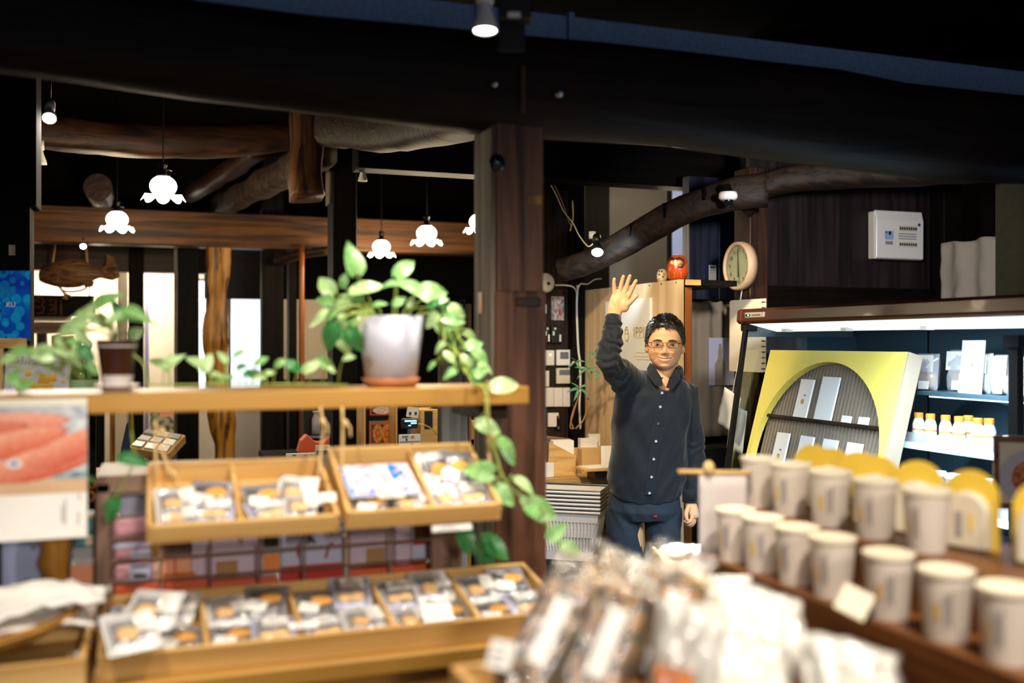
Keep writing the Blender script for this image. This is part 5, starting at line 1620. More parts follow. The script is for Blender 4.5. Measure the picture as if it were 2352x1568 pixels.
for i, (a, b) in enumerate(((1249, 1264), (1267, 1290))):
    k = wallbox('key_case', ['black key case half hidden by the pillar', 'black key case with hanging tags'][i], 'key case', a, b, 748, 788, 'black', dy=.02,
                parts=(('tag', a + 3, a + 7, 760, 770, 'white_plastic'), ('tag', b - 5, b - 1, 768, 784, 'white_plastic'), ('tag', a + 6, a + 11, 752, 757, 'ivory_plastic')))
wallbox('wall_switch_plate', 'white switch plate with a small orange lamp', 'switch', 1248, 1274, 804, 839, 'white_plastic', parts=(('lamp', 1262, 1267, 812, 817, glow('lamp_orange', (1., .55, .2), 1.2)),))
wallbox('thermostat', 'white thermostat with a grey screen', 'thermostat', 1279, 1313, 803, 839, 'white_gloss', parts=(('screen', 1287, 1306, 808, 824, 'grey_print'),))
wallbox('thermostat', 'yellowed thermostat below the white thermostat', 'thermostat', 1279, 1312, 845, 881, 'ivory_plastic', parts=(('screen', 1285, 1309, 849, 861, 'grey_print'),))
wallbox('wall_switch_plate', 'narrow white remote beside the yellowed thermostat', 'switch', 1248, 1262, 851, 888, 'white_plastic')
for i, (a, b) in enumerate(((1251, 1272), (1273, 1293), (1294, 1314))):
    wallbox('light_switch', f'blank white switch cover, {["first", "second", "third"][i]} of three beside the pillar', 'switch', a, b, 890, 934, 'white_plastic', group='row of white switch covers')
wallbox('memo_pad', 'tilted white memo pad low on the switch wall', 'memo', 1260, 1284, 948, 980, 'white_paper')
wallbox('wall_phone', 'small black handset low on the switch wall', 'phone', 1277, 1290, 953, 988, 'glass_dark', parts=(('button', 1281, 1285, 956, 960, 'steel'), ('button', 1281, 1285, 980, 985, 'steel')))


def cable(label, pts, r=.004, mat='white_plastic'):
    return solid('cable', MB().tube(spline(pts, 6), r, 7), MAT[mat], label, 'cable', smooth=True)


cable('white cable running down beside the plywood partition', [PY(1327, v, 5.02) + Vector((dx, 0, 0)) for v, dx in ((655, 0), (700, -.006), (760, -.002), (805, .004), (830, .012), (880, .016), (930, .010), (985, .016))], .006)
cable('pale cable from the alarm disc to the corner post', [PY(1276, 655, 5.06), PY(1300, 655, 5.05), PY(1318, 660, 5.02), PY(1326, 675, 5.02)])
cable('pale cable running from the corner post up to the curved beam', [PY(1327, 665, 5.02), PY(1334, 652, 5.0), PY(1350, 652, 4.95), PY(1366, 642, 4.9), PY(1382, 640, 4.88)], .0035, 'ivory_plastic')
cable('grey loose cable hanging from the black beam to the cool spotlight', [P(1266, 425, 5.0), P(1280, 452, 5.0), P(1295, 485, 5.0), P(1316, 512, 4.9), P(1330, 540, 4.85), P(1350, 565, 4.8), P(1362, 560, 4.78)], .003, 'ivory_plastic')
cable('second grey loose cable hanging from the black beam', [P(1274, 425, 5.02), P(1290, 460, 5.02), P(1304, 500, 5.0), P(1312, 520, 4.98)], .0025, 'kraft')
cable('short yellow cable beside the loose grey cables', [P(1315, 460, 5.0), P(1316, 500, 5.0), P(1310, 530, 5.0)], .0035, 'yellow')

# plaque on the plywood partition
Mp = frame(PX(1447, 770, 2.258), (0, -1, 0), (0, 0, 1))
y0, y1 = PX(1395, 784, 2.258).y, PX(1498, 784, 2.258).y
z0, z1 = PX(1447, 875, 2.258).z, PX(1470, 686, 2.258).z
pq = thing('name_plaque', 'white plaque with a pale gold logo on the plywood partition', 'plaque', (2.258, (y0 + y1) / 2, z0))
part('panel', MB().box((2.246, y1, z0), (2.261, y0, z1)), MAT['white_gloss'], pq, bevel=.002)
lettering('lettering', 'IPPIN', .075, frame(PX(1474, 764, 2.245), (0, -1, 0), (0, 0, 1)), 'gold', pq, spacing=1.05)
part('logo', MB().tube([PX(1440, 767, 2.245) + Vector((0, .022 * math.cos(a), .036 * math.sin(a))) for a in [2 * PI * i / 20 for i in range(21)]], .003, 6), MAT['gold'], pq)
part('logo', MB().tube([PX(1440, 767, 2.245) + Vector((0, .012 * math.cos(a), .012 + .012 * math.sin(a))) for a in [2 * PI * i / 14 for i in range(15)]], .0025, 6), MAT['gold'], pq)
for v, w_ in ((775, .16), (809, .14), (818, .2), (825, .15)):
    part('print_line', MB().cbox(PX(1477, v, 2.245), (.001, w_, .006), None), MAT['ivory_plastic'], pq)

# ---- counter with its things
cn = thing('counter', 'pine counter of thick boards behind the man', 'counter', (1.95, 4.6, 0))
part('counter_top', MB().box((1.66, 4.27, .905), (2.25, 5.05, .942)), MAT['counter_x'], cn, bevel=.003)
part('lower_board', MB().box((1.66, 4.30, .845), (2.25, 4.34, .897)), MAT['counter_x'], cn, bevel=.003)
part('back_board', MB().box((1.66, 4.98, .0), (2.25, 5.03, .905)), MAT['black_x'], cn)
for xx in (1.69, 2.18):
    part('leg', MB().box((xx, 4.36, 0), (xx + .06, 4.42, .905)), MAT['counter_x'], cn)
ZC = .9425


def on_counter(u, d): q = P(u, 784, d); return Vector((q.x, q.y, ZC))


p = on_counter(1286, 4.75)
Mh = Matrix.Rotation(-.15, 3, 'Z')
mh = thing('magazine_file', 'slanted pine magazine file on the counter', 'magazine file', p)
part('side_panel', MB().prism([p + Mh @ Vector(q) for q in ((-.066, -.04, 0), (.062, -.04, 0), (.062, -.04, .10), (-.062, -.04, .165))], Mh @ Vector((0, .008, 0))), MAT['pine_x'], mh, bevel=.001)
part('side_panel', MB().prism([p + Mh @ Vector(q) for q in ((-.066, .04, 0), (.062, .04, 0), (.062, .04, .17), (-.055, .04, .185))], Mh @ Vector((0, .006, 0))), MAT['frame_x'], mh, bevel=.001)
part('paper_stack', MB().cbox(p + Mh @ Vector((.01, 0, .085)), (.10, .066, .165), Mh), MAT['white_paper'], mh)
part('front_panel', MB().cbox(p + Mh @ Vector((.064, 0, .05)), (.006, .08, .10), Mh), MAT['pine_x'], mh)
o = solid('small_box', MB().cbox(on_counter(1256, 4.7) + Vector((0, 0, .033)), (.06, .05, .066), Mh), MAT['white_plastic'], 'small white box beside the magazine file', 'box', bevel=.002)
o = solid('card_box', MB().cbox(on_counter(1354, 4.86) + Vector((0, 0, .062)), (.10, .08, .124), Mh), MAT['kraft_light'], 'open kraft box with papers standing on the counter', 'box', bevel=.002)
part('paper_stack', MB().cbox(on_counter(1350, 4.86) + Vector((0, 0, .14)), (.085, .05, .05), Mh), MAT['white_paper'], o)
part('paper_stack', MB().cbox(on_counter(1364, 4.88) + Vector((0, 0, .155)), (.055, .03, .06), Mh), MAT['ivory_plastic'], o)
solid('standing_card', MB().cbox(on_counter(1400, 4.72) + Vector((0, 0, .072)), (.08, .006, .142), Matrix.Rotation(-.3, 3, 'Z') @ Matrix.Rotation(-.12, 3, 'X')), MAT['white_paper'], 'blank white card standing on the counter beside the man', 'card')
o = solid('writing_board', MB().cbox(on_counter(1378, 4.62) + Vector((0, 0, .05)), (.20, .14, .012), Matrix.Rotation(-.1, 3, 'Z')), MAT['pine_x'], 'pine board carrying paper sheets on the counter', 'board', bevel=.002)
part('support', MB().cbox(on_counter(1390, 4.64) + Vector((0, 0, .021)), (.14, .11, .042), Matrix.Rotation(-.1, 3, 'Z')), MAT['black'], o)
part('sheet', MB().cbox(on_counter(1374, 4.62) + Vector((0, 0, .0585)), (.15, .10, .004), Matrix.Rotation(.1, 3, 'Z')), MAT['white_paper'], o)
# money plant
p = on_counter(1316, 5.02)
mp_ = thing('money_tree', 'slim money tree in a pale pot on the counter', 'plant', p)
part('pot', MB().lathe([(.0, .0), (.03, .0), (.042, .10), (.038, .10), (.035, .09), (.0, .088)], 24, p), MAT['kraft_light'], mp_, smooth=True)
for (a, b, c_) in (((1318, 985), (1312, 960), (1332, 900)), ((1322, 985), (1345, 950), (1362, 830)), ((1316, 985), (1310, 975), (1328, 910))):
    part('stem', MB().tube(spline([P(*a, 5.0), P(*b, 5.0), P(*c_, 4.98)], 6), .004, 6), MAT['kraft'], mp_, smooth=True)
for (hx_, hy_, r_, n_) in ((1347, 847, 24, 6), (1330, 892, 26, 5), (1366, 812, 22, 5), (1322, 830, 20, 4), (1378, 855, 20, 4)):
    for i in range(n_):
        a = 2 * PI * i / n_ + hx_ + random.uniform(-.3, .3)
        put_leaf(mp_, P(hx_ + 4 * math.cos(a), hy_ + 3 * math.sin(a), 4.97), P(hx_ + r_ * math.cos(a), hy_ + r_ * .85 * math.sin(a) + 5, 4.95), 'leaf_money')

# ---- six shopping baskets in a stack on a dark stool
def make_basket():
    r = thing('shopping_basket', 'x', 'basket')
    A_, B_, H_ = .135, .095, .21          # half sizes at the rim, height

    def wall(z): f = .76 + .24 * z / H_; return A_ * f, B_ * f
    mb = MB()
    def bar(p, q, w=.0035):
        mb.tube([p, q], w, 4)
    # floor and solid bands
    def band(z0, z1, t=.003):
        a0, b0 = wall(z0); a1, b1 = wall(z1)
        R0 = [(-a0, -b0, z0), (a0, -b0, z0), (a0, b0, z0), (-a0, b0, z0)]; R1 = [(-a1, -b1, z1), (a1, -b1, z1), (a1, b1, z1), (-a1, b1, z1)]
        m = MB(); m.rings([R0, R1], False)
        return m
    for nm, z0, z1 in (('band', 0, .045), ('band', .10, .125), ('band', .165, H_)):
        o = part(nm, band(z0, z1), MAT['basket_white'], r, local=True)
        o.modifiers.new('s', 'SOLIDIFY').thickness = .003
    a0, b0 = wall(0)
    part('floor_panel', MB().box((-a0, -b0, 0), (a0, b0, .003)), MAT['basket_white'], r, local=True)
    z0, z1 = .04, .17
    def corner(f, s, z):
        a, b = wall(z)
        return {0: (f * a, -b, z), 1: (f * a, b, z), 2: (-a, f * b, z), 3: (a, f * b, z)}[s]
    for s, n in ((0, 17), (1, 17), (2, 12), (3, 12)):
        for i in range(n):
            f = -1 + 2 * (i + .5) / n
            mb.tube([corner(f, s, z0), corner(f, s, z1)], .0032, 4)
    part('ribs', mb, MAT['basket_white'], r, local=True, kind='stuff')
    a1, b1 = wall(H_)
    a1 += .006; b1 += .006
    part('rim', MB().tube([(-a1, -b1, H_), (a1, -b1, H_), (a1, b1, H_), (-a1, b1, H_), (-a1, -b1, H_)], .0055, 6), MAT['basket_white'], r, local=True)
    for sg in (-1, 1):
        part('handle', MB().tube([(-a1 - .003, -.01, H_ + .006), (-a1 - .002, sg * b1 * .96, H_ + .007), (a1 + .002, sg * b1 * .96, H_ + .007), (a1 + .003, -.01, H_ + .006)], .0042, 6), MAT['handle_green'], r, local=True)
    return r


bs = make_basket()
bp0 = P(1318, 784, 4.3); zb = P(1318, 1278, 4.3).z
for i in range(6):
    o = bs if i == 0 else cp(bs)
    o.location = (bp0.x - .01, bp0.y, zb + i * .0165); o.rotation_euler = (0, 0, -.62)
    o['label'] = f'white plastic shopping basket, {("lowest", "second lowest", "third from the bottom", "third from the top", "second from the top", "uppermost")[i]} in the nested stack'
    o['group'] = 'nested shopping baskets'
stl = thing('low_stool', 'dark stool under the nested shopping baskets', 'stool', (bp0.x, bp0.y, 0))
part('seat', MB().box((bp0.x - .14, bp0.y - .12, zb - .035), (bp0.x + .14, bp0.y + .12, zb - .002)), MAT['black_x'], stl, bevel=.003)
for sx in (-.11, .11):
    for sy in (-.09, .09):
        part('leg', MB().box((bp0.x + sx - .015, bp0.y + sy - .015, 0), (bp0.x + sx + .015, bp0.y + sy + .015, zb - .035)), MAT['black_z'], stl)

# ---- daruma dolls on the little shelf
def daruma(label, p, s, cat='doll', yaw=0., small=False):
    r = thing('daruma_doll' if not small else 'paper_figurine', label, cat, p)
    R = Matrix.Rotation(yaw, 3, 'Z')
    T = lambda v: Vector(p) + R @ (Vector(v) * s)
    prof = [(.0, .0), (.030, .0), (.042, .012), (.050, .04), (.049, .07), (.042, .10), (.026, .120), (.0, .126)]
    part('body', MB().lathe([(a * s, b * s) for a, b in prof], 28, p), MAT['daruma_red' if not small else 'daruma_cream'], r, smooth=True)
    if not small:
        # face looks along local -x
        part('face', MB().sphere(T((-.020, -.004, .080)), (.029 * s, .033 * s, .028 * s), 20, 12, R), MAT['daruma_cream'], r, smooth=True)
        for sg in (-1, 1):
            part('eye_ring', MB().sphere(T((-.041, sg * .016 - .004, .084)), (.009 * s, .0135 * s, .0125 * s), 14, 8, R), MAT['orange'], r, smooth=True)
            part('eye', MB().sphere(T((-.0475, sg * .016 - .004, .085)), (.004 * s, .0055 * s, .0055 * s), 12, 8, R), MAT['white_gloss'], r, smooth=True)
            part('brow', MB().tube([T((-.044, sg * .004 - .004, .100)), T((-.040, sg * .018 - .004, .106)), T((-.030, sg * .030 - .004, .098)), T((-.028, sg * .033 - .004, .08)), T((-.034, sg * .028 - .004, .064)), T((-.042, sg * .012 - .004, .062))], .0062 * s, 7), MAT['daruma_black'], r, smooth=True)
        part('nose', MB().sphere(T((-.049, -.004, .076)), (.005 * s, .006 * s, .008 * s), 10, 7, R), MAT['daruma_cream'], r, smooth=True)
        for i in range(5):
            yv = -.028 + i * .014
            part('gold_line', MB().tube([T((-.047 + abs(yv) * .35, yv, .05)), T((-.050 + abs(yv) * .4, yv * 1.1, .035)), T((-.042 + abs(yv) * .4, yv, .014))], .0016 * s, 5), MAT['gold'], r)
    else:
        part('face', MB().sphere(T((-.026, 0, .092)), (.024 * s, .026 * s, .022 * s), 14, 9, R), MAT['daruma_cream'], r, smooth=True)
        for (a, b, c_) in ((-.044, -.010, .10), (-.044, .010, .10), (-.045, -.022, .05), (-.049, .012, .07)):
            part('spot', MB().sphere(T((a, b, c_)), (.006 * s, .009 * s, .009 * s), 10, 7, R), MAT['daruma_black'], r, smooth=True)
        for (a, b, c_) in ((-.046, .018, .03), (-.040, -.026, .075)):
            part('patch', MB().sphere(T((a, b, c_)), (.006 * s, .011 * s, .013 * s), 10, 7, R), MAT['orange'], r, smooth=True)
    return r


daruma('red daruma doll with a pale bearded face on the partition shelf', PX(1556, 784, 2.33) * 1 + Vector((0, 0, 1.8625 - PX(1556, 784, 2.33).z)), 1.0, yaw=.75)
q = PX(1521, 784, 2.31)
daruma('small cream spotted paper figurine beside the red daruma doll', Vector((2.31, q.y, 1.8625)), .52, 'figurine', .75, True)
# the shelf under the dolls reaches as far as the small one
part('board', MB().box((2.286, 4.45, 1.835), (2.56, 4.75, 1.862)), MAT['black_x'], bpy.data.objects['wall_shelf'])

# ---- clock
cx = 2.70
solid('pillar', MB().box((2.708, 4.10, 0), (2.81, 4.24, 2.42)), MAT['old_z'], 'brown post carrying the round wall clock', 'post', kind='structure', bevel=.004)
ck = PX(1709, 611, 2.705)
Rk = Matrix.Rotation(-PI / 2, 3, 'Y')
cl = thing('wall_clock', 'round wall clock with a pale wooden rim', 'clock', ck - Vector((0, 0, .115)))
part('rim', MB().lathe([(.096, .0), (.115, .0), (.118, .02), (.116, .046), (.108, .05), (.100, .046), (.099, .013)], 48, ck, M=Rk, cap=False), MAT['kraft_light'] if False else plain('clock_rim', '#b89c80', .5), cl, smooth=True)
part('dial', MB().lathe([(.0, .028), (.1, .028), (.1, .030), (.0, .030)], 40, ck, M=Rk), MAT['dial'] if 'dial' in MAT else plain('dial', '#f3e8bd', .5), cl)
for h in range(1, 13):
    a = PI / 2 - h * PI / 6
    c = ck + Vector((-.0312, -.078 * math.cos(a), .078 * math.sin(a)))
    lettering('numeral', str(h), .028, frame(c, (0, -1, 0), (0, 0, 1)), 'black', cl)
for (ln, an, w_) in ((.055, PI / 2 - 2 * PI * (5.96 / 12), .006), (.08, PI / 2 - 2 * PI * (59.5 / 60), .004), (.085, PI / 2 - 2 * PI * .47, .0016)):
    dv = Vector((0, -math.cos(an), math.sin(an)))
    part('hand', MB().tube([ck + Vector((-.034, 0, 0)) - dv * .015, ck + Vector((-.034, 0, 0)) + dv * ln], w_ / 2, 6), MAT['black'], cl)
part('glass_cover', MB().lathe([(.0, .041), (.099, .040), (.099, .042), (.0, .043)], 40, ck, M=Rk), MAT['glass_pane'], cl)
cable('pair of white cords hanging below the clock', [ck + Vector((-.01, .0, -.11)), ck + Vector((-.012, .012, -.16)), ck + Vector((-.012, .014, -.2))], .003)
# hanging calendar below the clock
Mc = frame(PX(1714, 772, 2.69), Vector((.10, -1, 0)), Vector((0, .05, 1)))
ca = thing('spiral_calendar', 'blank beige spiral bound sheets hanging below the clock', 'calendar', Mc.translation - Vector((0, 0, .3)))
part('sheet', MB().cbox(Mc @ Vector((0, 0, 0)), (.25, .34, .004), Mc.to_3x3()), MAT['cream_paper'], ca)
part('sheet', MB().cbox(Mc @ Vector((.004, .004, -.006)), (.262, .345, .004), Mc.to_3x3()), MAT['ivory_plastic'], ca)
for i in range(13):
    part('ring', MB().tube([Mc @ Vector((.115, .16 - i * .026, .003)), Mc @ Vector((.125, .16 - i * .026, .008)), Mc @ Vector((.134, .16 - i * .026, -.004))], .0022, 5), MAT['black_metal'], ca)
# papers hung beside the case end
for i, (u, v, w_, h_, ro, lab) in enumerate(((1690, 940, .13, .17, .35, 'white paper bag hung beside the glazed case end'), (1715, 990, .12, .20, .18, 'creased white sheet behind the glazed case end'))):
    Mq = frame(PX(u, v, 2.46), Vector((.05, -1, 0)), Vector((0, -.0, 1))) @ Matrix.Rotation(-ro, 4, 'Z')
    Mq.translation.y = 3.80 + .03 * i
    Mq.translation.x = 2.40 + .06 * i
    o = solid('paper_sheet', MB().grid(lambda a, b: Mq @ Vector(((a - .5) * w_, (b - .5) * h_, .006 * nz2(a * 4, b * 4, i * 5.))), 10, 10), MAT['white_paper'], lab, 'paper', smooth=True)
    o.modifiers.new('s', 'SOLIDIFY').thickness = .0015
    part('string', MB().tube([Mq @ Vector((0, h_ / 2 - .01, 0)), Vector((2.44, 3.735, 1.64))], .0012, 5), MAT['white_paper'], o)

# ---- short curtain in the doorway
def curtain(name, label, fn, mat, nx=60, ny=14):
    o = solid(name, MB().grid(fn, nx, ny), MAT[mat], label, 'curtain', smooth=True)
    o.modifiers.new('s', 'SOLIDIFY').thickness = .003
    return o


xa, xb = 2.505, 2.95
zt, zl = 1.785, 1.10
cu = curtain('door_curtain', 'short brown grey curtain in the doorway behind the man', lambda a, b: (xa + (xb - xa) * a, 4.40 + .012 * math.sin(a * 34) * (.4 + .6 * b) + .01 * math.sin(a * 11 + 1), zl + (zt - zl) * b), 'grey_cloth')
part('rod', MB().tube([(2.40, 4.40, zt + .002), (3.0, 4.40, zt + .002)], .008, 8), MAT['black_metal'], cu)
Mq = frame((PY(1657, 830, 4.375).x, 4.375, PY(1657, 830, 4.375).z), (1, 0, 0), (0, 0, 1))


def bottlecol(s, t):
    q = abs(s - .45)
    w_ = .2 if t < .42 else (.2 - .12 * smooth(.42, .6, t) if t < .6 else .08 * (1 - .3 * smooth(.6, .86, t)))
    if q < w_ and t < .88: return hx('#8b7f70')
    return hx('#b3b3cc')


printed('print', Mq, .15, .24, 40, 60, bottlecol, cu, off=0.)
wallc = thing('door_notice', 'small white notice on the dark blue door', 'notice', PY(1637, 650, 4.585))
part('sheet', uvbox(MB(), 1629, 1645, 609, 646, 4.583, .004), MAT['white_paper'], wallc)
part('print_line', uvbox(MB(), 1631, 1643, 611, 616, 4.581, .002), MAT['grey_print'], wallc)
solid('storage_bin', MB().box((2.42, 4.14, .3), (2.72, 4.34, 1.07)), MAT['black'], 'black bin standing below the doorway curtain', 'bin', bevel=.004)
cb_ = P(1672, 452, 4.45)
dc = thing('dome_camera', 'white dome security camera under the black beam', 'camera', P(1672, 478, 4.45))
part('housing', MB().lathe([(.0, .026), (.038, .026), (.042, .014), (.042, .0), (.032, -.010), (.0, -.010)], 28, cb_ + Vector((0, 0, -.005))), MAT['white_plastic'], dc, smooth=True)
part('dome', MB().sphere(cb_ + Vector((0, 0, -.016)), (.025, .025, .027), 18, 12), MAT['glass_dark'], dc, smooth=True)
part('bracket', MB().tube([cb_ + Vector((0, 0, .018)), cb_ + Vector((0, .02, .05))], .022, 8), MAT['ceiling_dark'], dc)

# ---- breaker box
Yb = 4.278
bk_ = thing('breaker_box', 'white electrical breaker box on the dark plank wall', 'breaker box', PY(2060, 600, Yb))
x0, x1 = PY(2013, 784, Yb - .07).x, PY(2121, 784, Yb - .07).x
zb0, zb1 = PY(2065, 596, Yb - .07).z, PY(2065, 484, Yb - .07).z
part('housing', MB().box((x0 + .004, Yb - .05, zb0 + .004), (x1 - .004, Yb, zb1 - .004)), MAT['ivory_plastic'], bk_, bevel=.004)
part('cover', MB().prism([(x0, Yb - .05, zb0), (x0, Yb - .07, zb0 + .006), (x0, Yb - .072, zb1 - .05), (x0, Yb - .058, zb1), (x0, Yb - .05, zb1)], (x1 - x0, 0, 0)), MAT['white_gloss'], bk_, bevel=.003)
fx = lambda s: x0 + (x1 - x0) * s
fz = lambda t: zb0 + (zb1 - zb0) * t
for (s0, s1, t0, t1) in ((.46, .86, .58, .70), (.46, .86, .26, .37)):
    w_ = part('window_strip', MB().box((fx(s0), Yb - .0735, fz(t0)), (fx(s1), Yb - .071, fz(t1))), MAT['ivory_plastic'], bk_)
    for i in range(8):
        s = s0 + .02 + i * (s1 - s0 - .02) / 8
        part('toggle', MB().box((fx(s), Yb - .077, fz(t0 + .03)), (fx(s + .022), Yb - .073, fz(t1 - .03))), MAT['black'], w_)
for t in (.52, .47, .42):
    part('print_line', MB().box((fx(.46), Yb - .0728, fz(t)), (fx(.84), Yb - .0718, fz(t + .022))), MAT['print_grey'], bk_)
stk = part('sticker', MB().box((fx(.17), Yb - .0728, fz(.40)), (fx(.35), Yb - .0715, fz(.58))), plain('sticker_blue', '#9db6e6', .4), bk_)
part('print_mark', MB().box((fx(.25), Yb - .0733, fz(.50)), (fx(.30), Yb - .0725, fz(.57))), MAT['black'], stk)
part('print_mark', MB().box((fx(.18), Yb - .0733, fz(.53)), (fx(.22), Yb - .0725, fz(.56))), MAT['navy'], stk)
part('warning_text', MB().box((fx(.18), Yb - .0728, fz(.30)), (fx(.34), Yb - .0715, fz(.37))), MAT['print_grey'], bk_)
part('lock', MB().lathe([(.0, .0), (.008, .0), (.008, .003), (.0, .003)], 14, Vector((fx(.9), Yb - .071, fz(.73))), M=Matrix.Rotation(PI / 2, 3, 'X')), MAT['navy'], bk_)

# ---- linen cloth and mossy post at the far side
curtain('linen_cloth', 'wrinkled grey linen cloth hung above the case', lambda a, b: (3.95 + .015 * math.sin(a * 17) + .012 * nz2(a * 6, b * 5, 3.), 4.19 - .46 * a, 1.60 + (.50 + .006 * math.sin(a * 12)) * b), 'linen', 50, 24)
struct('pillar', MB().box((3.86, 3.3, 0), (4.05, 3.745, 2.8)), 'moss', 'mossy green brown post beside the linen cloth', 'post', bevel=.004)

# ================================================================ back room things
# carved fish of a pot hook, hung on two cords
fc = P(178, 628, 7.05)
Mf = frame(fc, RT, (0, 0, 1)) @ Matrix.Scale(1.36, 4)
ff = thing('carved_fish', 'carved wooden fish hanging from a cord above the plant', 'carving', P(178, 655, 7.05))


def fishbody(a, b):
    t = b; x = -.195 + .33 * t
    hgt = .070 * math.sin(PI * min(1, (t + .06) / 1.12)) ** .7 * (1 - .55 * smooth(.6, 1, t)) + .008
    zc = .010 * math.sin(t * PI) - .012 + .01 * t
    th = 2 * PI * a
    return Mf @ Vector((x, zc + hgt * math.sin(th), .042 * math.sin(PI * min(1, t + .05)) ** .6 * math.cos(th) * (1 - .6 * smooth(.6, 1, t)) + .004 * math.cos(th)))


part('body', MB().grid(fishbody, 28, 26, True), MAT['carved'], ff, smooth=True)
part('tail', MB().prism([Mf @ Vector(q) for q in ((.11, -.022, -.014), (.17, -.035, -.014), (.205, -.015, -.014), (.20, .03, -.014), (.178, .09, -.014), (.145, .105, -.014), (.140, .04, -.014), (.10, .022, -.014))], -FW * -.038), MAT['carved'], ff, bevel=.006, seg=2)
part('fin', MB().prism([Mf @ Vector(q) for q in ((.04, -.045, .02), (.10, -.04, .02), (.09, -.07, .02), (.05, -.075, .02))], -FW * .012), MAT['carved'], ff, bevel=.003)
part('mouth', MB().sphere(Mf @ Vector((-.192, -.03, .0)), (.012, .012, .014), 10, 8), MAT['black'], ff, smooth=True)
part('eye', MB().sphere(Mf @ Vector((-.14, .018, .032)), (.010, .010, .010), 12, 8), MAT['old_x'], ff, smooth=True)
for pts in ([(-.10, -.06), (-.08, -.085), (-.04, -.095), (.03, -.085), (.05, -.065)], [(-.09, -.075), (-.065, -.11), (-.055, -.135)], [(-.065, -.105), (-.03, -.12)], [(-.06, -.115), (-.075, -.13)]):
    part('twig', MB().tube(spline([Mf @ Vector((x, z, .0)) for x, z in pts], 4), .008, 7), MAT['kraft'], ff, smooth=True)
for (x, c_) in ((-.13, 'orange'), (.052, 'kraft')):
    part('cord', MB().tube([Mf @ Vector((x, .045, 0)), Mf @ Vector((x + (.025 if x < 0 else -.012), .22, 0)), Mf @ Vector((x + (.07 if x < 0 else -.03), .75, 0))], .006, 6), MAT['rope'], ff)
# carved signboard
sg = thing('carved_signboard', 'dark signboard with red brown carved characters', 'signboard', PY(145, 726, 7.9))
part('board', uvbox(MB(), 60, 216, 678, 727, 7.9, .07), MAT['black_x'], sg)
for u in (70, 205):
    q = PY(u, 680, 7.96); part('hanger', MB().tube([q, Vector((q.x, 7.98, 2.11))], .006, 6), MAT['black'], sg)
for pts in ([(84, 684), (96, 684), (101, 691), (96, 699), (101, 708), (97, 718), (84, 720)], [(80, 690), (92, 692)], [(82, 704), (94, 706)], [(112, 690), (128, 688), (128, 720), (110, 722)], [(114, 700), (122, 700), (122, 712), (114, 712)], [(140, 686), (140, 724)]):
    part('stroke', MB().tube([PY(u, v, 7.895) for u, v in pts], .007, 6), plain('carved_red', '#5a2a12', .6) if 'carved_red' not in MAT else MAT['carved_red'], sg)
# blue bubble poster on an easel
pb = P(22, 785, 3.1)
Mb = frame(P(10, 702, 3.1), RT, (0, 0, 1))
bp_ = thing('blue_poster', 'blue poster of bright bubbles on a small wooden easel', 'poster', pb)
part('panel', MB().cbox(Mb @ Vector((0, 0, -.003)), (.163, .219, .005), Mb.to_3x3()), MAT['navy'], bp_)
BUB = [(random.random(), random.random(), random.uniform(.03, .11), random.random()) for _ in range(60)]


def bubcol(s, t):
    c = mixc(hx('#1438c0'), hx('#0f6fe0'), .5 + nz2(s * 3, t * 3, 1.))
    for (x, y, r_, k_) in BUB:
        q = math.hypot(s - x, (t - y) * 1.33)
        if q < r_: c = mixc(c, hx('#18b8f0') if k_ < .5 else hx('#1a90c8'), .55 if q < r_ * .85 else .8)
        if k_ > .85 and q < r_ * .6: c = mixc(c, hx('#0a1f90'), .7)
    return c


printed('print', Mb, .161, .217, 90, 120, bubcol, bp_, 'print_gloss')
lettering('lettering', 'KU', .022, Mb @ Matrix.Translation((.006, .0025, .002)), 'white_gloss', bp_, align='LEFT')
part('easel_ledge', MB().cbox(P(20, 788, 3.09), (.11, .03, .008), Mb.to_3x3()), MAT['pine_x'], bp_)
part('easel_leg', MB().tube([P(2, 790, 3.1), P(2, 905, 3.1)], .008, 6), MAT['pine_z'], bp_)
part('easel_leg', MB().tube([P(-30, 640, 3.12), P(-30, 905, 3.12)], .008, 6), MAT['pine_z'], bp_)
# ledge that carries easel, card and bottle
zl_ = P(100, 906, 3.05).z
lg = solid('side_table', MB().box((-1.0, 3.05, zl_ - .03), (PY(218, 784, 3.2).x, 3.5, zl_)), MAT['black_x'], 'dark ledge behind the shelf carrying the easel and green bottle', 'table', bevel=.003)
for xx in (-.95, PY(218, 784, 3.2).x - .05):
    for yy in (3.07, 3.45):
        part('leg', MB().box((xx, yy, 0), (xx + .04, yy + .04, zl_ - .03)), MAT['black_z'], lg)
Mk = frame(P(86, 858, 2.98), RT, (0, .12, 1))
kc = thing('caramel_card', 'white card with yellow cubes printed on it, behind the leaves', 'card', P(86, 905, 2.98))
part('card', MB().cbox(Mk @ Vector((0, 0, -.002)), (.196, .122, .003), Mk.to_3x3()), MAT['white_paper'], kc)
CUB = [(.42, .22, .07), (.55, .16, .08), (.68, .2, .08), (.6, .38, .09), (.74, .4, .07), (.3, .3, .06), (.85, .62, .04), (.9, .3, .03), (.2, .12, .04), (.36, .5, .05)]


def cubcol(s, t):
    c = hx('#d9d7e2')
    for (x, y, r_) in CUB:
        if abs(s - x) < r_ and abs(t - y) < r_ * 1.3: c = mixc(hx('#e8a020'), hx('#f6d468'), smooth(-1, 1, (t - y) / r_ / 1.3) + .2 * nz2(s * 20, t * 20))
    if t > .72 and .1 < s < .5 and nz2(s * 40, t * 16, 7.) > .22: c = hx('#6a5a78')
    return c


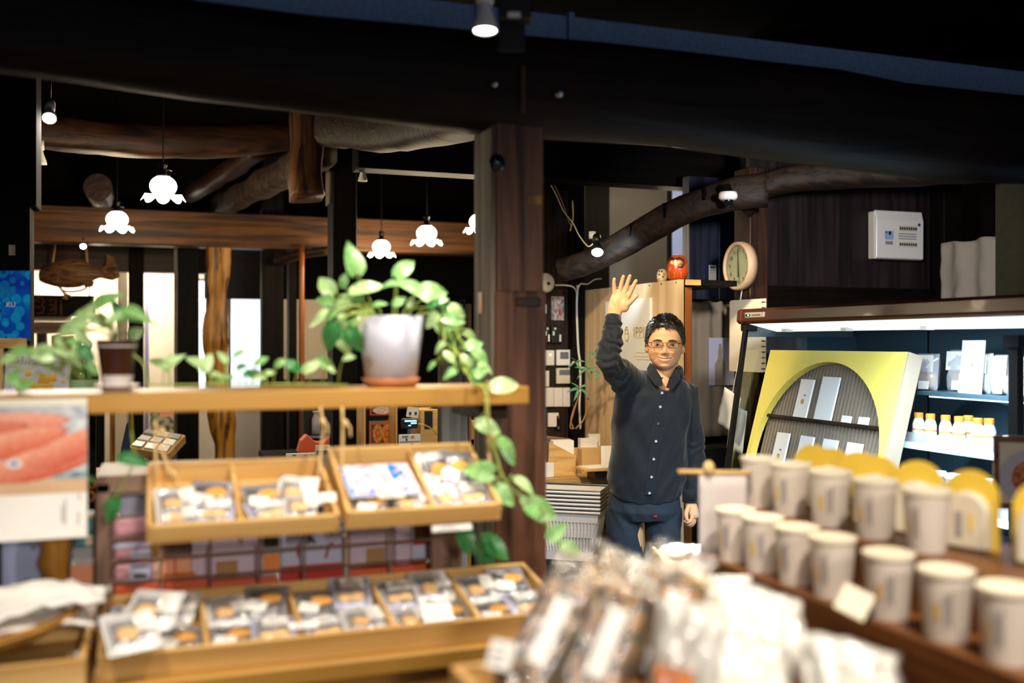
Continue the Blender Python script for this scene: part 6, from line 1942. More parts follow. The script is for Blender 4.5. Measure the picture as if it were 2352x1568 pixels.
printed('print', Mk, .194, .12, 70, 46, cubcol, kc)
gp = P(193, 900, 2.95); gp.z = zl_ + .0005
gb = thing('green_bottle', 'green glass flask with a stopper behind the brown pot', 'bottle', gp)
part('glass', MB().lathe([(.0, .0), (.036, .0), (.040, .008), (.040, .062), (.030, .10), (.020, .125), (.019, .14), (.0, .14)], 28, gp), MAT['green_glass'], gb, smooth=True)
part('stopper', MB().sphere(gp + Vector((0, 0, .152)), (.024, .024, .02), 16, 10), MAT['steel'], gb, smooth=True)
part('label_band', MB().lathe([(.0405, .012), (.0405, .05)], 28, gp, cap=False), plain('leaf_label', '#a9c98a', .5), gb, smooth=True)
# AC unit in the far corner
solid('air_conditioner', uvbox(MB(), 72, 128, 530, 553, 7.8, .15), MAT['white_plastic'], 'white air conditioner end above the tie beam', 'air conditioner', bevel=.01)

# ---- things seen under the shelf
bt_ = thing('back_table', 'dark table far behind the hanging trays', 'table', (1.1, 5.2, 0))
ZT = P(940, 1052, 5.0).z
part('table_top', MB().box((.55, 4.75, ZT - .03), (1.60, 5.5, ZT)), MAT['black_x'], bt_)
for xx in (.58, 1.54):
    part('leg', MB().box((xx, 4.8, 0), (xx + .05, 4.85, ZT - .03)), MAT['black_z'], bt_)
    part('leg', MB().box((xx, 5.4, 0), (xx + .05, 5.45, ZT - .03)), MAT['black_z'], bt_)


def uvthing(name, label, cat, u0, u1, v0, v1, Y, dy, mat, parts=(), bevel=.002, zlow=None):
    q_ = uvbox(MB(), u0, u1, v0, v1, Y, dy)
    if zlow is not None:
        zm = min(p_[2] for p_ in q_.v); q_.v = [(p_[0], p_[1], zlow if p_[2] < zm + 1e-6 else p_[2]) for p_ in q_.v]
    o = solid(name, q_, MAT[mat] if isinstance(mat, str) else mat, label, cat, bevel=bevel)
    for (pn, a, b, c, d, m) in parts:
        part(pn, uvbox(MB(), a, b, c, d, Y - .003, .004), MAT[m] if isinstance(m, str) else m, o)
    return o


def foodcol(dish):
    def fn(s, t):
        c = hx('#3a2a20') if dish else hx('#7f7a74')
        if .04 < s < .96 and .08 < t < .92: c = hx('#d8501e')
        if .09 < s < .91 and .14 < t < .86: c = hx('#2a1c14') if dish else hx('#3c3a20')
        for (x, y, a, b) in (((.5, .45, .36, .30),) if dish else ((.33, .5, .2, .36), (.68, .48, .2, .38))):
            q = math.hypot((s - x) / a, (t - y) / b)
            if q < 1:
                c = mixc(hx('#e8e0da'), hx('#b8a8a0'), .5 + nz2(s * 9, t * 9)) if dish else mixc(hx('#c86a1e'), hx('#f0a848'), .5 + .8 * nz2(s * 12, t * 14, 2.))
                if not dish and .3 < q < .45: c = hx('#a04a10')
        return c
    return fn


for i, (v0, v1, lab) in enumerate(((925, 955, 'photo panel of white fish on an orange tray'), (966, 1024, 'photo panel of round sweets in an orange tray'))):
    o = uvthing('food_picture', lab, 'picture', 848, 908, v0, v1, 5.16, .01, 'frame_x')
    w_ = PY(908, 784, 5.16).x - PY(848, 784, 5.16).x
    h_ = PY(878, v0, 5.16).z - PY(878, v1, 5.16).z
    printed('photo', frame(PY(878, (v0 + v1) / 2, 5.158), (1, 0, 0), (0, 0, 1)), w_, h_, 50, 44, foodcol(i == 0), o)
uvthing('divider_board', 'thin pine divider beside the photo panels', 'board', 909, 913, 915, 1030, 5.0, .2, 'pine_z', zlow=ZT + .0005)
uvthing('divider_board', 'dark pine edged divider between the square post and the photo panels', 'board', 836, 840, 925, 1030, 5.1, .2, 'pine_z', zlow=ZT + .0005)
uvthing('panel_stand', 'dark backing board behind the two photo panels', 'board', 840, 909, 915, 1050, 5.19, .02, 'old_x', zlow=ZT + .0005)
pos = thing('card_reader', 'card reader with a lit cyan screen under a white price card', 'card reader', PY(945, 992, 4.95))
part('body', uvbox(MB(), 926, 960, 962, 984, 4.95, .05), MAT['black'], pos, bevel=.003)
part('screen', uvbox(MB(), 929, 958, 965, 974, 4.947, .003), MAT['glass_dark'], pos)
part('screen_text', uvbox(MB(), 930, 957, 965, 968, 4.945, .002), MAT['screen_cyan'], pos)
part('screen_text', uvbox(MB(), 944, 957, 970, 973, 4.945, .002), MAT['screen_cyan'], pos)
part('screen_text', uvbox(MB(), 938, 944, 976, 978, 4.945, .002), MAT['screen_cyan'], pos)
part('card', MB().cbox(PY(948, 946, 4.96), (.062, .003, .054), Matrix.Rotation(.15, 3, 'Y')), MAT['white_paper'], pos)
for u in (942, 955):
    part('print_mark', MB().cbox(PY(u, 949, 4.955), (.012, .002, .014), None), MAT['navy'], pos)
part('stand', uvbox(MB(), 938, 950, 984, 1040, 4.97, .02), MAT['acrylic'], pos)
uvthing('price_board', 'white price board with small printed signs', 'sign', 916, 966, 997, 1028, 4.93, .006, 'white_paper',
        (('print_mark', 944, 952, 1000, 1005, 'orange'), ('print_mark', 924, 938, 1001, 1004, 'grey_print'), ('print_mark', 932, 936, 1007, 1012, 'navy'), ('print_line', 918, 964, 1013, 1015, 'grey_print'), ('print_mark', 944, 950, 1018, 1023, 'grey_print')))
uvthing('pine_cabinet', 'pale pine cabinet behind the card reader', 'cabinet', 966, 1052, 940, 1000, 5.1, .2, 'pine_x', zlow=ZT + .0005, parts=(('opening', 975, 994, 944, 985, 'black'),))
solid('black_dish', MB().lathe([(.0, .0), (.05, .0), (.085, .018), (.08, .02), (.0, .012)], 24, PY(1018, 937, 5.2) + Vector((0, 0, -.005))), MAT['glass_dark'], 'shallow black dish on the pine cabinet', 'dish', smooth=True)
cable('yellow charging cable of the card reader', [PY(961, 973, 4.94), PY(975, 976, 4.95), PY(992, 985, 4.97), PY(1004, 998, 5.0)], .003, 'yellow')
pk = thing('small_plant', 'small yellow green leafy sprig in front of the pine cabinet', 'plant', PY(1036, 1024, 4.95))
part('pot', uvbox(MB(), 1028, 1046, 1008, 1030, 4.96, .05), MAT['black'], pk, bevel=.004)
for i in range(26):
    a = random.uniform(0, 2 * PI); r_ = random.uniform(8, 24)
    put_leaf(pk, PY(1037 + r_ * .5 * math.cos(a), 998 + r_ * .4 * math.sin(a), 4.95), PY(1037 + r_ * math.cos(a), 998 + r_ * .8 * math.sin(a), 4.93), 'leaf_pale' if i % 2 else 'leaf')
uvthing('pine_box', 'upright pine box beside the small leafy sprig', 'box', 1054, 1092, 966, 1040, 4.9, .12, 'pine_z', (('opening', 1060, 1090, 972, 1038, 'board_x'), ('sticker', 1072, 1090, 1009, 1022, 'white_paper')))
ob = solid('cloth_bag', MB().prism([PY(u, v, 5.0) for u, v in ((684, 1040), (692, 1012), (706, 998), (724, 1014), (742, 1016), (757, 1004), (757, 1040))], (0, .08, 0)), MAT['orange_red'], 'orange cloth bag beside the dark square post', 'bag', bevel=.004)
uvthing('price_board', 'white paper strip with cut holes below the orange cloth bag', 'sign', 657, 728, 1040, 1062, 4.9, .006, 'white_paper', (('print_mark', 672, 680, 1044, 1048, 'black'), ('print_mark', 698, 707, 1044, 1048, 'orange_red')))
uvthing('easel_card', 'small green photo card leaning on the hanging tray rope', 'card', 724, 758, 1022, 1064, 4.85, .006, 'cream_paper', (('photo', 728, 756, 1034, 1058, 'seaweed'),))
uvthing('wall_niche', 'black niche beside the dark square post', 'niche', 698, 758, 935, 1004, 5.3, .1, 'black', (('shelf', 698, 758, 1000, 1006, 'steel'),))
solid('glass_bottle', MB().lathe([(.0, .0), (.022, .0), (.022, .075), (.014, .095), (.014, .11), (.018, .112), (.018, .12), (.0, .12)], 18, PY(726, 996, 5.25)), MAT['frost'], 'clear milk bottle in the black niche', 'bottle', smooth=True)
# tray of packets far behind, apron, pale table
tp = thing('far_tray', 'small slanted pine tray of silver packets far behind the rope', 'tray', PY(362, 1060, 5.6))
Mt = frame(PY(362, 1022, 5.6), Vector((1, -.5, -.16)), Vector((.25, .7, .35)))
part('tray', MB().cbox(Mt @ Vector((0, 0, 0)), (.22, .20, .05), Mt.to_3x3()), MAT['pine_x'], tp, bevel=.003)
for i in range(3):
    for j in range(3):
        part('packet', MB().cbox(Mt @ Vector((-.07 + i * .07, -.065 + j * .062, .03)), (.058, .05, .014), Mt.to_3x3() @ Matrix.Rotation(.1 * (i - j), 3, 'X')), MAT['white_plastic' if (i + j) % 2 else 'silver_pouch'], tp, bevel=.002)
part('trestle', MB().box(((Mt @ Vector((-.02, 0, -.03))).x - .03, (Mt @ Vector((-.02, 0, -.03))).y - .03, 0), Mt @ Vector((-.02, 0, -.03)) + Vector((.03, .03, 0))), MAT['pine_z'], tp)
fp = uvthing('landscape_picture', 'green landscape photo panel above the far pine tray', 'picture', 345, 400, 945, 1000, 6.6, .01, 'frame_x', zlow=0)
printed('photo', frame(PY(372, 972, 6.598), (1, 0, 0), (0, 0, 1)), PY(400, 784, 6.6).x - PY(345, 784, 6.6).x, .155, 40, 36, lambda s, t: hx('#e8a088') if t > .75 and s > .4 else mixc(hx('#14402e'), hx('#b8b49a'), .5 + 1.2 * nz2(s * 5, t * 5, 2.)), fp)
ap = solid('blue_apron', MB().prism([PY(u, v, 5.4) for u, v in ((274, 1098), (278, 1030), (290, 975), (296, 968), (300, 1000), (298, 1060), (302, 1098), (310, 1112), (296, 1106))], (0, .03, 0)), MAT['navy'], 'navy blue apron hanging behind the hanging tray rope', 'apron', bevel=.004)
uvthing('pale_table', 'pale wooden table top below the blue apron', 'table', 200, 300, 1100, 1112, 5.2, .5, 'counter_x', zlow=.0)
uvthing('upright_board', 'amber upright board beside the blue apron', 'board', 300, 306, 945, 1100, 5.8, .05, 'amber_z', zlow=0)
uvthing('upright_board', 'pale upright board behind the blue apron', 'board', 264, 290, 945, 1080, 6.2, .03, 'plaster_far', zlow=0)
for i, (u, v) in enumerate(((209, 1110), (206, 1140))):
    solid('coil_handle', MB().tube([PY(u + 8 * math.cos(a), v + 10 * math.sin(a), 3.2) for a in [2 * PI * j / 16 for j in range(17)]], .006, 7), MAT['orange'], ['upper wooden ring beside the fish poster', 'lower wooden ring beside the fish poster'][i], 'ring', smooth=True)
# leaning wooden sign board with a ring, between plant and pillar
sb = thing('leaning_plank', 'tall weathered plank with an iron ring behind the plant', 'plank', P(1040, 1000, 3.6))
Ms = frame(P(1040, 830, 3.6), RT * .8 + FW * .6, (0, 0, 1))
part('plank', MB().cbox(Ms @ Vector((0, -.645, 0)), (.115, 1.71, .03), Ms.to_3x3()), MAT['grey_old_z'], sb, bevel=.003)
part('edge_strip', MB().cbox(Ms @ Vector((.064, -.645, 0)), (.014, 1.71, .034), Ms.to_3x3()), MAT['amber_z'], sb, bevel=.002)
part('ring', MB().tube([Ms @ Vector((.03 + .009 * math.cos(a), .205 + .018 * math.sin(a), .017)) for a in [2 * PI * j / 16 for j in range(17)]], .003, 6), MAT['black_metal'], sb, smooth=True)
# tray with white packets between the man and the cups
wt = thing('paper_tray', 'low pine tray with white wrapped packets beside the man', 'tray', P(1565, 1290, 2.9))
Mw = frame(P(1572, 1284, 2.9), Vector((1, -.25, 0)), Vector((.2, 1, .1)))
part('tray', MB().cbox(Mw @ Vector((0, 0, -.01)), (.15, .14, .02), Mw.to_3x3()), MAT['pine_x'], wt, bevel=.002)
part('rim_bar', MB().cbox(Mw @ Vector((0, -.07, .004)), (.15, .008, .026), Mw.to_3x3()), MAT['pine_x'], wt)
part('rim_bar', MB().cbox(Mw @ Vector((-.075, 0, .004)), (.008, .14, .026), Mw.to_3x3()), MAT['pine_x'], wt)
part('stand', MB().box(Mw @ Vector((-.05, -.04, -.02)) - Vector((0, 0, .88)), Mw @ Vector((.05, .05, -.02))), MAT['black'], wt)
for i, (x, y, ro) in enumerate(((.0, .02, .2), (.04, -.01, -.4), (-.03, -.02, .5))):
    pm = pillow(.09, .07, .03); R4 = Mw @ Matrix.Translation((x, y, .018 + .008 * i)) @ Matrix.Rotation(ro, 4, 'Z')
    pm.v = [tuple(R4 @ Vector(q)) for q in pm.v]
    solid('wrapped_packet', pm, MAT['white_plastic'], ['white wrapped packet lying flat on the low pine tray', 'white wrapped packet tilted on the low pine tray', 'white wrapped packet at the outer corner of the low pine tray'][i], 'packet', smooth=True, group='wrapped packets on the low tray')
# ================================================================ the waving man
DM = 4.1
m0 = P(1528, 784, DM); m0.z = 0
MROOT = Matrix.Translation(m0) @ Matrix.Rotation(-YAW, 4, 'Z')


def L(u, v, y=0.):
    s = (DM + y) / FPX
    return Vector(((u - 1176) * s - (1528 - 1176) * DM / FPX, y, CAM_H - (v - 784) * s))


def remesh(mb, vox, it=2):
    me = bpy.data.meshes.new('tmp'); me.from_pydata(mb.v, [], mb.f); me.update()
    o = bpy.data.objects.new('tmp', me); COL.objects.link(o)
    r = o.modifiers.new('r', 'REMESH'); r.mode = 'VOXEL'; r.voxel_size = vox
    if it:
        s = o.modifiers.new('s', 'SMOOTH'); s.factor = .5; s.iterations = it
    dg = bpy.context.evaluated_depsgraph_get()
    e = bpy.data.meshes.new_from_object(o.evaluated_get(dg))
    bpy.data.objects.remove(o); bpy.data.meshes.remove(me)
    return e


def tab(t, z):
    if z <= t[0][0]: return t[0][1:]
    for a, b in zip(t, t[1:]):
        if z <= b[0]:
            k = (z - a[0]) / (b[0] - a[0]); return tuple(p + (q - p) * k for p, q in zip(a[1:], b[1:]))
    return t[-1][1:]


# ---- head shape: half width, front, back by height (origin at mid head)
HT = [(-.113, .012, -.064, -.030), (-.109, .026, -.075, -.010), (-.100, .040, -.083, .020), (-.088, .050, -.0865, .040), (-.07, .0605, -.0875, .062), (-.05, .0665, -.0885, .080),
      (-.03, .0695, -.0895, .090), (-.01, .0715, -.0905, .095), (.01, .072, -.0905, .096), (.03, .0712, -.089, .095), (.05, .068, -.083, .091), (.07, .060, -.071, .080), (.085, .047, -.054, .063),
      (.095, .031, -.034, .040), (.100, .012, -.012, .015)]
PE = 2.25


def g2(x, z, cx, cz, sx, sz): return math.exp(-((x - cx) / sx) ** 2 - ((z - cz) / sz) ** 2)


def smile(x): return -.0700 + 7.5 * x * x, -.0812 + 20.5 * x * x   # upper and lower edge of the open mouth


def bump(x, z, mouth=True):
    ax = abs(x); b = 0.
    b += .0045 * g2(ax, z, .028, .004, .020, .007)
    b -= .0080 * g2(ax, z, .031, -.014, .015, .0095)
    t = max(0., min(1., (-.002 - z) / .044))
    if z < .008 and z > -.062:
        b += (.004 + .014 * t) * math.exp(-(x / (.0065 + .004 * t)) ** 2) * smooth(-.058, -.046, z) * smooth(.010, -.004, z)
    b += .0085 * g2(x, z, 0, -.0445, .0105, .0085)
    b += .0065 * g2(ax, z, .0135, -.0485, .0060, .0065)
    b += .0105 * g2(ax, z, .037, -.042, .016, .013)
    for k in range(3):
        b -= .0012 * g2(ax, z, .056, -.010 - .007 * k, .008, .0014)
        b -= .0008 * g2(x, z, 0, .022 + .010 * k, .030, .0016)
    b -= .0016 * g2(ax, z, .031, -.0255, .013, .0022)
    for k in range(6):
        b -= .0024 * g2(ax, z, .0205 + .0036 * k, -.049 - .0055 * k, .0036, .0048)
    b += .0055 * g2(x, z, 0, -.071, .028, .017)
    b += .0055 * g2(x, z, 0, -.101, .017, .011)
    b -= .003 * g2(x, z, 0, -.089, .018, .005)
    if mouth and ax < .031:
        u_, l_ = smile(x)
        w_ = smooth(u_ + .0015, u_ - .0015, z) * smooth(l_ - .0015, l_ + .0015, z)
        b -= .009 * w_
        b += .0022 * (math.exp(-((z - u_ - .0025) / .0028) ** 2) + math.exp(-((z - l_ + .0032) / .0036) ** 2)) * smooth(.031, .020, ax)
    return b


def face_y(x, z, mouth=True):
    w_, f, bk = tab(HT, z)
    q = min(.999, abs(x) / w_)
    return f * (1 - q ** PE) ** (1 / PE) - bump(x, z, mouth)


HC = L(1527.5, 785.5)
HR = Matrix.Rotation(-.15, 3, 'Z') @ Matrix.Rotation(.03, 3, 'Y') @ Matrix.Rotation(-.03, 3, 'X')


def HD(x, y, z): return HC + HR @ Vector((x, y, z))


def head_rings(off=None, nz=90, na=96):
    rings = []
    for i in range(nz):
        z = -.113 + .213 * (.5 - .5 * math.cos(PI * (i + .3) / (nz - .4)))
        w_, f, bk = tab(HT, z)
        ring = []
        for j in range(na):
            a = 2 * PI * j / na
            c, s = math.cos(a), math.sin(a)
            x = w_ * math.copysign(abs(c) ** (2 / PE), c)
            sy = math.copysign(abs(s) ** (2 / PE), s)
            if sy < 0:
                y = f * -sy * 1.
                y -= bump(x, z) * smooth(0., .45, -s)
            else:
                y = bk * sy
            p = Vector((x, y, z))
            if off:
                p = off(p, a)
            ring.append(HD(*p))
        rings.append(ring)
    return rings


bodyb = MB()
bodyb.rings(head_rings())
for sg in (-1, 1):
    ec = HD(sg * .073, .004, -.018)
    bodyb.sphere(ec, (.008, .017, .029), 16, 12, HR @ Matrix.Rotation(sg * .35, 3, 'Z') @ Matrix.Rotation(-.12, 3, 'X'))
    bodyb.tube([ec + HR @ Vector((sg * .006, .012 * math.cos(a), .002 + .023 * math.sin(a))) for a in [-1.2 + .3 * i for i in range(15)]], .0045, 8)
bodyb.tube([L(1529, 925, .0), L(1529, 900, .0), L(1528, 870, .008), L(1528, 840, .012), HD(0, .02, -.03)], [.066, .064, .058, .054, .05], 24)
# trunk and legs under the clothes
bodyb.tube([L(1486, 1180), L(1490, 1080), L(1496, 980), L(1500, 930), L(1512, 892), L(1520, 872)], [.12, .125, .13, .135, .11, .05], 24, rz=[.085, .085, .09, .09, .08, .05], up=(0, -1, 0))
SH_R, EL_R, WR_R = L(1452, 888, .0), L(1399, 826, -.20), L(1409, 728, -.13)
SH_L, EL_L, WR_L = L(1588, 912, .0), L(1592, 1050, .01), L(1586, 1158, -.04)
bodyb.tube([L(1470, 892, .0), (SH_R + EL_R) / 2, EL_R * .93 + WR_R * .07], [.040, .032, .026], 16)
bodyb.tube([EL_R * .93 + WR_R * .07, (EL_R * .6 + WR_R * .4), WR_R], [.026, .028, .0245], 16)
bodyb.tube([L(1560, 910, .0), (SH_L + EL_L) / 2 + Vector((-.004, .005, 0)), EL_L], [.036, .034, .030], 16)
bodyb.tube([EL_L, EL_L * .6 + WR_L * .4, WR_L], [.030, .030, .024], 16)
for (hu, ku, au) in ((1436, 1446, 1444), (1524, 1517, 1518)):
    hip, kn, an = L(hu, 1175), L(ku, 1345, -.02), L(au, 1345, .02)
    an.z = .06
    bodyb.tube([hip, (hip + kn) / 2, kn, (kn + an) / 2, an], [.075, .068, .052, .050, .04], 16)


def finger(pts, r0, r1):
    p = spline([Vector(q) for q in pts], 4); n = len(p)
    bodyb.tube(p, [r0 + (r1 - r0) * i / (n - 1) for i in range(n)], 10)
    bodyb.sphere(p[-1], r1 * 1.0, 10, 8)


# raised hand, palm to the camera: little finger at the outer side, thumb towards the head
hy = -.125
pal = [(L(1409, 730, hy), .0255, .019), (L(1414, 708, hy), .031, .018), (L(1422, 690, hy), .037, .015), (L(1429, 674, hy + .002), .037, .0125), (L(1431, 668, hy + .003), .034, .010)]
ctr = []
for (c, a, b) in pal:
    ax_ = (RT.x * 0 + 1) and (L(1450, 684, hy) - L(1408, 674, hy)).normalized()
    ctr.append([c + ax_ * (a * math.cos(2 * PI * j / 20)) + Vector((0, b * math.sin(2 * PI * j / 20), 0)) for j in range(20)])
bodyb.rings(ctr)
bodyb.sphere(L(1434, 700, hy - .004), (.022, .017, .030), 18, 12)   # ball of the thumb
bodyb.sphere(L(1415, 698, hy - .003), (.019, .0165, .034), 18, 12)
finger([L(1412, 678, hy), L(1411, 662, hy - .004), L(1410.5, 650, hy - .010), L(1411, 641, hy - .016)], .0090, .0070)
finger([L(1422, 676, hy), L(1426, 658, hy - .004), L(1429, 645, hy - .010), L(1432, 635, hy - .018)], .0096, .0075)
finger([L(1433, 676, hy), L(1439, 658, hy - .004), L(1443, 645, hy - .010), L(1447, 634, hy - .018)], .0098, .0077)
finger([L(1443, 680, hy), L(1451, 665, hy - .004), L(1456, 654, hy - .010), L(1461, 645, hy - .016)], .0096, .0075)
finger([L(1434, 704, hy - .004), L(1446, 695, hy - .014), L(1454, 687, hy - .020), L(1462, 679, hy - .024)], .0125, .0085)
# hanging hand: half curled fingers
wl = -.04
ctr = []
for (c, a, b) in ((L(1586, 1152, wl), .023, .018), (L(1589, 1166, wl - .006), .025, .022), (L(1592, 1180, wl - .012), .024, .026), (L(1593, 1188, wl - .014), .020, .022)):
    ctr.append([c + Vector((a * math.cos(2 * PI * j / 18), b * math.sin(2 * PI * j / 18), 0)) for j in range(18)])
bodyb.rings(ctr)
finger([L(1590, 1180, wl - .032), L(1588, 1193, wl - .040), L(1580, 1199, wl - .042), L(1574, 1197, wl - .038)], .0088, .0070)
finger([L(1593, 1183, wl - .018), L(1592, 1197, wl - .026), L(1584, 1204, wl - .028), L(1576, 1203, wl - .026)], .0090, .0072)
finger([L(1595, 1184, wl - .002), L(1594, 1199, wl - .008), L(1586, 1207, wl - .012), L(1578, 1205, wl - .014)], .0088, .0070)
finger([L(1596, 1182, wl + .010), L(1595, 1196, wl + .006), L(1588, 1203, wl), L(1582, 1201, wl)], .0078, .0062)
finger([L(1583, 1162, wl - .020), L(1577, 1174, wl - .034), L(1576, 1184, wl - .042), L(1578, 1193, wl - .046)], .0105, .0078)

e = remesh(bodyb, .0021, 3)
IHR = HR.inverted()
SKIN, LIP, STUB, RED, INNER = hx('#d3a27c'), hx('#b56a55'), hx('#a08876'), hx('#cd8a66'), hx('#3a1512')
cols = []
for v in e.vertices:
    c = SKIN
    q = IHR @ (v.co - HC)
    if abs(q.x) < .09 and -.12 < q.z < .11 and q.y < .11:
        x, y, z = q
        ax = abs(x)
        if y < -.02:
            n = nz2(x * 300, z * 300, 1.)
            st = (smooth(-.056, -.062, z) * smooth(.055, .03, ax)) * (.45 + .35 * n)
            c = mixc(c, STUB, st * .8)
            c = mixc(c, RED, .5 * (g2(ax, z, .037, -.044, .016, .013) + g2(x, z, 0, -.045, .012, .01)))
            if ax < .032:
                u_, l_ = smile(x)
                up = smooth(u_ + .0052, u_ + .0035, z); lo = smooth(l_ - .0068, l_ - .005, z)
                c = mixc(c, LIP, up * lo * smooth(.032, .026, ax))
                if l_ + .001 < z < u_ - .001: c = INNER
        c = mixc(c, RED, .4 * smooth(.070, .078, ax))
    cols.append(c)
mb = MB(); mb.v = [tuple(v.co) for v in e.vertices]; mb.f = [tuple(p.vertices) for p in e.polygons]; mb.fm = [0] * len(mb.f); mb.col = cols
skin = attr('skin', .52, .3, sss=.10)
skin.node_tree.nodes['Principled BSDF'].inputs['Subsurface Radius'].default_value = (.012, .005, .003)
skin.node_tree.nodes['Principled BSDF'].inputs['Subsurface Scale'].default_value = .5
bpy.data.meshes.remove(e)
man = bpy.data.objects.new('person', mesh('person', mb, skin, True))
man.matrix_world = MROOT
COL.objects.link(man)
RM[man.name] = MROOT
tag(man, 'smiling man in dark shirt and glasses waving a raised hand', 'person')


def mpart(name, mb, mat, parent=man, **k): return part(name, mb, MAT[mat] if isinstance(mat, str) else mat, parent, local=True, **k)


# ---- face details
eyew = plain('eye_white', '#a09082', .3); iris = plain('iris', '#150c08', .15); browm = plain('brow', '#33261d', .9); teethm = plain('teeth', '#d2c3a4', .35)
for sg in (-1, 1):
    ex = sg * .0305
    yy = face_y(ex, -.0145) + .0015
    mpart('eye', MB().sphere(HD(ex, yy, -.0150), (.0120, .006, .0031), 16, 10, HR @ Matrix.Rotation(sg * -.06, 3, 'Y')), eyew, smooth=True)
    ey = man.children[-1] if False else bpy.data.objects[[o.name for o in COL.objects if o.name.startswith('eye')][-1]]
    mpart('iris', MB().sphere(HD(ex + .0005, yy - .0030, -.0146), (.0062, .0042, .0034), 12, 8, HR), iris, ey, smooth=True)
    arc = [(-.0135, -.0175), (-.009, -.0128), (-.002, -.0108), (.006, -.0120), (.0125, -.0162)]
    mpart('lash_line', MB().tube(spline([HD(ex + sg * a, face_y(ex + sg * a, b) - .0016, b) for a, b in arc], 4), .0011, 6), iris, ey, smooth=True)
    arc = [(-.012, -.0182), (-.004, -.0196), (.005, -.0192), (.012, -.0172)]
    mpart('lower_lid', MB().tube(spline([HD(ex + sg * a, face_y(ex + sg * a, b) - .0002, b) for a, b in arc], 4), .0016, 6), plain('lid_skin', '#b57a52', .5) if 'lid_skin' not in MAT else 'lid_skin', ey, smooth=True)
    arc = [(sg * .013, .0022), (sg * .022, .0046), (sg * .034, .0056), (sg * .047, .0016)]
    mpart('eyebrow', MB().tube(spline([HD(a, face_y(a, b) - .0004, b) for a, b in arc], 5), [.0008 + .0006 * math.sin(PI * min(1, (i + 2) / 17)) for i in range(16)], 7, rz=[.0010 + .0018 * math.sin(PI * min(1, (i + 2) / 17)) for i in range(16)]), browm, smooth=True)
tm = MB()
for k in range(10):
    xa, xb = -.0245 + k * .0049, -.0245 + (k + 1) * .0049 - .0001

    def tf_(a, b, xa=xa, xb=xb):
        x = xa + (xb - xa) * a
        u_, l_ = smile(x)
        z = u_ + .0005 - (min(.0088, (u_ - l_) * .86)) * b
        return HD(x, face_y(x, z, False) + .0035 - .0012 * math.sin(PI * a), z)
    tm.grid(tf_, 4, 4)
mpart('teeth', tm, teethm, smooth=True, kind='stuff')

# ---- glasses
gl = plain('glasses_metal', '#1c1713', .3, .5)
gs = MB()
def rim(cx, n=28):
    out = []
    for i in range(n + 1):
        a = 2 * PI * i / n
        c, s = math.cos(a), math.sin(a)
        x = cx + .0232 * math.copysign(abs(c) ** .75, c)
        z = -.0135 + .0135 * math.copysign(abs(s) ** .75, s) + (.0015 if s < 0 else 0)
        out.append(HD(x, -.1035 + 2.2 * x * x + .5 * abs(x) ** 3, z))
    return out


G = mpart('glasses', MB().tube([HD(-.0085, -.1045, -.0085), HD(-.004, -.1075, -.0065), HD(.004, -.1075, -.0065), HD(.0085, -.1045, -.0085)], .0011, 8), gl, smooth=True)
for sg in (-1, 1):
    mpart('rim', MB().tube(rim(sg * .0312), .0011, 7), gl, G, smooth=True)
    mpart('temple', MB().tube(spline([HD(sg * .0545, -.0965, -.006), HD(sg * .064, -.086, -.006), HD(sg * .073, -.05, -.005), HD(sg * .0765, .0, -.001), HD(sg * .077, .012, -.014)], 5), .0012, 7), gl, G, smooth=True)
    r_ = rim(sg * .0312)[:-1]
    lb = MB(); lb.add(r_, [tuple(range(len(r_)))])
    mpart('lens', lb, 'glass_pane', G)

# ---- hair: cap plus tufts
def hairline(a):
    az = abs(((a + PI / 2) + PI) % (2 * PI) - PI)      # 0 at the front, pi at the back
    return tab([(0, .056), (.35, .058), (.6, .052), (.85, .030), (1.1, .012), (1.3, -.014), (1.45, -.006), (1.62, .014), (1.85, .010), (2.1, -.035), (2.6, -.062), (PI, -.066)], az)[0]


def hoff(p, a):
    h = hairline(a) + .004 * nz2(a * 9, 1., 2.)
    k = smooth(h - .006, h + .006, p.z)
    n = Vector((p.x / .07 ** 2, p.y / .09 ** 2, max(0, p.z - .01) / .1 ** 2)).normalized()
    th = .0060 + .005 * smooth(.02, .09, p.z) + .002 * nz2(p.x * 90, p.y * 60 + p.z * 40, 3.)
    return p + n * (-.007 + (th + .007) * k)


hb2 = MB(); hb2.rings(head_rings(hoff, 70, 80))
random.seed(5)


def onto(p, lift):
    c = Vector((0, .003, 0)); q = p - c
    if q.z > 0: k = 1 / math.sqrt((q.x / .0825) ** 2 + (q.y / .1045) ** 2 + (q.z / .1165) ** 2)
    else:
        k = 1 / math.sqrt((q.x / .0805) ** 2 + (q.y / .1015) ** 2)
        return c + Vector((q.x * k, q.y * k, q.z)) * 1 + Vector((q.x, q.y, 0)).normalized() * lift
    return c + q * k + q.normalized() * lift


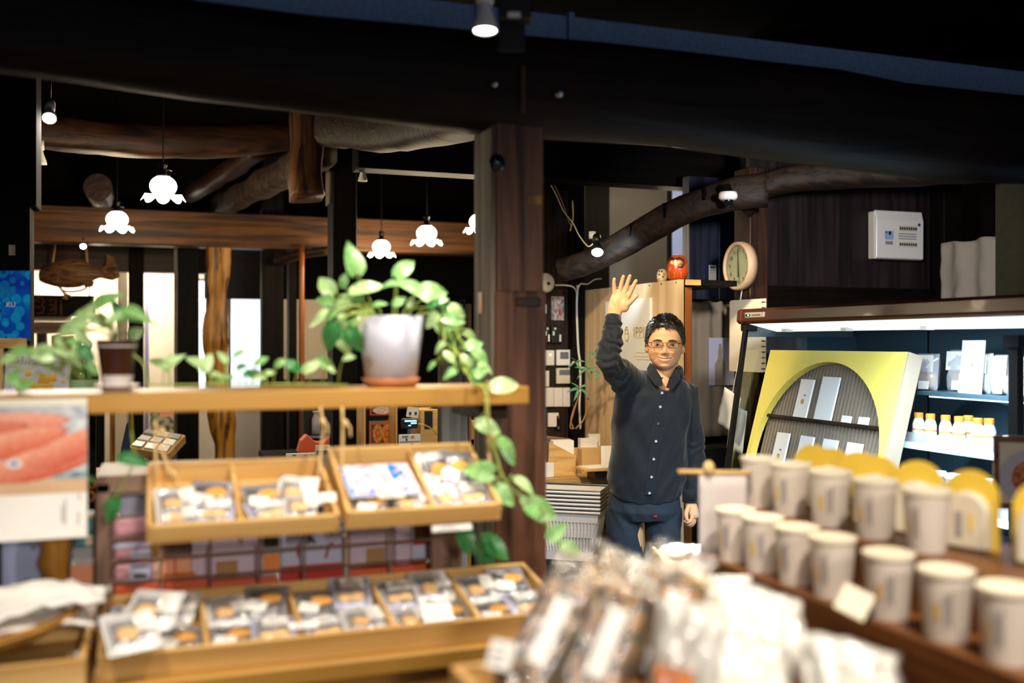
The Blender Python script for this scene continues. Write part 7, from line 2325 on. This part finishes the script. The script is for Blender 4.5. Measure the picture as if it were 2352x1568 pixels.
CROWN = Vector((-.012, .045, .105))
cnt_ = 0
while cnt_ < 2300:
    a = random.uniform(0, 2 * PI)
    z = random.uniform(-.055, .1105)
    if z < hairline(a) + .004: continue
    rr = math.sqrt(max(0, 1 - (max(z, 0) / .1115) ** 2))
    p = Vector((.0805 * rr * math.cos(a), .003 + .1015 * rr * math.sin(a), z))
    cnt_ += 1
    out = (p - CROWN); out.normalize()
    top = smooth(.035, .085, z)
    fl = out * .9 + Vector((.25 * random.uniform(-1, 1), random.uniform(-.3, .15), random.uniform(-.2, .3))) * (.5 + top)
    if z < .04: fl = Vector((.1 * random.uniform(-1, 1), .55, -.8))
    if a > PI and z > .04: fl = fl + Vector((.45 * math.copysign(1, p.x + .015), -.1, -.15))
    ln = random.uniform(.022, .040) * (.6 + .5 * top)
    pts = [onto(p, random.uniform(-.002, .002))]
    lift = random.uniform(0, .0075) * (.25 + top) + (.004 if random.random() < .12 * top else 0)
    for k in range(1, 5):
        q = pts[-1] + (fl.normalized() + Vector((random.uniform(-.25, .25), random.uniform(-.25, .25), random.uniform(-.2, .2)))) * (ln / 4)
        q = onto(q, lift * (k / 4) ** 1.5)
        az = math.atan2(q.y, q.x)
        pts.append(q)
    hb2.tube([HD(*q) for q in pts], [.0016, .0019, .0017, .0012, .0003], 4, cap=False)
hb2.col = []
for v in hb2.v:
    q = IHR @ (Vector(v) - HC)
    gr = smooth(.056, .074, abs(q.x)) * smooth(.045, .0, q.z) * (.5 + .8 * nz2(q.y * 120, q.z * 120, 2.))
    hb2.col.append(mixc(hx('#0f0d0c'), hx('#5a5650'), gr))
mpart('hair', hb2, attr('hair', .38, .5), smooth=True)

# ---- shirt
cloth, cnt, cb = nodes('shirt_cloth')
cb.inputs['Base Color'].default_value = (*hx('#0c1520'), 1); setp(cb, rough=.75, spec=.25, sheen=.15)
wv = cnt.nodes.new('ShaderNodeTexNoise'); wv.inputs['Scale'].default_value = 260; tcn = cnt.nodes.new('ShaderNodeTexCoord')
bpn = cnt.nodes.new('ShaderNodeBump'); bpn.inputs['Strength'].default_value = .25; bpn.inputs['Distance'].default_value = .002
cnt.links.new(tcn.outputs['Object'], wv.inputs['Vector']); cnt.links.new(wv.outputs['Fac'], bpn.inputs['Height']); cnt.links.new(bpn.outputs['Normal'], cb.inputs['Normal'])
plain('trouser_cloth', '#1c2a38', .85, var=.12, scale=120, bump=.15)
TR = [(858, 1524, 26, .055), (868, 1522, 46, .075), (878, 1519, 62, .090), (890, 1512, 78, .103), (906, 1504, 88, .112), (950, 1498, 88, .120), (1010, 1492, 87, .117), (1060, 1487, 89, .116), (1100, 1484, 90, .119), (1142, 1484, 84, .121)]


def shirt_front(u, v, off=0.):
    uc, hw, hd = tab([(t[0],) + t[1:] for t in TR], v)
    q = min(.98, abs(u - uc) / hw)
    return L(u, v, -hd * (1 - q ** 2.5) ** (1 / 2.5) - off)


sb_ = MB(); rings = []
for (v, uc, hw, hd) in TR:
    c = L(uc, v); a = hw / 558.
    ring = []
    for j in range(48):
        th = 2 * PI * j / 48
        cx, sx = math.cos(th), math.sin(th)
        p = c + Vector((a * math.copysign(abs(cx) ** .8, cx), hd * math.copysign(abs(sx) ** .8, sx), 0))
        p.z -= {858: .060, 868: .045, 878: .028, 890: .010}.get(v, 0) * max(0, -sx) ** 12
        if v == 1142: p.z += -.018 * math.cos(th * 2 + PI) * 1.0 + .004
        ring.append(p)
    rings.append(ring)
sb_.rings(rings)
sb_.tube([L(1490, 893, .01), SH_R + Vector((-.005, -.03, .0)), (SH_R * .45 + EL_R * .55), EL_R + Vector((-.004, -.004, .0)), EL_R * .62 + WR_R * .38, EL_R * .25 + WR_R * .75, WR_R + Vector((0, 0, -.004))],
         [.075, .070, .058, .050, .046, .037, .031], 24)
sb_.tube([L(1545, 897, .005), L(1575, 908, .0), L(1583, 950, .0), L(1588, 1010, .01), L(1591, 1060, .01), L(1590, 1110, -.01), L(1586, 1152, -.035)], [.066, .062, .055, .051, .047, .040, .031], 24)
e = remesh(sb_, .0042, 3)
e.update()
sm = MB()
for v in e.vertices:
    p = v.co; n = v.normal
    f = .0
    # broad drapes down the trunk, tighter creases at elbows and waist
    f += .0095 * nz2(p.x * 15 + p.z * 7, p.z * 2.6, 1.)
    f += .0048 * nz2(p.x * 34 - p.z * 16 + p.y * 20, p.z * 9, 7.)
    arm = smooth(-.16, -.20, p.x) * smooth(1.36, 1.42, p.z)
    f += arm * .0038 * math.sin(p.z * 160 + p.x * 60 + 5 * nz2(p.x * 20, p.z * 20, 2.))
    arm2 = smooth(.06, .10, p.x) * smooth(1.25, 1.1, p.z)
    f += arm2 * .0035 * math.sin(p.z * 110 - p.x * 70 + 5 * nz2(p.x * 20, p.z * 20, 4.))
    f += .004 * smooth(1.12, 1.0, p.z) * nz2(p.x * 30 - p.z * 25, p.z * 8, 5.)
    sm.v.append(tuple(p + n * f))
sm.f = [tuple(q.vertices) for q in e.polygons]; sm.fm = [0] * len(sm.f)
bpy.data.meshes.remove(e)
shirt = mpart('shirt', sm, 'shirt_cloth', smooth=True)
# cuffs
for (c, d, r_) in ((WR_R + Vector((0, 0, .002)), (EL_R - WR_R).normalized(), .0325), (L(1586, 1153, -.036), Vector((.01, .06, 1)).normalized(), .0325)):
    mpart('cuff', MB().tube([c, c + d * .028, c + d * .052], [r_, r_ + .001, r_ + .003], 24, cap=False), 'shirt_cloth', shirt, smooth=True)
    bpy.data.objects[[o.name for o in COL.objects if o.name.startswith('cuff')][-1]].modifiers.new('s', 'SOLIDIFY').thickness = .003
mpart('cuff_button', MB().sphere(L(1397, 751, -.165), (.0055, .004, .0055), 12, 8), plain('button_dark', '#3a424c', .3), shirt, smooth=True)
# placket and buttons
pv = [897 + i * 12 for i in range(21)]
pu = lambda v: 1522 - (v - 890) * .125
mb = MB()
rr_ = []
for v in pv:
    u = pu(v)
    a, b = shirt_front(u - 9, v, .0035), shirt_front(u + 9, v, .0035)
    rr_.append([a, (a + b) / 2 + Vector((0, -.0025, 0)), b, b + Vector((0, .006, 0)), a + Vector((0, .006, 0))])
mb.rings(rr_)
mpart('placket', mb, 'shirt_cloth', shirt, smooth=False)
but = plain('button_white', '#9fabb6', .35)
for v in (902, 934, 972, 1013, 1054, 1095, 1132):
    c = shirt_front(pu(v), v, .0065)
    o = mpart('button', MB().lathe([(.0, .0), (.0052, .0), (.0056, .001), (.0050, .0026), (.0026, .0018), (.0, .0018)], 14, c, M=Matrix.Rotation(PI / 2, 3, 'X')), but if v not in (972,) else 'button_dark', shirt)
# collar: stand and two points
mb = MB(); rr_ = []
for i in range(23):
    a = -PI / 2 + .80 + (2 * PI - 1.6) * i / 22
    c = L(1528, 858, .012)
    k = .5 - .5 * math.cos(2 * PI * i / 22)
    p0 = c + Vector((.066 * math.cos(a), .070 * math.sin(a), -.012 - .012 * (1 - k)))
    p1 = c + Vector((.061 * math.cos(a), .064 * math.sin(a), .030 + .012 * k))
    p2 = c + Vector((.070 * math.cos(a), .074 * math.sin(a), .026 + .012 * k))
    p3 = c + Vector((.082 * math.cos(a), .090 * math.sin(a), -.012 - .010 * (1 - k)))
    rr_.append([p0, p1, p2, p3])
mb.rings(rr_)
mpart('collar', mb, 'shirt_cloth', shirt, smooth=False, bevel=.002)
for pts in ([(1494, 832, -.030), (1504, 842, -.062), (1520, 868, -.100), (1523, 886, -.114), (1505, 886, -.114), (1488, 862, -.075), (1486, 846, -.045)],
            [(1555, 840, -.035), (1549, 848, -.062), (1537, 870, -.100), (1530, 890, -.116), (1546, 894, -.116), (1562, 872, -.085), (1564, 852, -.05)]):
    mpart('collar_point', MB().prism([L(*q) for q in pts], (0, .006, 0)), 'shirt_cloth', shirt, bevel=.002)

# ---- trousers
tr_ = MB()
tr_.tube([L(1484, 1105), L(1481, 1140), L(1479, 1170), L(1479, 1190)], [.135, .148, .152, .140], 28, rz=[.105, .112, .115, .10], up=(0, -1, 0))
for (hu, mu, ku) in ((1434, 1434, 1446), (1524, 1522, 1518)):
    hip = L(hu, 1165); mid = L(mu, 1230, -.01); kn = L(ku, 1345, -.02); an = Vector((L(ku, 1345).x, .01, .05))
    tr_.tube([hip, mid, kn, (kn + an) / 2, an], [.078, .074, .064, .060, .056], 22)
e = remesh(tr_, .005, 3); e.update()
tm2 = MB()
for v in e.vertices:
    p = v.co
    f = .004 * nz2(p.x * 25 + p.z * 14, p.z * 8, 1.) + .003 * math.sin(p.z * 60 + p.x * 40 + 4 * nz2(p.x * 12, p.z * 12, 3.)) * nz2(p.x * 10, p.z * 9, 8.)
    tm2.v.append(tuple(p + v.normal * f))
tm2.f = [tuple(q.vertices) for q in e.polygons]; tm2.fm = [0] * len(tm2.f)
bpy.data.meshes.remove(e)
trs = mpart('trousers', tm2, 'trouser_cloth', smooth=True)
mpart('tag', MB().cbox(L(1505, 1182, -.108), (.012, .004, .018)), 'red', trs)
for (ku) in (1446, 1518):
    x = L(ku, 1345).x
    mpart('shoe', MB().tube([(x, .06, .045), (x, .02, .05), (x, -.06, .042), (x, -.14, .034), (x, -.17, .028)], [.036, .042, .044, .040, .022], 16, rz=[.04, .048, .040, .032, .02]), 'black', smooth=True)
